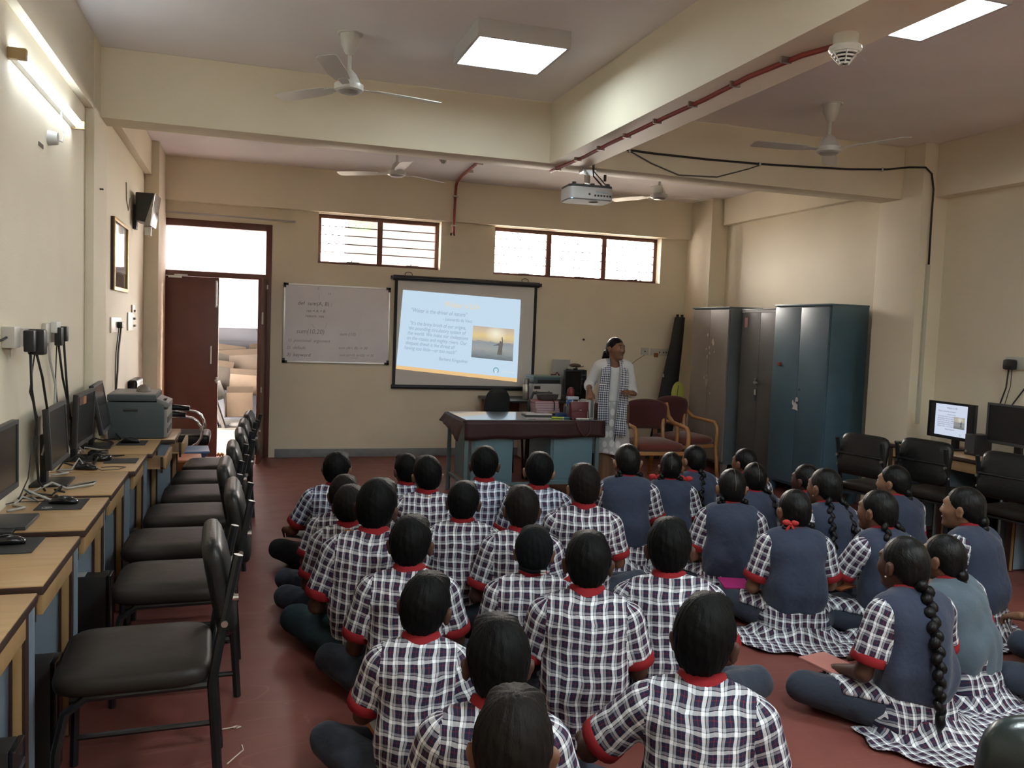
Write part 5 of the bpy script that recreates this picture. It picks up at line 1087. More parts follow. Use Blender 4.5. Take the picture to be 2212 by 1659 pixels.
# ================================================================== people: numpy distance fields -> one smooth mesh per body or garment
F32 = np.float32
class Field:
    def __init__(s, lo, hi, h):
        s.lo = np.array(lo, float); s.h = h
        s.n = [int(math.ceil((hi[i] - lo[i]) / h)) + 1 for i in range(3)]
        s.ax = [(s.lo[i] + h * np.arange(s.n[i])).astype(F32) for i in range(3)]
        s.D = np.full(s.n, 1.0, F32)
    def block(s, lo, hi):
        sl = []
        for i in range(3):
            a = max(int(math.floor((lo[i] - s.lo[i]) / s.h)), 0); b = min(int(math.ceil((hi[i] - s.lo[i]) / s.h)) + 1, s.n[i])
            if b <= a: return None
            sl.append(slice(a, b))
        return tuple(sl), s.ax[0][sl[0]][:, None, None], s.ax[1][sl[1]][None, :, None], s.ax[2][sl[2]][None, None, :]
    def put(s, fn, lo, hi, k=.02, op='add'):
        m = k + 3 * s.h
        B = s.block([lo[i] - m for i in range(3)], [hi[i] + m for i in range(3)])
        if B is None: return s
        sl, X, Y, Z = B; d = fn(X, Y, Z).astype(F32); C = s.D[sl]
        if op == 'add':
            hh = np.maximum(k - np.abs(C - d), 0) / k; s.D[sl] = np.minimum(C, d) - hh * hh * (k * .25)
        elif op == 'sub':
            d = -d; hh = np.maximum(k - np.abs(C - d), 0) / k; s.D[sl] = np.maximum(C, d) + hh * hh * (k * .25)
        return s
    def cut(s, fn):      # keep fn < 0
        s.D = np.maximum(s.D, fn(s.ax[0][:, None, None], s.ax[1][None, :, None], s.ax[2][None, None, :]).astype(F32)); return s
    def cap(s, a, b, r0, r1=None, k=.02, S=(1, 1, 1), op='add'):
        r1 = r0 if r1 is None else r1; a = np.array(a, float); b = np.array(b, float); S = np.array(S, float)
        A = a / S; d = (b - a) / S; bb = max(float(d @ d), 1e-9)
        def fn(X, Y, Z):
            px, py, pz = X / S[0] - A[0], Y / S[1] - A[1], Z / S[2] - A[2]
            t = np.clip((px * d[0] + py * d[1] + pz * d[2]) / bb, 0, 1)
            return np.sqrt((px - t * d[0]) ** 2 + (py - t * d[1]) ** 2 + (pz - t * d[2]) ** 2) - (r0 + (r1 - r0) * t)
        r = max(r0, r1) * S
        return s.put(fn, np.minimum(a, b) - r, np.maximum(a, b) + r, k, op)
    def ell(s, c, r, k=.02, fr=None, op='add'):
        r = np.array(r, float); c = np.array(c, float)
        if fr is None:
            R, o = np.eye(3), np.zeros(3)
        else: R, o = fr
        w = R @ c + o; q = float(r.max())
        def fn(X, Y, Z):
            x, y, z = X - w[0], Y - w[1], Z - w[2]
            lx = (R[0, 0] * x + R[1, 0] * y + R[2, 0] * z) / r[0]; ly = (R[0, 1] * x + R[1, 1] * y + R[2, 1] * z) / r[1]; lz = (R[0, 2] * x + R[1, 2] * y + R[2, 2] * z) / r[2]
            k0 = np.sqrt(lx * lx + ly * ly + lz * lz); k1 = np.sqrt((lx / r[0]) ** 2 + (ly / r[1]) ** 2 + (lz / r[2]) ** 2)
            return k0 * (k0 - 1) / np.maximum(k1, 1e-6)
        return s.put(fn, w - q, w + q, k, op)
    def mesh(s, smooth=1):
        D = s.D; I = D < 0; n = D.shape; cs = (n[0] - 1, n[1] - 1, n[2] - 1)
        cnt = np.zeros(cs, np.int8)
        for dx in (0, 1):
            for dy in (0, 1):
                for dz in (0, 1): cnt += I[dx:dx + cs[0], dy:dy + cs[1], dz:dz + cs[2]]
        act = np.argwhere((cnt > 0) & (cnt < 8))
        if len(act) == 0: return np.zeros((0, 3)), np.zeros((0, 4), int)
        idm = np.full(cs, -1, np.int32); idm[act[:, 0], act[:, 1], act[:, 2]] = np.arange(len(act))
        acc = np.zeros((len(act), 3)); num = np.zeros(len(act))
        cor = [(0, 0, 0), (1, 0, 0), (0, 1, 0), (1, 1, 0), (0, 0, 1), (1, 0, 1), (0, 1, 1), (1, 1, 1)]
        val = [D[act[:, 0] + c[0], act[:, 1] + c[1], act[:, 2] + c[2]].astype(float) for c in cor]
        for i, j in ((0, 1), (2, 3), (4, 5), (6, 7), (0, 2), (1, 3), (4, 6), (5, 7), (0, 4), (1, 5), (2, 6), (3, 7)):
            m = (val[i] < 0) != (val[j] < 0); den = np.where(m, val[i] - val[j], 1.0); t = np.clip(val[i] / den, 0, 1)
            ci, cj = np.array(cor[i], float), np.array(cor[j], float)
            p = ci[None] + t[:, None] * (cj - ci)[None]; acc[m] += p[m]; num[m] += 1
        V = s.lo + s.h * (act + acc / num[:, None])
        Q = []
        for a in range(3):
            b, c = (a + 1) % 3, (a + 2) % 3
            sl0 = [slice(None)] * 3; sl1 = [slice(None)] * 3; sl0[a] = slice(0, -1); sl1[a] = slice(1, None)
            A, B = I[tuple(sl0)], I[tuple(sl1)]
            e = np.argwhere(A != B)
            e = e[(e[:, b] > 0) & (e[:, c] > 0) & (e[:, b] < n[b] - 1) & (e[:, c] < n[c] - 1)]
            if not len(e): continue
            def cell(ob, oc):
                q = e.copy(); q[:, b] += ob; q[:, c] += oc; return idm[q[:, 0], q[:, 1], q[:, 2]]
            q = np.stack([cell(-1, -1), cell(0, -1), cell(0, 0), cell(-1, 0)], 1)
            ins = A[e[:, 0], e[:, 1], e[:, 2]]; q[~ins] = q[~ins][:, ::-1]; Q.append(q)
        Q = np.concatenate(Q); Q = Q[(Q >= 0).all(1)]
        for _ in range(smooth):
            e = np.concatenate([Q[:, [0, 1]], Q[:, [1, 2]], Q[:, [2, 3]], Q[:, [3, 0]]]); nv = len(V)
            S_ = np.stack([np.bincount(e[:, 0], V[e[:, 1], i], nv) + np.bincount(e[:, 1], V[e[:, 0], i], nv) for i in range(3)], 1)
            w = np.bincount(e[:, 0], minlength=nv) + np.bincount(e[:, 1], minlength=nv)
            V = V * .45 + .55 * S_ / np.maximum(w, 1)[:, None]
        return V, Q
def np_mesh(name, V, Q, m, parent, uv=None):
    me = bpy.data.meshes.new(name); nq = len(Q)
    me.vertices.add(len(V)); me.vertices.foreach_set('co', np.ascontiguousarray(V, dtype=F32).ravel())
    me.loops.add(4 * nq); me.loops.foreach_set('vertex_index', np.ascontiguousarray(Q, dtype=np.int32).ravel())
    me.polygons.add(nq); me.polygons.foreach_set('loop_start', np.arange(0, 4 * nq, 4, dtype=np.int32))
    me.update(calc_edges=True); me.validate()
    if uv is not None and len(me.loops) == 4 * nq:
        l = me.uv_layers.new(name='uv'); l.data.foreach_set('uv', np.ascontiguousarray(uv, dtype=F32).ravel())
    me.materials.append(m); me.shade_smooth()
    o = bpy.data.objects.new(name, me); COL.objects.link(o); o.parent = parent
    return o

# ------------------------------------------------------------------ cloth, skin and hair materials
def plaid_mat(name, dark=(.020, .022, .050), pale=(.90, .92, .94), grey=(.40, .41, .45), red=(.16, .022, .035), per=.044):
    m, nt, b = new_mat(name)
    uvn = nt.nodes.new('ShaderNodeTexCoord'); nz = nt.nodes.new('ShaderNodeTexNoise'); nz.inputs['Scale'].default_value = 9.0; nz.inputs['Detail'].default_value = 2
    nt.links.new(uvn.outputs['Object'], nz.inputs['Vector'])
    vm = nt.nodes.new('ShaderNodeVectorMath'); vm.operation = 'MULTIPLY_ADD'; vm.inputs[1].default_value = (.034, .034, 0)
    nt.links.new(nz.outputs['Color'], vm.inputs[0]); nt.links.new(uvn.outputs['UV'], vm.inputs[2])
    sp = nt.nodes.new('ShaderNodeSeparateXYZ'); nt.links.new(vm.outputs[0], sp.inputs[0])
    outs = []
    for ax in ('X', 'Y'):
        dv = nt.nodes.new('ShaderNodeMath'); dv.operation = 'DIVIDE'; dv.inputs[1].default_value = per; nt.links.new(sp.outputs[ax], dv.inputs[0])
        fr = nt.nodes.new('ShaderNodeMath'); fr.operation = 'FRACT'; nt.links.new(dv.outputs[0], fr.inputs[0])
        cr = nt.nodes.new('ShaderNodeValToRGB'); cr.color_ramp.interpolation = 'CONSTANT'; e = cr.color_ramp.elements
        e[0].position = 0; e[0].color = (*dark, 1); e[1].position = .22; e[1].color = (*red, 1)
        for p, c in ((.29, dark), (.50, pale), (.73, (.012, .012, .018)), (.78, grey), (.95, (.012, .012, .018))):
            q = e.new(p); q.color = (*c, 1)
        nt.links.new(fr.outputs[0], cr.inputs[0]); outs.append(cr)
    mx = nt.nodes.new('ShaderNodeMix'); mx.data_type = 'RGBA'; mx.inputs[0].default_value = .40
    nt.links.new(outs[0].outputs[0], mx.inputs[6]); nt.links.new(outs[1].outputs[0], mx.inputs[7]); nt.links.new(mx.outputs[2], b.inputs['Base Color'])
    b.inputs['Roughness'].default_value = .85; b.inputs['Specular IOR Level'].default_value = .2
    n2 = nt.nodes.new('ShaderNodeTexNoise'); n2.inputs['Scale'].default_value = 24; n2.inputs['Detail'].default_value = 3; nt.links.new(uvn.outputs['Object'], n2.inputs['Vector'])
    bp = nt.nodes.new('ShaderNodeBump'); bp.inputs['Strength'].default_value = .45; bp.inputs['Distance'].default_value = .012; nt.links.new(n2.outputs['Fac'], bp.inputs['Height']); nt.links.new(bp.outputs[0], b.inputs['Normal'])
    return m
PLAID = plaid_mat('school plaid'); PLAIDB = plaid_mat('school plaid blue', (.024, .030, .068), (.82, .88, .96), (.36, .41, .52)); PLAIDG = plaid_mat('school plaid grey', (.030, .028, .042), (.66, .66, .66), (.42, .41, .43))
NAVY = mat('navy vest cloth', (.032, .041, .072), .88, bump=.6, bscale=13, bdist=.018, spec=.25, sheen=.15); NAVYL = mat('faded blue vest cloth', (.085, .115, .145), .88, bump=.6, bscale=13, bdist=.018, spec=.25, sheen=.15)
TRS = mat('slate trouser cloth', (.030, .038, .058), .85, bump=.6, bscale=13, bdist=.018, spec=.25, sheen=.1); TRS2 = mat('teal slate trouser cloth', (.022, .042, .052), .85, bump=.6, bscale=13, bdist=.018, spec=.25); TRS3 = mat('charcoal trouser cloth', (.018, .019, .022), .85, bump=.6, bscale=13, bdist=.018, spec=.25)
REDC = mat('red trim cloth', (.235, .014, .018), .85, bump=.3, bscale=80, spec=.2); SOCK = mat('black sock', (.010, .011, .013), .9)
SKINS = [mat('brown skin', (.155, .072, .040), .55, spec=.35), mat('deep brown skin', (.070, .031, .019), .55, spec=.35), mat('light brown skin', (.235, .120, .070), .55, spec=.35)]
def hair_mat(name, col, tilt=.5, rough=.55, spec=.10):
    m, nt, b = new_mat(name); b.inputs['Base Color'].default_value = (*col, 1); b.inputs['Roughness'].default_value = rough; b.inputs['Specular IOR Level'].default_value = spec
    tc = nt.nodes.new('ShaderNodeTexCoord'); rt = nt.nodes.new('ShaderNodeMapping'); rt.inputs['Rotation'].default_value = (tilt, 0, 0); nt.links.new(tc.outputs['Object'], rt.inputs[0])
    fl = nt.nodes.new('ShaderNodeVectorMath'); fl.operation = 'MULTIPLY'; fl.inputs[1].default_value = (1, 1, 0); nt.links.new(rt.outputs[0], fl.inputs[0])
    nm = nt.nodes.new('ShaderNodeVectorMath'); nm.operation = 'NORMALIZE'; nt.links.new(fl.outputs[0], nm.inputs[0])
    z = nt.nodes.new('ShaderNodeVectorMath'); z.operation = 'MULTIPLY_ADD'; z.inputs[1].default_value = (1, 1, 3); nt.links.new(rt.outputs[0], z.inputs[0]); nt.links.new(nm.outputs[0], z.inputs[2])
    n = nt.nodes.new('ShaderNodeTexNoise'); n.inputs['Scale'].default_value = 26; n.inputs['Detail'].default_value = 4; n.inputs['Distortion'].default_value = .3; nt.links.new(z.outputs[0], n.inputs['Vector'])
    bp = nt.nodes.new('ShaderNodeBump'); bp.inputs['Strength'].default_value = .45; bp.inputs['Distance'].default_value = .005; nt.links.new(n.outputs['Fac'], bp.inputs['Height']); nt.links.new(bp.outputs[0], b.inputs['Normal'])
    return m
HAIR = hair_mat('black hair', (.0032, .0031, .0032)); HAIRB = hair_mat('brown black hair', (.0085, .0064, .005)); HAIRG = hair_mat('oiled black hair', (.003, .0029, .003), .9, .36, .22)
EYEW = mat('eye white', (.55, .52, .48), .3); EYED = mat('dark iris', (.01, .007, .005), .2); LIPC = mat('lip tone', (.17, .055, .045), .5); BROW = mat('eyebrow hair', (.012, .009, .008), .8)

def rotm(yaw=0, pitch=0, roll=0):       # yaw + = turn left, pitch + = look up, roll + = tilt to the right side
    cz, sz, cx, sx, cy, sy = cos(yaw), sin(yaw), cos(pitch), sin(pitch), cos(roll), sin(roll)
    return np.array([[cz, -sz, 0], [sz, cz, 0], [0, 0, 1]]) @ np.array([[1, 0, 0], [0, cx, -sx], [0, sx, cx]]) @ np.array([[cy, 0, sy], [0, 1, 0], [-sy, 0, cy]])
def hd(fr, p): return fr[0] @ np.array(p, float) + fr[1]
def head_field(f, fr, face, sc=1.0, ears=True, girl=False):
    q = lambda *v: hd(fr, np.array(v) * sc)
    E = lambda c, r, k=.02, op='add': f.ell(np.array(c) * sc, np.array(r) * sc, k * sc, fr, op)
    E((0, -.012, .018), (.074, .092, .095)); E((0, .035, -.022), (.060, .058, .086), .03)
    f.cap(q(0, .02, -.035), q(0, .058, -.088), (.052 if girl else .055) * sc, .026 * sc, .03 * sc)
    E((.034, .062, -.022), (.026, .022, .022), .03); E((-.034, .062, -.022), (.026, .022, .022), .03)
    f.cap(q(0, .086, .012), q(0, .106, -.026), .0085 * sc, .0125 * sc, .014 * sc)
    E((.012, .098, -.030), (.0095, .010, .008), .008); E((-.012, .098, -.030), (.0095, .010, .008), .008)
    f.cap(q(-.036, .078, .030), q(.036, .078, .030), .011 * sc, None, .02 * sc)
    E((0, .086, -.094), (.018, .016, .016), .02)
    if face:
        for s in (-1, 1): E((s * .031, .096, .008), (.016, .012, .011), .012, 'sub')
        f.cap(q(-.021, .088, -.056), q(.021, .088, -.056), .0065 * sc, None, .008 * sc); f.cap(q(-.017, .087, -.065), q(.017, .087, -.065), .0075 * sc, None, .007 * sc)
    if ears:
        for s in (-1, 1):
            E((s * .083, -.012, -.012), (.013, .020, .034), .008); E((s * .093, -.018, .002), (.009, .016, .020), .006)
            E((s * .096, -.006, -.008), (.007, .009, .014), .006, 'sub')
def hair_field(fr, sc, girl, vol=0.0, h=.0055, cutb=None, fringe=0.0):
    c = fr[1]; f = Field(c - .15, c + .15, h)
    if girl:
        f.ell(np.array((0, -.015, .022)) * sc, np.array((.081, .099, .099)) * sc, .01, fr)
        f.ell(np.array((0, -.068, -.030)) * sc, np.array((.058, .038, .050)) * sc, .03, fr)
        sl, z0 = 1.02, -.006
    else:
        f.ell(np.array((0, -.016, .024 + vol * .3)) * sc, np.array((.0865, .104, .099 + vol)) * sc, .01, fr)
        f.ell(np.array((0, -.066, -.025)) * sc, np.array((.060, .040, .056)) * sc, .03, fr)
        f.ell(np.array((0, .05, .085 + vol)) * sc, np.array((.062, .045, .030)) * sc, .03, fr)
        sl, z0 = .80, -.014
    if cutb is not None: z0 = cutb
    R = fr[0]; o = fr[1]
    def plane(X, Y, Z):
        x, y, z = X - o[0], Y - o[1], Z - o[2]
        ly = R[0, 1] * x + R[1, 1] * y + R[2, 1] * z; lz = R[0, 2] * x + R[1, 2] * y + R[2, 2] * z; lx = R[0, 0] * x + R[1, 0] * y + R[2, 0] * z
        wob = .004 * np.sin(lx * 140 + 1.3) + .003 * np.sin(lx * 300)
        ee = np.where(ly > .02, sl * ly + z0, np.maximum(sl * ly + z0, (-.084 if girl else -.074) + .25 * np.abs(lx)))
        return (ee * sc - lz + wob) * .75
    f.cut(plane)
    if not girl:
        for s in (-1, 1): f.ell(np.array((s * .098, -.012, -.022)) * sc, np.array((.027, .030, .044)) * sc, .008, fr, 'sub')
    else:
        for s in (-1, 1): f.ell(np.array((s * .094, -.004, -.016)) * sc, np.array((.022, .022, .034)) * sc, .006, fr, 'sub')
    V, Q = f.mesh(1)
    L = (V - o) @ R
    th = np.arctan2(L[:, 0], -L[:, 1] - .02); ph_ = L[:, 2]
    amp = .0005 if girl else .0009
    d = amp * (np.sin(th * 23 + ph_ * 30) + .7 * np.sin(th * 41 - ph_ * 50 + 1) + .6 * np.sin(ph_ * 160 + th * 9))
    nr = L / np.maximum(np.linalg.norm(L, axis=1), 1e-6)[:, None]
    return V + (nr * d[:, None]) @ R.T, Q
def arc_u(x, y, a, b):        # arc length round an ellipse measured from the back
    xx = np.clip(x / a, -.985, .985); y = -b * np.sqrt(1 - xx * xx); x = xx * a
    T = np.linspace(-pi, pi, 361); ds = np.sqrt((a * np.cos(T)) ** 2 + (b * np.sin(T)) ** 2) * (2 * pi / 360); cum = np.cumsum(ds); cum -= cum[180]
    th = np.arctan2(x / a, -y / b); return np.interp(th, T, cum)
def seg_t(P, a, b):
    d = b - a; t = ((P - a) @ d) / (d @ d); tc = np.clip(t, 0, 1); return t, np.linalg.norm(P - (a + tc[:, None] * d), axis=1)
def hand_mesh(W, f_, n_, thumb, sc=.85, curl=(.35, .5), spread=.10, h=.0042):
    """five fingered hand: wrist W, finger direction f_, back-of-hand normal n_, thumb +1/-1 along side"""
    f_ = np.array(f_, float); f_ /= np.linalg.norm(f_); n_ = np.array(n_, float); n_ -= f_ * (n_ @ f_); n_ /= np.linalg.norm(n_); s_ = np.cross(f_, n_)
    R = np.stack([s_, f_, n_], 1); P = lambda a, b, c: W + R @ (np.array((a, b, c)) * sc)
    F = Field(W - .14 * sc - .02, W + .21 * sc, h)
    F = Field(np.minimum(W, P(0, .17, 0)) - .085, np.maximum(W, P(0, .17, 0)) + .085, h)
    F.cap(P(0, -.03, 0), P(0, .01, 0), .024 * sc, .024 * sc, .01)
    for u in (-.027, -.009, .009, .026): F.cap(P(u * .55, .005, 0), P(u, .078, .002), .0155 * sc, .0125 * sc, .014 * sc)
    for i, (u, L) in enumerate(((-.029, .066), (-.0095, .076), (.0095, .071), (.028, .056))):
        a = spread * (u / .03); p = np.array((u, .080, .001)); c1, c2 = curl; ang = 0
        for j, (q, rr) in enumerate(((.45, .0095), (.32, .0085), (.23, .0075))):
            ang += (c1 if j == 0 else c2) * (1 + .12 * i * (1 if thumb < 0 else -1) * .3)
            d = np.array((sin(a) * cos(ang), cos(a) * cos(ang), -sin(ang))); p2 = p + d * L * q * 1.08
            F.cap(P(*p), P(*p2), rr * sc, rr * .92 * sc, .004 * sc); p = p2
    t = thumb
    F.cap(P(t * .020, .020, -.004), P(t * .046, .050, -.012), .0135 * sc, .011 * sc, .012 * sc); F.cap(P(t * .046, .050, -.012), P(t * .050, .082, -.020), .0105 * sc, .0085 * sc, .004 * sc)
    return F.mesh(1)
def bow(par, p, sc=1.0, tails=True):
    p = Vector(p); m = MB()
    for s in (-1, 1): m.ell(p + Vector((s * .018 * sc, 0, .006 * sc)), (.019 * sc, .008 * sc, .013 * sc), 10, 6)
    if tails:
        for s in (-1, 1): m.tube([p, p + Vector((s * .012, .0, -.02)) * sc, p + Vector((s * .018, 0, -.045)) * sc], [.004 * sc, .007 * sc, .009 * sc], 6, sx=.5)
    m.ell(p, (.007 * sc, .008 * sc, .007 * sc), 8, 6)
    return m.build('ribbon', mat('bright red ribbon', (.42, .022, .020), .7), par, smooth=True)
def braid(par, pts, r=.016, n=14, m=None, end=None):
    pts = [Vector(p) for p in pts]; L = [0]
    for a, b in zip(pts, pts[1:]): L.append(L[-1] + (b - a).length)
    def at(s):
        s *= L[-1]
        for i in range(len(pts) - 1):
            if s <= L[i + 1] + 1e-9: return pts[i].lerp(pts[i + 1], (s - L[i]) / max(L[i + 1] - L[i], 1e-9))
        return pts[-1]
    mb = MB()
    for k in range(n):
        c = at((k + .5) / n); t = (at(min((k + 1) / n, 1)) - at(k / n)); s = 1 if k % 2 else -1; q = r * (1 - .35 * k / n)
        sd = t.cross(Vector((0, 1, 0)));  sd = sd.normalized() if sd.length > 1e-6 else Vector((1, 0, 0))
        R = t.to_track_quat('Z', 'Y').to_matrix().to_4x4() @ Matrix.Rotation(s * .5, 4, 'Y')
        mb.ell(c + sd * (s * q * .32), (q * .80, q * .85, L[-1] / n * .95), 9, 6, T=R)
    return mb.build('braid', m or HAIRG, par, smooth=True)

def wrinkle(V, seed, amp, f0=22.0):
    rr = np.random.RandomState(seed); d = np.zeros(len(V))
    for _ in range(5):
        k = rr.normal(size=3); k /= np.linalg.norm(k); k *= f0 * rr.uniform(.6, 2.0)
        d += np.sin(V @ k * 2.2 + rr.uniform(0, 6.28)) / 5 * rr.uniform(.6, 1.4)
    return d * amp
def vnormals(V, Q):
    n = np.cross(V[Q[:, 2]] - V[Q[:, 0]], V[Q[:, 3]] - V[Q[:, 1]]); N = np.zeros_like(V)
    for i in range(3):
        for c in range(4): N[:, i] += np.bincount(Q[:, c], n[:, i], len(V))
    return N / np.maximum(np.linalg.norm(N, axis=1), 1e-9)[:, None]

COUNT = [0]
def student(label, head_xy, H, yaw=0, girl=False, hyaw=0, hpitch=0, hroll=0, lean=0.0, side=0.0, skin=0, hair=None, vol=0.0, trs=None, shirt=None, vest=None, fine=False, face=False,
            armL='lap', armR='lap', wide=1.0, bald_ears=True, cap=False, lanyard=False, glasses=False, hands='', hairdo='', tunic=False, kneeL=0.0, kneeR=0.0, group=None, seed=None, hcut=None):
    """cross-legged pupil; head_xy = where the crown is, H = crown height, yaw = body turn (+ left)"""
    COUNT[0] += 1; sd = COUNT[0] if seed is None else seed
    sc = H / .80; A = np.array
    Rl = rotm(0, -lean, side)
    P0 = A((0, 0, .12))
    up = lambda p: P0 + Rl @ (A(p, float) - P0)
    N = up((0, .045, .535)); hipw = wide
    Rh = rotm(hyaw, hpitch, hroll); hc = N + A((0, .024, .045)) + Rh @ A((0, .016, .070)); 
    crown = hc + Rh @ A((0, -.01, .126)); kz = .80 / crown[2]; 
    # uniform scale so that the crown is at H
    sc = H / crown[2]
    root = thing('person', label, 'person', group=group)
    cy, sy = cos(yaw), sin(yaw); ox, oy = crown[0] * sc, crown[1] * sc
    root.location = (head_xy[0] - (ox * cy - oy * sy), head_xy[1] - (ox * sy + oy * cy), 0); root.rotation_euler = (0, 0, yaw)
    h = (.0085 if fine else .0105)
    sk = SKINS[skin]; lo, hi = A((-.47, -.26, -.01)), A((.47, .50, .90))
    wide = wide * .92
    S = {s: up((s * .158 * wide, .020, .468)) for s in (-1, 1)}
    arms = {}
    for s, am in ((-1, armL), (1, armR)):
        if isinstance(am, str):
            E_, W_2 = {'lap': ((.225, .055, .265), (.085, .265, .205)), 'knee': ((.265, .12, .255), (.30, .30, .215)), 'out': ((.29, .10, .285), (.33, .32, .215)), 'write': ((.215, .10, .27), (.10, .30, .22)), 'low': ((.235, .03, .235), (.17, .235, .165)), 'chin': ((.17, .20, .25), (.06, .20, .40)), 'clasp': ((.215, .13, .275), (.035, .30, .265))}[am]
        else: E_, W_2 = am
        arms[s] = (A((s * E_[0] * (.90 if isinstance(am, str) else 1), E_[1], E_[2])), A((s * W_2[0], W_2[1], W_2[2])))
    fr = (Rh, hc)
    # --- body
    b = Field(lo, hi, h)
    b.cap((0, 0, .11), up((0, -.02, .25)), .088, .082, .03, (1.45, 1, 1)); b.cap(up((0, -.02, .25)), up((0, .0, .42)), .082, .085, .03, (1.42, 1, 1))
    b.cap(S[-1] * .8 + N * .2 - A((0, 0, .02)), S[1] * .8 + N * .2 - A((0, 0, .02)), .048, None, .04)
    b.cap(N - A((0, .01, .02)), hc + Rh @ A((0, -.022, -.05)), .052, .049, .03)
    head_field(b, fr, face, 1.0, True, girl)
    for s in (-1, 1):
        E_, W2 = arms[s]
        b.cap(S[s], E_, .044, .034, .02); b.cap(E_, W2, .035, .0235, .012)
        if ('L' if s < 0 else 'R') not in hands:
            d = A((-s * .045, .05, -.02)); b.cap(W2, W2 + d, .024, .024, .01, (1, 1, 1)); b.cap(W2 + d, W2 + d * 1.9 + A((0, 0, -.02)), .022, .014, .01)
    V, Q = b.mesh(1)
    for s, c in ((-1, 'L'), (1, 'R')):
        if c in hands:
            E_, W2 = arms[s]; d = (W2 - E_); d /= np.linalg.norm(d)
            fd = d + A((-s * .35, .1, -.1)); V2, Q2 = hand_mesh(W2 + d * .01, fd, A((s * .25, -.1, 1.0)), -s, .86)
            Q = np.concatenate([Q, Q2 + len(V)]); V = np.concatenate([V, V2])
    body = np_mesh('body', V * sc, Q, sk, root)
    # --- hair
    hm = hair or (HAIRG if girl else HAIR)
    V, Q = hair_field(fr, 1.0, girl, vol, .0048 if fine else .006, hcut)
    ho = np_mesh('hair', (V - hc) * sc, Q, hm, root); ho.location = tuple(hc * sc)
    # --- shirt or kameez
    inf = .012; sh = shirt or PLAID
    def garment(hh, inf, sleeves, zcut, name, m, uvs=True, wr=.006, neckcut=True):
        g = Field(lo, hi, hh)
        g.cap((0, -.005, .05), up((0, -.03, .25)), .104 + inf, .098 + inf, .03, (1.38 * wide, 1, 1)); g.cap(up((0, -.03, .25)), up((0, -.006, .43)), .098 + inf, .094 + inf, .04, (1.40 * wide, 1, 1))
        if girl and tunic and sleeves: g.cap((-.075, -.025, .07), (.075, -.025, .07), .112, None, .04)
        w = .78 if sleeves else .74
        g.cap(S[-1] * w + N * (1 - w) - A((0, .004, .018)), S[1] * w + N * (1 - w) - A((0, .004, .018)), .053 + inf, None, .05)
        for s in (-1, 1): g.cap(S[s] * .6 + N * .4 - A((0, 0, .0)), N - A((0, .012, .025)), .050 + inf, .052 + inf, .04)
        if sleeves:
            for s in (-1, 1):
                E_ = arms[s][0]; e2 = S[s] + (E_ - S[s]) * .72; d = (E_ - S[s]) / np.linalg.norm(E_ - S[s])
                r0, r1 = .050 + inf, .047 + inf * 1.6
                g.cap(S[s], e2, r0, r1, .03)
                g.put((lambda dd, ee: (lambda X, Y, Z: np.maximum(-((X - ee[0]) * dd[0] + (Y - ee[1]) * dd[1] + (Z - ee[2]) * dd[2]), np.sqrt((X - ee[0]) ** 2 + (Y - ee[1]) ** 2 + (Z - ee[2]) ** 2) - .085)))(d, e2), e2 - .08, e2 + .08, .006, 'sub')
        else:
            for s in (-1, 1):
                E_ = arms[s][0]; g.cap(S[s] + A((s * .045, 0, .0)), E_ + A((s * .02, 0, 0)), .052, .05, .01, op='sub')
        g.put(lambda X, Y, Z: np.sqrt((X - N[0]) ** 2 + (Y - N[1] - .012) ** 2 + ((Z - N[2] - .035) * .8) ** 2) - .050, N - .06, N + .09, .01, 'sub')
        g.cut(lambda X, Y, Z: zcut + .006 * np.sin(X * 40 + sd) + .55 * np.maximum(Y - .05, 0) + .0 * X - Z)
        V, Q = g.mesh(2)
        if wr:
            Nn = vnormals(V, Q); low = np.clip(1.25 - V[:, 2] / .42, .25, 1.2); V = V + Nn * (wrinkle(V * A((1.0, 1.0, .55)), sd * 7 + 1, wr * 2.3, 21) * low)[:, None]
        uv = None
        if uvs:
            C = V[Q].mean(1); part = np.zeros(len(C), int)
            if sleeves:
                for s in (-1, 1):
                    t, dd = seg_t(C, S[s], arms[s][0]); off = (C - N) @ Rl[:, 0] * s
                    part[((off > .150 * wide) | (C[:, 2] < S[s][2] - .10)) & (dd < .082) & (off > .10)] = s
            U = np.zeros((len(V), 3, 2)); Li = (V - P0) @ Rl
            U[:, 0, 0] = arc_u(Li[:, 0], Li[:, 1] + .02, .165 * wide, .125); U[:, 0, 1] = Li[:, 2] + .25 * np.maximum(Li[:, 1], 0)
            for j, s in ((1, 1), (2, -1)):
                a_, e_ = S[s], arms[s][0]; d = (e_ - a_) / np.linalg.norm(e_ - a_); rel = V - a_
                U[:, j, 1] = rel @ d; x_ = np.cross(d, A((0, 1, 0))); x_ /= np.linalg.norm(x_); y_ = np.cross(d, x_)
                U[:, j, 0] = np.arctan2(rel @ x_, rel @ y_) * .060
            pid = np.where(part == 0, 0, np.where(part == 1, 1, 2)); uv = U[Q, pid[:, None]].copy()
            for f_i in (0,):
                du = uv[:, :, 0].max(1) - uv[:, :, 0].min(1); bad = du > .12
                if bad.any():
                    w_ = np.where(pid == 0, .92, 2 * pi * .060); q_ = uv[bad, :, 0]; q_ = np.where(q_ < 0, q_ + w_[bad][:, None], q_); uv[bad, :, 0] = q_
            uv = uv * sc + A(((sd * .0137) % .044, (sd * .0091) % .044))
        return np_mesh(name, V * sc, Q, m, root, uv)
    garment(h, inf, True, .03 if not girl else (.006 if tunic else .05), 'shirt' if not girl else 'kameez', sh)
    if girl: garment(h, inf + .0075, False, .150 if tunic else .06, 'vest', vest or NAVY, False, .009)
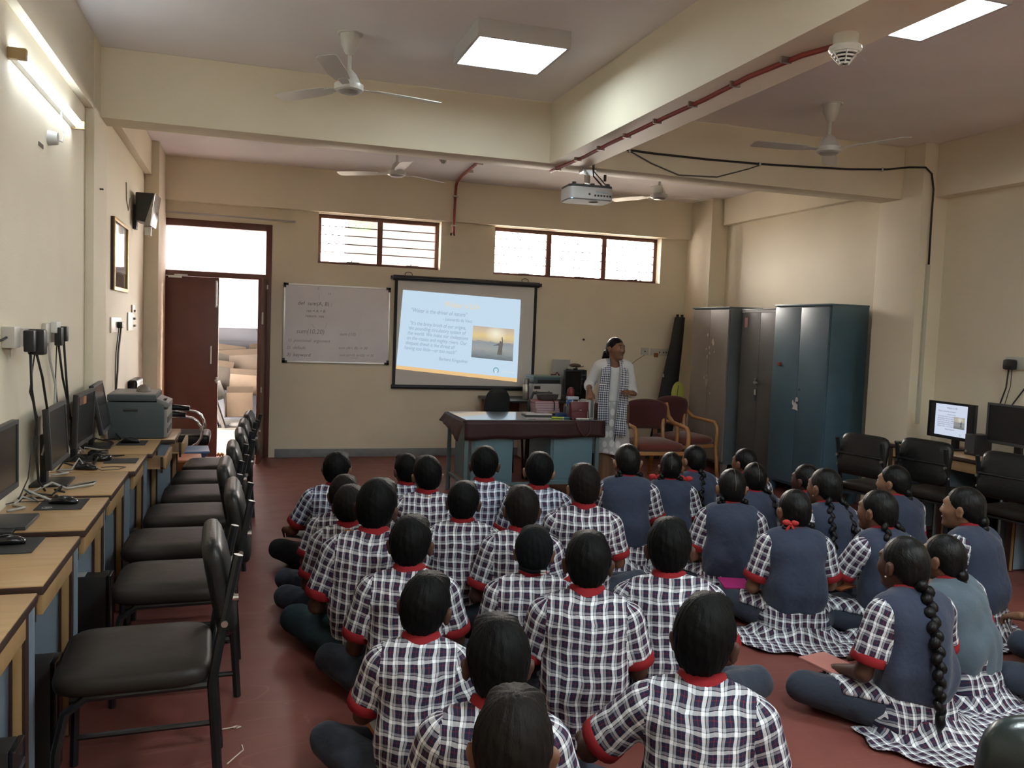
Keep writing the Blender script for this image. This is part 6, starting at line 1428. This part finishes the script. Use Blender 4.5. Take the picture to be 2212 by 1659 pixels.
    # --- red cuffs and collar
    for s in (-1, 1):
        E_ = arms[s][0]; d = (E_ - S[s]) / np.linalg.norm(E_ - S[s]); c0_ = S[s] + (E_ - S[s]) * .70; 
        x_ = np.cross(d, A((0, 1, 0))); x_ /= np.linalg.norm(x_); y_ = np.cross(d, x_); R_ = .0685
        ring = lambda off, r: [Vector((c0_ + d * off + x_ * r * cos(2 * pi * k / 20) + y_ * r * sin(2 * pi * k / 20)) * sc) for k in range(20)]
        MB().loft([ring(-.012, R_ - .004), ring(-.010, R_), ring(.024, R_ + .001), ring(.027, R_ - .003), ring(.024, R_ - .012), ring(-.004, R_ - .02)], caps=False).build('cuff', REDC, root, smooth=True)
    ax = (hc + Rh @ A((0, -.022, -.06))) - N; ax /= np.linalg.norm(ax); x_ = A((1, 0, 0.)) - ax * ax[0]; x_ /= np.linalg.norm(x_); y_ = np.cross(ax, x_)
    def cr_(z, rx, ry, fr_=.0): return [Vector((N + A((0, -.004, -.008)) + ax * (z - fr_ * max(sin(a), 0)) + x_ * rx * cos(a) + y_ * ry * sin(a)) * sc) for a in [2 * pi * k / 28 for k in range(28)]]
    MB().loft([cr_(-.004, .070, .070, .05), cr_(-.010, .079, .078, .05), cr_(.006, .0775, .0755, .055), cr_(.046, .066, .0645, .055), cr_(.053, .0615, .0605, .055), cr_(.046, .0575, .0565, .055), cr_(.0, .056, .056, .055)], caps=False).build('collar', REDC, root, smooth=True)
    if lanyard:
        MB().loft([cr_(-.002, .0805, .0795, .06), cr_(-.002, .083, .082, .06), cr_(-.015, .0855, .0845, .06), cr_(-.015, .082, .081, .06)], caps=False).build('lanyard', mat('ochre lanyard ribbon', (.36, .14, .03), .7), root, smooth=True)
        c_ = N + A((0, -.097, -.014)); MB().box((c_[0] - .008) * sc, (c_[0] + .008) * sc, (c_[1]) * sc, (c_[1] + .012) * sc, (c_[2] - .008) * sc, (c_[2] + .008) * sc).build('lanyard_slider', mat('pale slider', (.5, .38, .25), .5), root)
    # --- trousers, socks
    t_ = Field(A((-.50, -.26, -.005)), A((.50, .50, .30)), h * 1.15)
    KN = {}
    for s in (-1, 1):
        kx = (kneeL if s < 0 else kneeR)
        K = A((s * (.335 + kx), .235 - kx * .4, .105)); KN[s] = K
        AN = A((-s * .13, .285 + (.03 if s > 0 else -.03), .052)); 
        t_.cap((s * .095, .0, .088), K, .090, .066, .03); t_.cap(K, AN, .062, .046, .015); t_.cap((s * .06, -.03, .085), (s * .10, .02, .085), .090, None, .03)
        foot = [AN + A((s * .01, 0, 0)), AN + A((-s * .06, -.015, -.012)), AN + A((-s * .13, -.05, -.02)), AN + A((-s * .165, -.075, -.024))]
        MB().tube([Vector(p * sc) for p in foot], [.034 * sc, .036 * sc, .030 * sc, .014 * sc], 10).build('sock', SOCK, root, smooth=True)
    t_.cut(lambda X, Y, Z: .004 - Z + 0 * X)
    TV = t_.D.copy()
    V, Q = t_.mesh(1); V = V + vnormals(V, Q) * wrinkle(V, sd * 3 + 2, .004, 26)[:, None]; V[:, 2] = np.maximum(V[:, 2], .003)
    np_mesh('trousers', V * sc, Q, trs or TRS, root)
    if tunic:     # kameez skirt: over the thighs, and spread behind on the floor
        t2 = Field(A((-.50, -.26, -.005)), A((.50, .50, .30)), h * 1.15); t2.D = TV - .011
        t2.cut(lambda X, Y, Z: np.maximum(np.maximum(np.abs(X) - .275 + .25 * np.maximum(Y - .05, 0), Y - .235), .132 - Z))
        V, Q = t2.mesh(2); uv = np.stack([V[:, 0] * 1.0, V[:, 1]], 1)[Q] * sc
        if len(Q): np_mesh('kameez_front', V * sc, Q, sh, root, uv)
        G = []; na, nr_ = 40, 10; UV = []
        rr2 = np.random.RandomState(sd); ext = tunic if isinstance(tunic, (tuple, list)) else (.30, .33, .36)
        for j in range(nr_ + 1):
            R = []; r = j / nr_
            for i in range(na + 1):
                a = radians(-100 + 200 * i / na); e_ = np.interp(a, [-1.75, 0, 1.75], ext) + .018 * sin(a * 9 + sd) * r
                x0, y0 = .165 * sin(a), -.015 - .125 * cos(a); x1, y1 = e_ * sin(a) * 1.05, -.015 - e_ * cos(a)
                z = .085 * (1 - min(r * 3.0, 1)) ** 1.5 + .012 + .010 * (1 + sin(a * 14 + sd * 2 + r * 3)) * min(r * 1.2, 1) * (1 - .4 * r)
                R.append(Vector((x0 + (x1 - x0) * r, y0 + (y1 - y0) * r, z)) * sc)
            G.append(R)
        mb = MB().grid(G); o = mb.build('kameez_skirt', sh, root, smooth=True, solid=.003)
        l = o.data.uv_layers.new(name='uv'); co = [(p.x, p.y) for R in G for p in R]
        for lp in o.data.loops: l.data[lp.index].uv = co[lp.vertex_index]
    # --- extras
    q = lambda *v: Vector(hd(fr, v) * sc)
    if face:
        for s in (-1, 1):
            T3 = Matrix([[Rh[i][j] for j in range(3)] for i in range(3)]).to_4x4()
            e_ = MB().ell(q(s * .031, .0795, .009), (.0125 * sc, .011 * sc, .0085 * sc), 12, 8, T=T3).build('eye', EYEW, root, smooth=True); MB().ell(q(s * .0315, .0865, .009), (.0058 * sc, .005 * sc, .0060 * sc), 10, 6, T=T3).build('iris', EYED, e_, smooth=True)
            MB().tube([q(s * .014, .0925, .029), q(s * .030, .0895, .034), q(s * .047, .0755, .029)], [.0035 * sc, .004 * sc, .0018 * sc], 6, sx=.7).build('eyebrow', BROW, root, smooth=True)
        MB().tube([q(-.022, .0875, -.060), q(-.008, .0955, -.0585), q(0, .0965, -.060), q(.008, .0955, -.0585), q(.022, .0875, -.060)], [.002 * sc, .0065 * sc, .006 * sc, .0065 * sc, .002 * sc], 8).build('lips', LIPC, root, smooth=True)
    if glasses:
        g = MB()
        for s in (-1, 1):
            g.tube([q(s * .078, .0, .010), q(s * .074, .085, .012)], .0022 * sc, 5)
            g.tube([q(s * .035 + .024 * cos(a), .098, .008 + .019 * sin(a)) for a in [2 * pi * k / 14 for k in range(15)]], .002 * sc, 5)
        g.tube([q(-.011, .099, .012), q(.011, .099, .012)], .002 * sc, 5); g.build('spectacles', BLKG, root)
    if cap:
        V, Q = hair_field(fr, 1.035, False, .0, .006, .006); c_ = np_mesh('cap', (V - hc) * sc, Q, mat('black cap cotton', (.0035, .004, .005), .85, bump=.2, bscale=200, spec=.15), root); c_.location = tuple(hc * sc)
        MB().ell(q(0, .115, .062), (.075 * sc, .075 * sc, .008 * sc), 16, 6).build('peak', MATS['black cap cotton'], c_, smooth=True).location = tuple(-hc * sc)
        MB().tube([q(.086 * sin(a), -.016 - .104 * cos(a), -.058 + .012 * abs(a)) for a in [-.8 + .16 * k for k in range(11)]], .009 * sc, 6, sx=.5).build('strap', MATS['black cap cotton'], root, smooth=True)
        for k in range(2): MB().box(-.012 * sc, .012 * sc, -.003, .003, -.0035 * sc, .0035 * sc, T=Matrix.Translation(q(.046, -.114, -.052 - .011 * k)) @ Matrix.Rotation(.35, 4, 'Z')).build('strap_buckle', mat('white print', (.6, .6, .58), .6), root)
    if girl:
        back = lambda x, y, z: Vector((up((x, y, z)) * sc))
        if 'part' in hairdo:
            MB().tube([q(0, -.02 - .100 * sin(a), .022 + .1015 * cos(a)) for a in [-.2 + .15 * k for k in range(14)]], .0014 * sc, 5).build('parting', mat('scalp line', (.16, .10, .07), .6), root)
        if 'braid1' in hairdo: braid(root, [q(0, -.105, -.05), q(0, -.13, -.10), back(.0, -.14, .42), back(.01, -.175, .31), back(.02, -.182, .22)], .022, 14)
        if 'long' in hairdo:
            braid(root, [q(.0, -.10, -.04), q(.005, -.130, -.10), back(-.03, -.140, .43), back(-.045, -.182, .32), back(-.045, -.192, .22), back(-.035, -.19, .14)], .034, 18); MB().tube([back(-.035, -.19, .15), back(-.03, -.19, .11), back(-.03, -.185, .07)], [.016 * sc, .020 * sc, .005 * sc], 8).build('braid_tail', HAIRG, root, smooth=True)
        if 'two' in hairdo:
            for s in (-1, 1):
                braid(root, [q(s * .05, -.09, -.045), q(s * .062, -.11, -.10), back(s * .075, -.135, .42), back(s * .085, -.172, .31), back(s * .09, -.182, .22), back(s * .09, -.18, .15)], .023, 17)
                if 'bows' in hairdo: bow(root, back(s * .09, -.195, .15), 1.3)
        if 'loop' in hairdo:
            for s in (-1, 1):
                braid(root, [q(s * .055, -.075, -.05), q(s * .082, -.06, -.10), q(s * .088, -.04, -.14), q(s * .085, -.02, -.16)], .024, 9)
                if 'bows' in hairdo: bow(root, q(s * .105, -.045, -.075), 1.5)
        if 'right' in hairdo: braid(root, [q(.05, -.085, -.04), q(.085, -.10, -.10), back(.13, -.115, .44), back(.165, -.12, .34), back(.175, -.11, .24)], .021, 14)
        if 'knot' in hairdo:
            MB().ell(q(0, -.105, -.055), (.034 * sc, .028 * sc, .034 * sc), 12, 8).ell(q(.0, -.112, -.09), (.026 * sc, .022 * sc, .026 * sc), 12, 8).build('hair_knot', HAIRG, root, smooth=True)
        if 'tail' in hairdo: MB().tube([q(0, -.10, -.05), q(0, -.118, -.10), back(0, -.105, .45), back(0, -.12, .39)], [.034 * sc, .036 * sc, .030 * sc, .012 * sc], 10).build('pony_tail', HAIRG, root, smooth=True)
        if 'leftbow' in hairdo: bow(root, q(-.060, -.090, -.052), 1.25); 
        if 'stud' in hairdo:
            for s in (-1, 1): MB().ell(q(s * .094, -.006, -.042), (.004 * sc,) * 3, 8, 6).build('earring', mat('pearl stud', (.7, .68, .62), .2), root, smooth=True)
    return root
# ================================================================== the pupils: (crown x, y), crown height, body turn ...
def dg(a): return radians(a)
GB, GG = 'boys in plaid shirts sitting on the floor', 'girls in navy vests sitting on the floor'
def boy(label, xy, H, yaw, **k): return student(label, xy, H, dg(yaw), False, dg(k.pop('hy', 0)), dg(k.pop('hp', 0)), dg(k.pop('hr', 0)), group=GB, **k)
def girl(label, xy, H, yaw, **k): return student(label, xy, H, dg(yaw), True, dg(k.pop('hy', 0)), dg(k.pop('hp', 0)), dg(k.pop('hr', 0)), group=GG, **k)
boy('boy with spectacles in blue plaid at the far left, in front of the whiteboard', (.59, 5.46), .775, -8, hy=-14, lean=.10, trs=TRS3, shirt=PLAIDB, glasses=True, armL='knee', hands='L', skin=0, side=.06)
boy('boy in plaid whose head shows behind the boy with the ochre lanyard', (.56, 4.80), .735, -10, hy=-6, lean=.12, skin=0, hair=HAIRB, vol=.006)
boy('boy in grey plaid with an ochre lanyard over an orange red collar, left side', (.55, 4.45), .75, -6, hy=-8, shirt=PLAIDG, lanyard=True, skin=1, armL='low', hair=HAIRB)
boy('boy with full black hair leaning right, left of the middle rows', (.63, 3.96), .86, -14, hy=-10, hr=5, side=.05, skin=1, vol=.010, trs=TRS2, armL='low', wide=1.05)
boy('boy mostly hidden by the boy with a thin lanyard, only one shoulder in view', (1.07, 5.60), .73, -6, hy=14, skin=1, shirt=PLAIDB, vol=.006)
boy('boy in bright plaid with a thin lanyard, second row, left of centre', (1.10, 5.07), .80, -12, hy=12, lanyard=True, skin=0, vol=.004)
boy('boy with a round head and broad back directly left of the desk', (1.15, 4.36), .775, -14, hy=-6, lean=.14, skin=1, wide=1.08)
boy('boy with large ears sitting right before the left pedestal of the desk', (1.53, 5.29), .83, -16, skin=1, shirt=PLAIDB, hcut=.002)
boy('boy in blue plaid before the gap between the desk pedestals', (1.82, 5.01), .83, -18, hr=3, skin=2, shirt=PLAIDB, wide=1.03)
boy('boy with deep tan skin turned left, directly behind the boy in blue plaid', (1.38, 4.05), .80, -14, hy=3, skin=1, hair=HAIRB, lean=.05, armL='low', vol=.004)
boy('boy with bushy brown hair before the right pedestal of the desk', (1.89, 4.45), .83, -20, hy=9, skin=0, hair=HAIRB, vol=.014, wide=1.05)
boy('boy with a smooth round crop in the left middle, his left elbow on his knee', (.69, 3.47), .80, -14, hy=-8, skin=1, armL='low', hands='L', wide=1.05, fine=True)
boy('boy with an open book on his left knee, left foreground', (.62, 2.77), .755, -16, hy=-12, hr=6, skin=1, armL='write', hands='L', lean=.12, fine=True, wide=.92, vol=.004)
boy('boy wearing a black cap with a small white buckle at the back', (1.24, 3.45), .735, -20, skin=0, cap=True, lean=.06, wide=1.12)
boy('boy with a tall back and a high red collar in the centre foreground', (1.31, 3.01), .82, -22, skin=1, fine=True, wide=1.06)
boy('boy with wavy hair and wide ears, right of centre, next to the girls', (1.72, 3.12), .83, -30, hr=-3, side=-.07, skin=1, fine=True, wide=1.1, vol=.006, hcut=-.002, lean=.05)
boy('boy with a whorl of black hair looking left, second nearest row', (.69, 2.17), .80, -18, hy=10, hr=2, skin=1, fine=True, vol=.008)
boy('nearest boy, brown haired, at the bottom edge of the picture', (.58, 1.70), .80, -18, hy=-3, skin=0, hair=HAIRB, fine=True, vol=.008)
boy('boy with his left arm out on his knee, at the bottom right of the boys', (1.33, 2.16), .82, -32, hy=-12, skin=1, fine=True, armL=((.31, .08, .29), (.36, .30, .215)), hands='L', vol=.014, wide=1.05, lean=.04, kneeL=.02)

girl('girl with spectacles and looped dark hair right in front of the teacher', (2.55, 5.26), .845, -24, hy=16, hairdo='loop', glasses=True, skin=2, armL='write', hands='L', tunic=(.24, .24, .24))
girl('girl with red bows on both sides of her parted hair', (2.98, 5.42), .76, -26, hairdo='loop bows part', skin=0, tunic=(.24, .26, .24), armL='low')
girl('girl with one thin plait, in front of the nearer red arm chair', (3.31, 5.66), .775, -14, hy=18, hairdo='braid1', skin=2, face=True)
girl('girl with short parted hair before the charcoal cupboard', (3.72, 5.60), .755, -10, hy=26, hairdo='tail', skin=0, face=True)
girl('girl with a centre parting and smooth side hair, in the middle of the girls', (2.89, 4.48), .80, -28, hy=8, hairdo='loop part', skin=2, armL='low', hands='L', tunic=(.26, .30, .26))
girl('girl with a plait over her right shoulder before the blue cupboard', (3.37, 4.95), .755, -16, hy=0, hairdo='right part', skin=0)
girl('girl with one red bow on her tied hair, her plaid skirt spread on the floor', (2.90, 3.87), .79, -22, hy=14, hairdo='loop leftbow', skin=0, armL='low', hands='L', tunic=(.40, .33, .46), fine=True)
girl('girl with dark skin whose face shows behind the girl with two long plaits', (3.74, 4.88), .75, -4, hy=22, hairdo='tail', skin=1, face=True)
girl('girl with two long plaits and a pearl stud before the blue cupboard', (3.47, 4.34), .82, -4, hy=14, hairdo='two stud', skin=0, face=True)
girl('girl with a fair face in profile and knotted hair below the black chair', (4.21, 4.57), .79, 6, hy=18, hairdo='knot', skin=2, face=True)
girl('girl with two plaits ending in red bows, her hands clasped in front', (3.36, 3.75), .80, 0, hy=14, hairdo='two bows', skin=0, face=True, armL='clasp', armR='clasp', hands='LR', tunic=(.40, .30, .26), fine=True)
girl('girl with one very long thick plait, her plaid skirt spread behind her', (2.67, 2.81), .80, 0, hy=4, hairdo='long stud', skin=1, face=True, armL='low', hands='L', tunic=(.24, .34, .62), fine=True)
girl('girl in a faded light blue vest next to the long plaited girl', (3.11, 3.03), .735, 14, hy=6, hp=4, hairdo='knot', vest=NAVYL, skin=0, face=True, lean=.14, side=-.12, armL='write', hands='L', tunic=(.30, .36, .46), fine=True)
girl('girl in profile with hair tied low, at the right below the right desk', (3.89, 3.68), .82, 14, hy=12, hairdo='knot', skin=2, face=True, tunic=(.26, .28, .26), fine=True, lean=.05)
# two pupils almost wholly outside the right edge: a knee and a hand in view
girl('girl at the right edge of whom only a raised knee and a hand show', (4.10, 2.95), .80, -8, hairdo='tail', skin=2, armL=((.26, .12, .26), (.31, .29, .225)), hands='L')
girl('girl at the right edge of whom only a dark knee and sock show', (3.66, 2.62), .80, -12, hairdo='tail', skin=0)

# books and papers on laps
def open_book(name, loc, rz, sz, m, label, tilt=0.0, trim=None):
    o = thing(name, label, 'book', loc, rz); o.rotation_euler = (tilt, radians(4), rz)
    a, b = sz
    for s in (-1, 1):
        G = [[Vector((s * a * i / 6, -b / 2 + b * j, .004 + .012 * sin(pi * (i / 6) ** .7))) for i in range(7)] for j in (0, 1)]
        MB().grid(G).build('page_block', m, o, smooth=True, solid=.006)
    MB().box(-a - .004, a + .004, -b / 2 - .004, b / 2 + .004, -.006, -.002).build('cover', trim or m, o)
    return o
PAPER = mat('page paper', (.62, .61, .60), .8); ORG = mat('orange cover', (.50, .17, .06), .6)
open_book('open_book', (.535, 2.94, .205), dg(15), (.11, .20), PAPER, 'open book with an orange edge on the left foreground boy knee', dg(12), ORG)
open_book('open_book', (.42, 5.70, .19), dg(-20), (.10, .18), mat('grey paper', (.40, .39, .37), .8), 'grey paper on the lap of the boy with spectacles', dg(10))
tag(MB().box(-.09, .09, -.12, .12, 0, .012, T=Matrix.Translation((1.13, 2.36, .03)) @ Matrix.Rotation(dg(-20), 4, 'Z')).build('red_book', mat('coral red cover', (.42, .06, .055), .5), bev=.002), 'coral red book on the floor under the arm of the bottom right boy', 'book')
tag(MB().box(-.08, .08, -.10, .10, 0, .012, T=Matrix.Translation((2.74, 4.16, .17)) @ Matrix.Rotation(dg(-20), 4, 'Z')).build('magenta_book', mat('magenta cover', (.38, .02, .15), .5), bev=.002), 'magenta book in the lap of the girl with one red bow', 'book')
tag(MB().box(-.08, .08, -.11, .11, 0, .012, T=Matrix.Translation((3.33, 4.05, .17)) @ Matrix.Rotation(dg(20), 4, 'Z')).build('orange_book', ORG, bev=.002), 'orange book in the lap of the girl with clasped hands', 'book')
tag(MB().box(-.08, .08, -.11, .11, 0, .010, T=Matrix.Translation((2.50, 3.02, .17)) @ Matrix.Rotation(dg(10), 4, 'Z')).build('pink_book', mat('salmon cover', (.50, .20, .17), .5), bev=.002), 'salmon pink book in the lap of the long plaited girl', 'book')

# ------------------------------------------------------------------ the teacher
def kurta_mat():
    m, nt, b = new_mat('white kurta with leaf spots')
    tc = nt.nodes.new('ShaderNodeTexCoord'); mp = nt.nodes.new('ShaderNodeMapping'); mp.inputs['Scale'].default_value = (15, 9, 10); nt.links.new(tc.outputs['Object'], mp.inputs[0])
    v = nt.nodes.new('ShaderNodeTexVoronoi'); v.inputs['Scale'].default_value = 1.0; v.inputs['Randomness'].default_value = .35; nt.links.new(mp.outputs[0], v.inputs['Vector'])
    cr = nt.nodes.new('ShaderNodeValToRGB'); cr.color_ramp.elements[0].position = .34; cr.color_ramp.elements[0].color = (.70, .70, .70, 1); cr.color_ramp.elements[1].position = .42; cr.color_ramp.elements[1].color = (.44, .45, .46, 1); nt.links.new(v.outputs['Distance'], cr.inputs[0])
    sp = nt.nodes.new('ShaderNodeSeparateXYZ'); nt.links.new(tc.outputs['Object'], sp.inputs[0])
    mr = nt.nodes.new('ShaderNodeMapRange'); mr.inputs[1].default_value = .92; mr.inputs[2].default_value = .94; nt.links.new(sp.outputs['Z'], mr.inputs[0])
    mx = nt.nodes.new('ShaderNodeMix'); mx.data_type = 'RGBA'; nt.links.new(mr.outputs[0], mx.inputs[0]); nt.links.new(cr.outputs[0], mx.inputs[6]); mx.inputs[7].default_value = (.60, .605, .615, 1); nt.links.new(mx.outputs[2], b.inputs['Base Color'])
    b.inputs['Roughness'].default_value = .85
    n2 = nt.nodes.new('ShaderNodeTexNoise'); n2.inputs['Scale'].default_value = 18; nt.links.new(tc.outputs['Object'], n2.inputs['Vector']); bp = nt.nodes.new('ShaderNodeBump'); bp.inputs['Strength'].default_value = .5; bp.inputs['Distance'].default_value = .012; nt.links.new(n2.outputs['Fac'], bp.inputs['Height']); nt.links.new(bp.outputs[0], b.inputs['Normal'])
    return m
def scarf_mat():
    m, nt, b = new_mat('navy and white diamond scarf')
    tc = nt.nodes.new('ShaderNodeTexCoord'); mp = nt.nodes.new('ShaderNodeMapping'); mp.inputs['Rotation'].default_value = (0, 0, pi / 4); mp.inputs['Scale'].default_value = (1, 1, 1); nt.links.new(tc.outputs['UV'], mp.inputs[0])
    ck = nt.nodes.new('ShaderNodeTexChecker'); ck.inputs['Scale'].default_value = 62; ck.inputs['Color1'].default_value = (.045, .065, .12, 1); ck.inputs['Color2'].default_value = (.60, .61, .64, 1); nt.links.new(mp.outputs[0], ck.inputs['Vector'])
    nt.links.new(ck.outputs['Color'], b.inputs['Base Color']); b.inputs['Roughness'].default_value = .85
    return m
def teacher():
    root = thing('person', 'woman in a white spotted kurta and patterned scarf standing at the desk end', 'person', (3.50, 7.62, 0), pi - .22)
    A = np.array; N = A((0, -.01, 1.315)); Rh = rotm(radians(36), radians(2), radians(-3)); hc = N + A((0, .012, .045)) + Rh @ A((0, .014, .084)); fr = (Rh, hc); q = lambda *v: Vector(hd(fr, v))
    S = {1: A((.145, -.01, 1.262)), -1: A((-.145, -.01, 1.262))}
    E_ = {1: A((.225, -.08, 1.075)), -1: A((-.205, -.02, 1.01))}; W2 = {1: A((.255, .12, 1.03)), -1: A((-.165, .17, 1.02))}
    b = Field(A((-.36, -.25, -.005)), A((.36, .36, 1.60)), .009)
    b.cap((0, -.01, .86), (0, -.01, 1.05), .095, .080, .03, (1.5, 1, 1)); b.cap((0, -.01, 1.05), (0, -.01, 1.22), .080, .086, .03, (1.45, 1, 1)); b.cap(S[-1] * .8 + A((0, 0, .26)), S[1] * .8 + A((0, 0, .26)), .046, None, .04)
    b.cap(N - A((0, 0, .03)), hc + Rh @ A((0, -.02, -.05)), .046, .043, .03); head_field(b, fr, True, .96, True, True)
    for s in (-1, 1):
        b.cap(S[s], E_[s], .042, .034, .02); b.cap(E_[s], W2[s], .034, .023, .012); b.cap((s * .085, -.01, .86), (s * .085, -.01, .48), .075, .05, .03); b.cap((s * .085, -.01, .48), (s * .085, -.02, .08), .048, .035, .02); b.cap((s * .085, -.04, .05), (s * .10, .12, .035), .035, .03, .02)
    V, Q = b.mesh(1)
    for s, fd, nn, cl in ((1, (.04, .45, -.85), (.2, .9, .4), (.25, .3)), (-1, (.75, .55, .18), (-.3, .4, .8), (.35, .45))):
        d = W2[s] - E_[s]; d /= np.linalg.norm(d); V2, Q2 = hand_mesh(W2[s] + d * .008, fd, nn, -s, .92, cl, .14, .0042); Q = np.concatenate([Q, Q2 + len(V)]); V = np.concatenate([V, V2])
    np_mesh('body', V, Q, mat('teacher skin', (.185, .085, .050), .5, spec=.4), root)
    V, Q = hair_field(fr, .96, True, 0, .005); o = np_mesh('hair', V - hc, Q, HAIRG, root); o.location = tuple(hc)
    o = MB().tube([q(-.01, -.085, -.02), q(-.02, -.135, -.04), q(-.03, -.150, -.09), q(-.03, -.14, -.15), q(-.03, -.13, -.18)], [.034, .038, .046, .040, .016], 12).build('pony_tail', HAIRG, root, smooth=True); MB().lathe([(.034, -.008), (.038, 0), (.034, .008)], 14, T=Matrix.Translation(q(-.015, -.105, -.028)) @ Matrix.Rotation(pi / 2, 4, 'X')).build('hair_tie', BLK, root)
    for s in (-1, 1):
        T3 = Matrix([[Rh[i][j] for j in range(3)] for i in range(3)]).to_4x4()
        e_ = MB().ell(q(s * .030, .0765, .009), (.0115, .0105, .0055), 12, 8, T=T3).build('eye', EYEW, root, smooth=True); MB().ell(q(s * .030, .0832, .009), (.0062, .005, .0056), 10, 6, T=T3).build('iris', EYED, e_, smooth=True)
        MB().tube([q(s * .013, .0885, .030), q(s * .029, .0865, .035), q(s * .047, .072, .030)], [.003, .0036, .0015], 6).build('eyebrow', BROW, root, smooth=True)
    MB().tube([q(-.022, .0835, -.058), q(-.008, .0915, -.0562), q(0, .0925, -.058), q(.008, .0915, -.0562), q(.022, .0835, -.058)], [.002, .0062, .0058, .0062, .002], 8).build('lips', LIPC, root, smooth=True)
    # trousers
    t = Field(A((-.30, -.22, -.005)), A((.30, .22, .95)), .010)
    for s in (-1, 1): t.cap((s * .08, -.01, .86), (s * .085, -.01, .04), .10, .088, .012, (1, .95, 1))
    t.cut(lambda X, Y, Z: .028 - Z + 0 * X); V, Q = t.mesh(1); V[:, 1] += .006 * np.sin(V[:, 0] * 90); np_mesh('trousers', V, Q, wood_material('brown striped trouser cloth', (.135, .070, .038), (.20, .11, .062), (26, 26, .4), .85), root)
    for s in (-1, 1): MB().ell((s * .09, .05, .03), (.045, .12, .035), 14, 8).build('sandal', BLK, root, smooth=True)
    # kurta
    g = Field(A((-.38, -.30, .36)), A((.38, .36, 1.40)), .009)
    g.cap((0, -.01, 1.06), (0, -.01, 1.21), .098, .102, .03, (1.40, 1, 1)); g.cap((0, -.01, .90), (0, -.01, 1.06), .112, .096, .03, (1.46, 1, 1)); g.cap((0, -.01, .30), (0, -.01, .90), .150, .110, .03, (1.42, 1, 1))
    g.cap(S[-1] * .76 + A((0, 0, .305)), S[1] * .76 + A((0, 0, .305)), .060, None, .04)
    for s in (-1, 1): g.cap(S[s] * .6 + N * .4, N - A((0, .008, .03)), .060, .060, .04)
    for s in (-1, 1):
        m_ = E_[s] + (W2[s] - E_[s]) * .42; g.cap(S[s], E_[s], .058, .050, .03); g.cap(E_[s], m_, .050, .052, .01)
        dd = (W2[s] - E_[s]) / np.linalg.norm(W2[s] - E_[s]); g.put((lambda dd, ee: (lambda X, Y, Z: np.maximum(-((X - ee[0]) * dd[0] + (Y - ee[1]) * dd[1] + (Z - ee[2]) * dd[2]), np.sqrt((X - ee[0]) ** 2 + (Y - ee[1]) ** 2 + (Z - ee[2]) ** 2) - .09)))(dd, m_), m_ - .1, m_ + .1, .006, 'sub')
    g.put(lambda X, Y, Z: np.sqrt(X ** 2 + (Y - .05) ** 2 * .55 + (Z - 1.335) ** 2) - .078, A((-.1, -.08, 1.22)), A((.1, .2, 1.44)), .01, 'sub')
    g.cut(lambda X, Y, Z: .405 + .012 * np.sin(X * 18) + 0 * Y - Z)
    V, Q = g.mesh(2); V = V + vnormals(V, Q) * (wrinkle(V, 77, .006, 14) * np.clip(1.5 - V[:, 2] * .6, .4, 1))[:, None]; np_mesh('kurta', V, Q, kurta_mat(), root)
    for s in (-1, 1): MB().box(s * .125 - .035, s * .125 + .035, .112, .120, 1.09, 1.10).build('pocket_flap', mat('kurta seam white', (.68, .68, .68), .8), root)
    MB().tube([(-.15 + .03 * k, .088 + .020 * sin(pi * k / 10), .935) for k in range(11)], .0035, 6).build('waist_seam', mat('kurta seam grey', (.36, .37, .38), .8), root)
    # scarf: two bands hung from the neck
    sm = scarf_mat()
    def band(pts, w0, w1):
        P = [Vector(p) for p in pts]; n = len(P); G = []; L = [0]
        for a, c in zip(P, P[1:]): L.append(L[-1] + (c - a).length)
        for i, p in enumerate(P):
            w = w0 + (w1 - w0) * i / (n - 1); tt = (P[min(i + 1, n - 1)] - P[max(i - 1, 0)]).normalized(); nrm = Vector((p.x * .8, max(p.y + .02, .0) + (.02 if i > 2 else -.02), .12 if i < 4 else 0)).normalized(); sd = tt.cross(nrm).normalized()
            G.append([p + sd * (w * (j / 8 - .5)) + nrm * (.006 * sin(j * 2.3 + i * .5)) for j in range(9)])
        o = MB().grid(G).build('scarf_band', sm, root, smooth=True, solid=.004)
        l = o.data.uv_layers.new(name='uv'); co = [(w1 * j / 8, L[i]) for i in range(n) for j in range(9)]
        for lp in o.data.loops: l.data[lp.index].uv = co[lp.vertex_index]
    band([(.0, -.095, 1.325), (.045, -.075, 1.335), (.072, -.02, 1.335), (.085, .045, 1.30), (.095, .098, 1.22), (.105, .112, 1.10), (.115, .118, .98), (.12, .145, .85), (.12, .165, .70)], .07, .115)
    band([(.0, -.095, 1.325), (-.045, -.075, 1.335), (-.072, -.02, 1.335), (-.080, .045, 1.30), (-.085, .100, 1.22), (-.085, .114, 1.10), (-.08, .120, .98), (-.07, .150, .85), (-.06, .172, .70), (-.055, .184, .60)], .07, .125)
    MB().tube([(-.005, .19, .61), (.0, .192, .57), (.005, .19, .545)], [.004, .007, .003], 6).build('tassel', mat('navy thread', (.02, .025, .05), .8), root)
    return root
teacher()
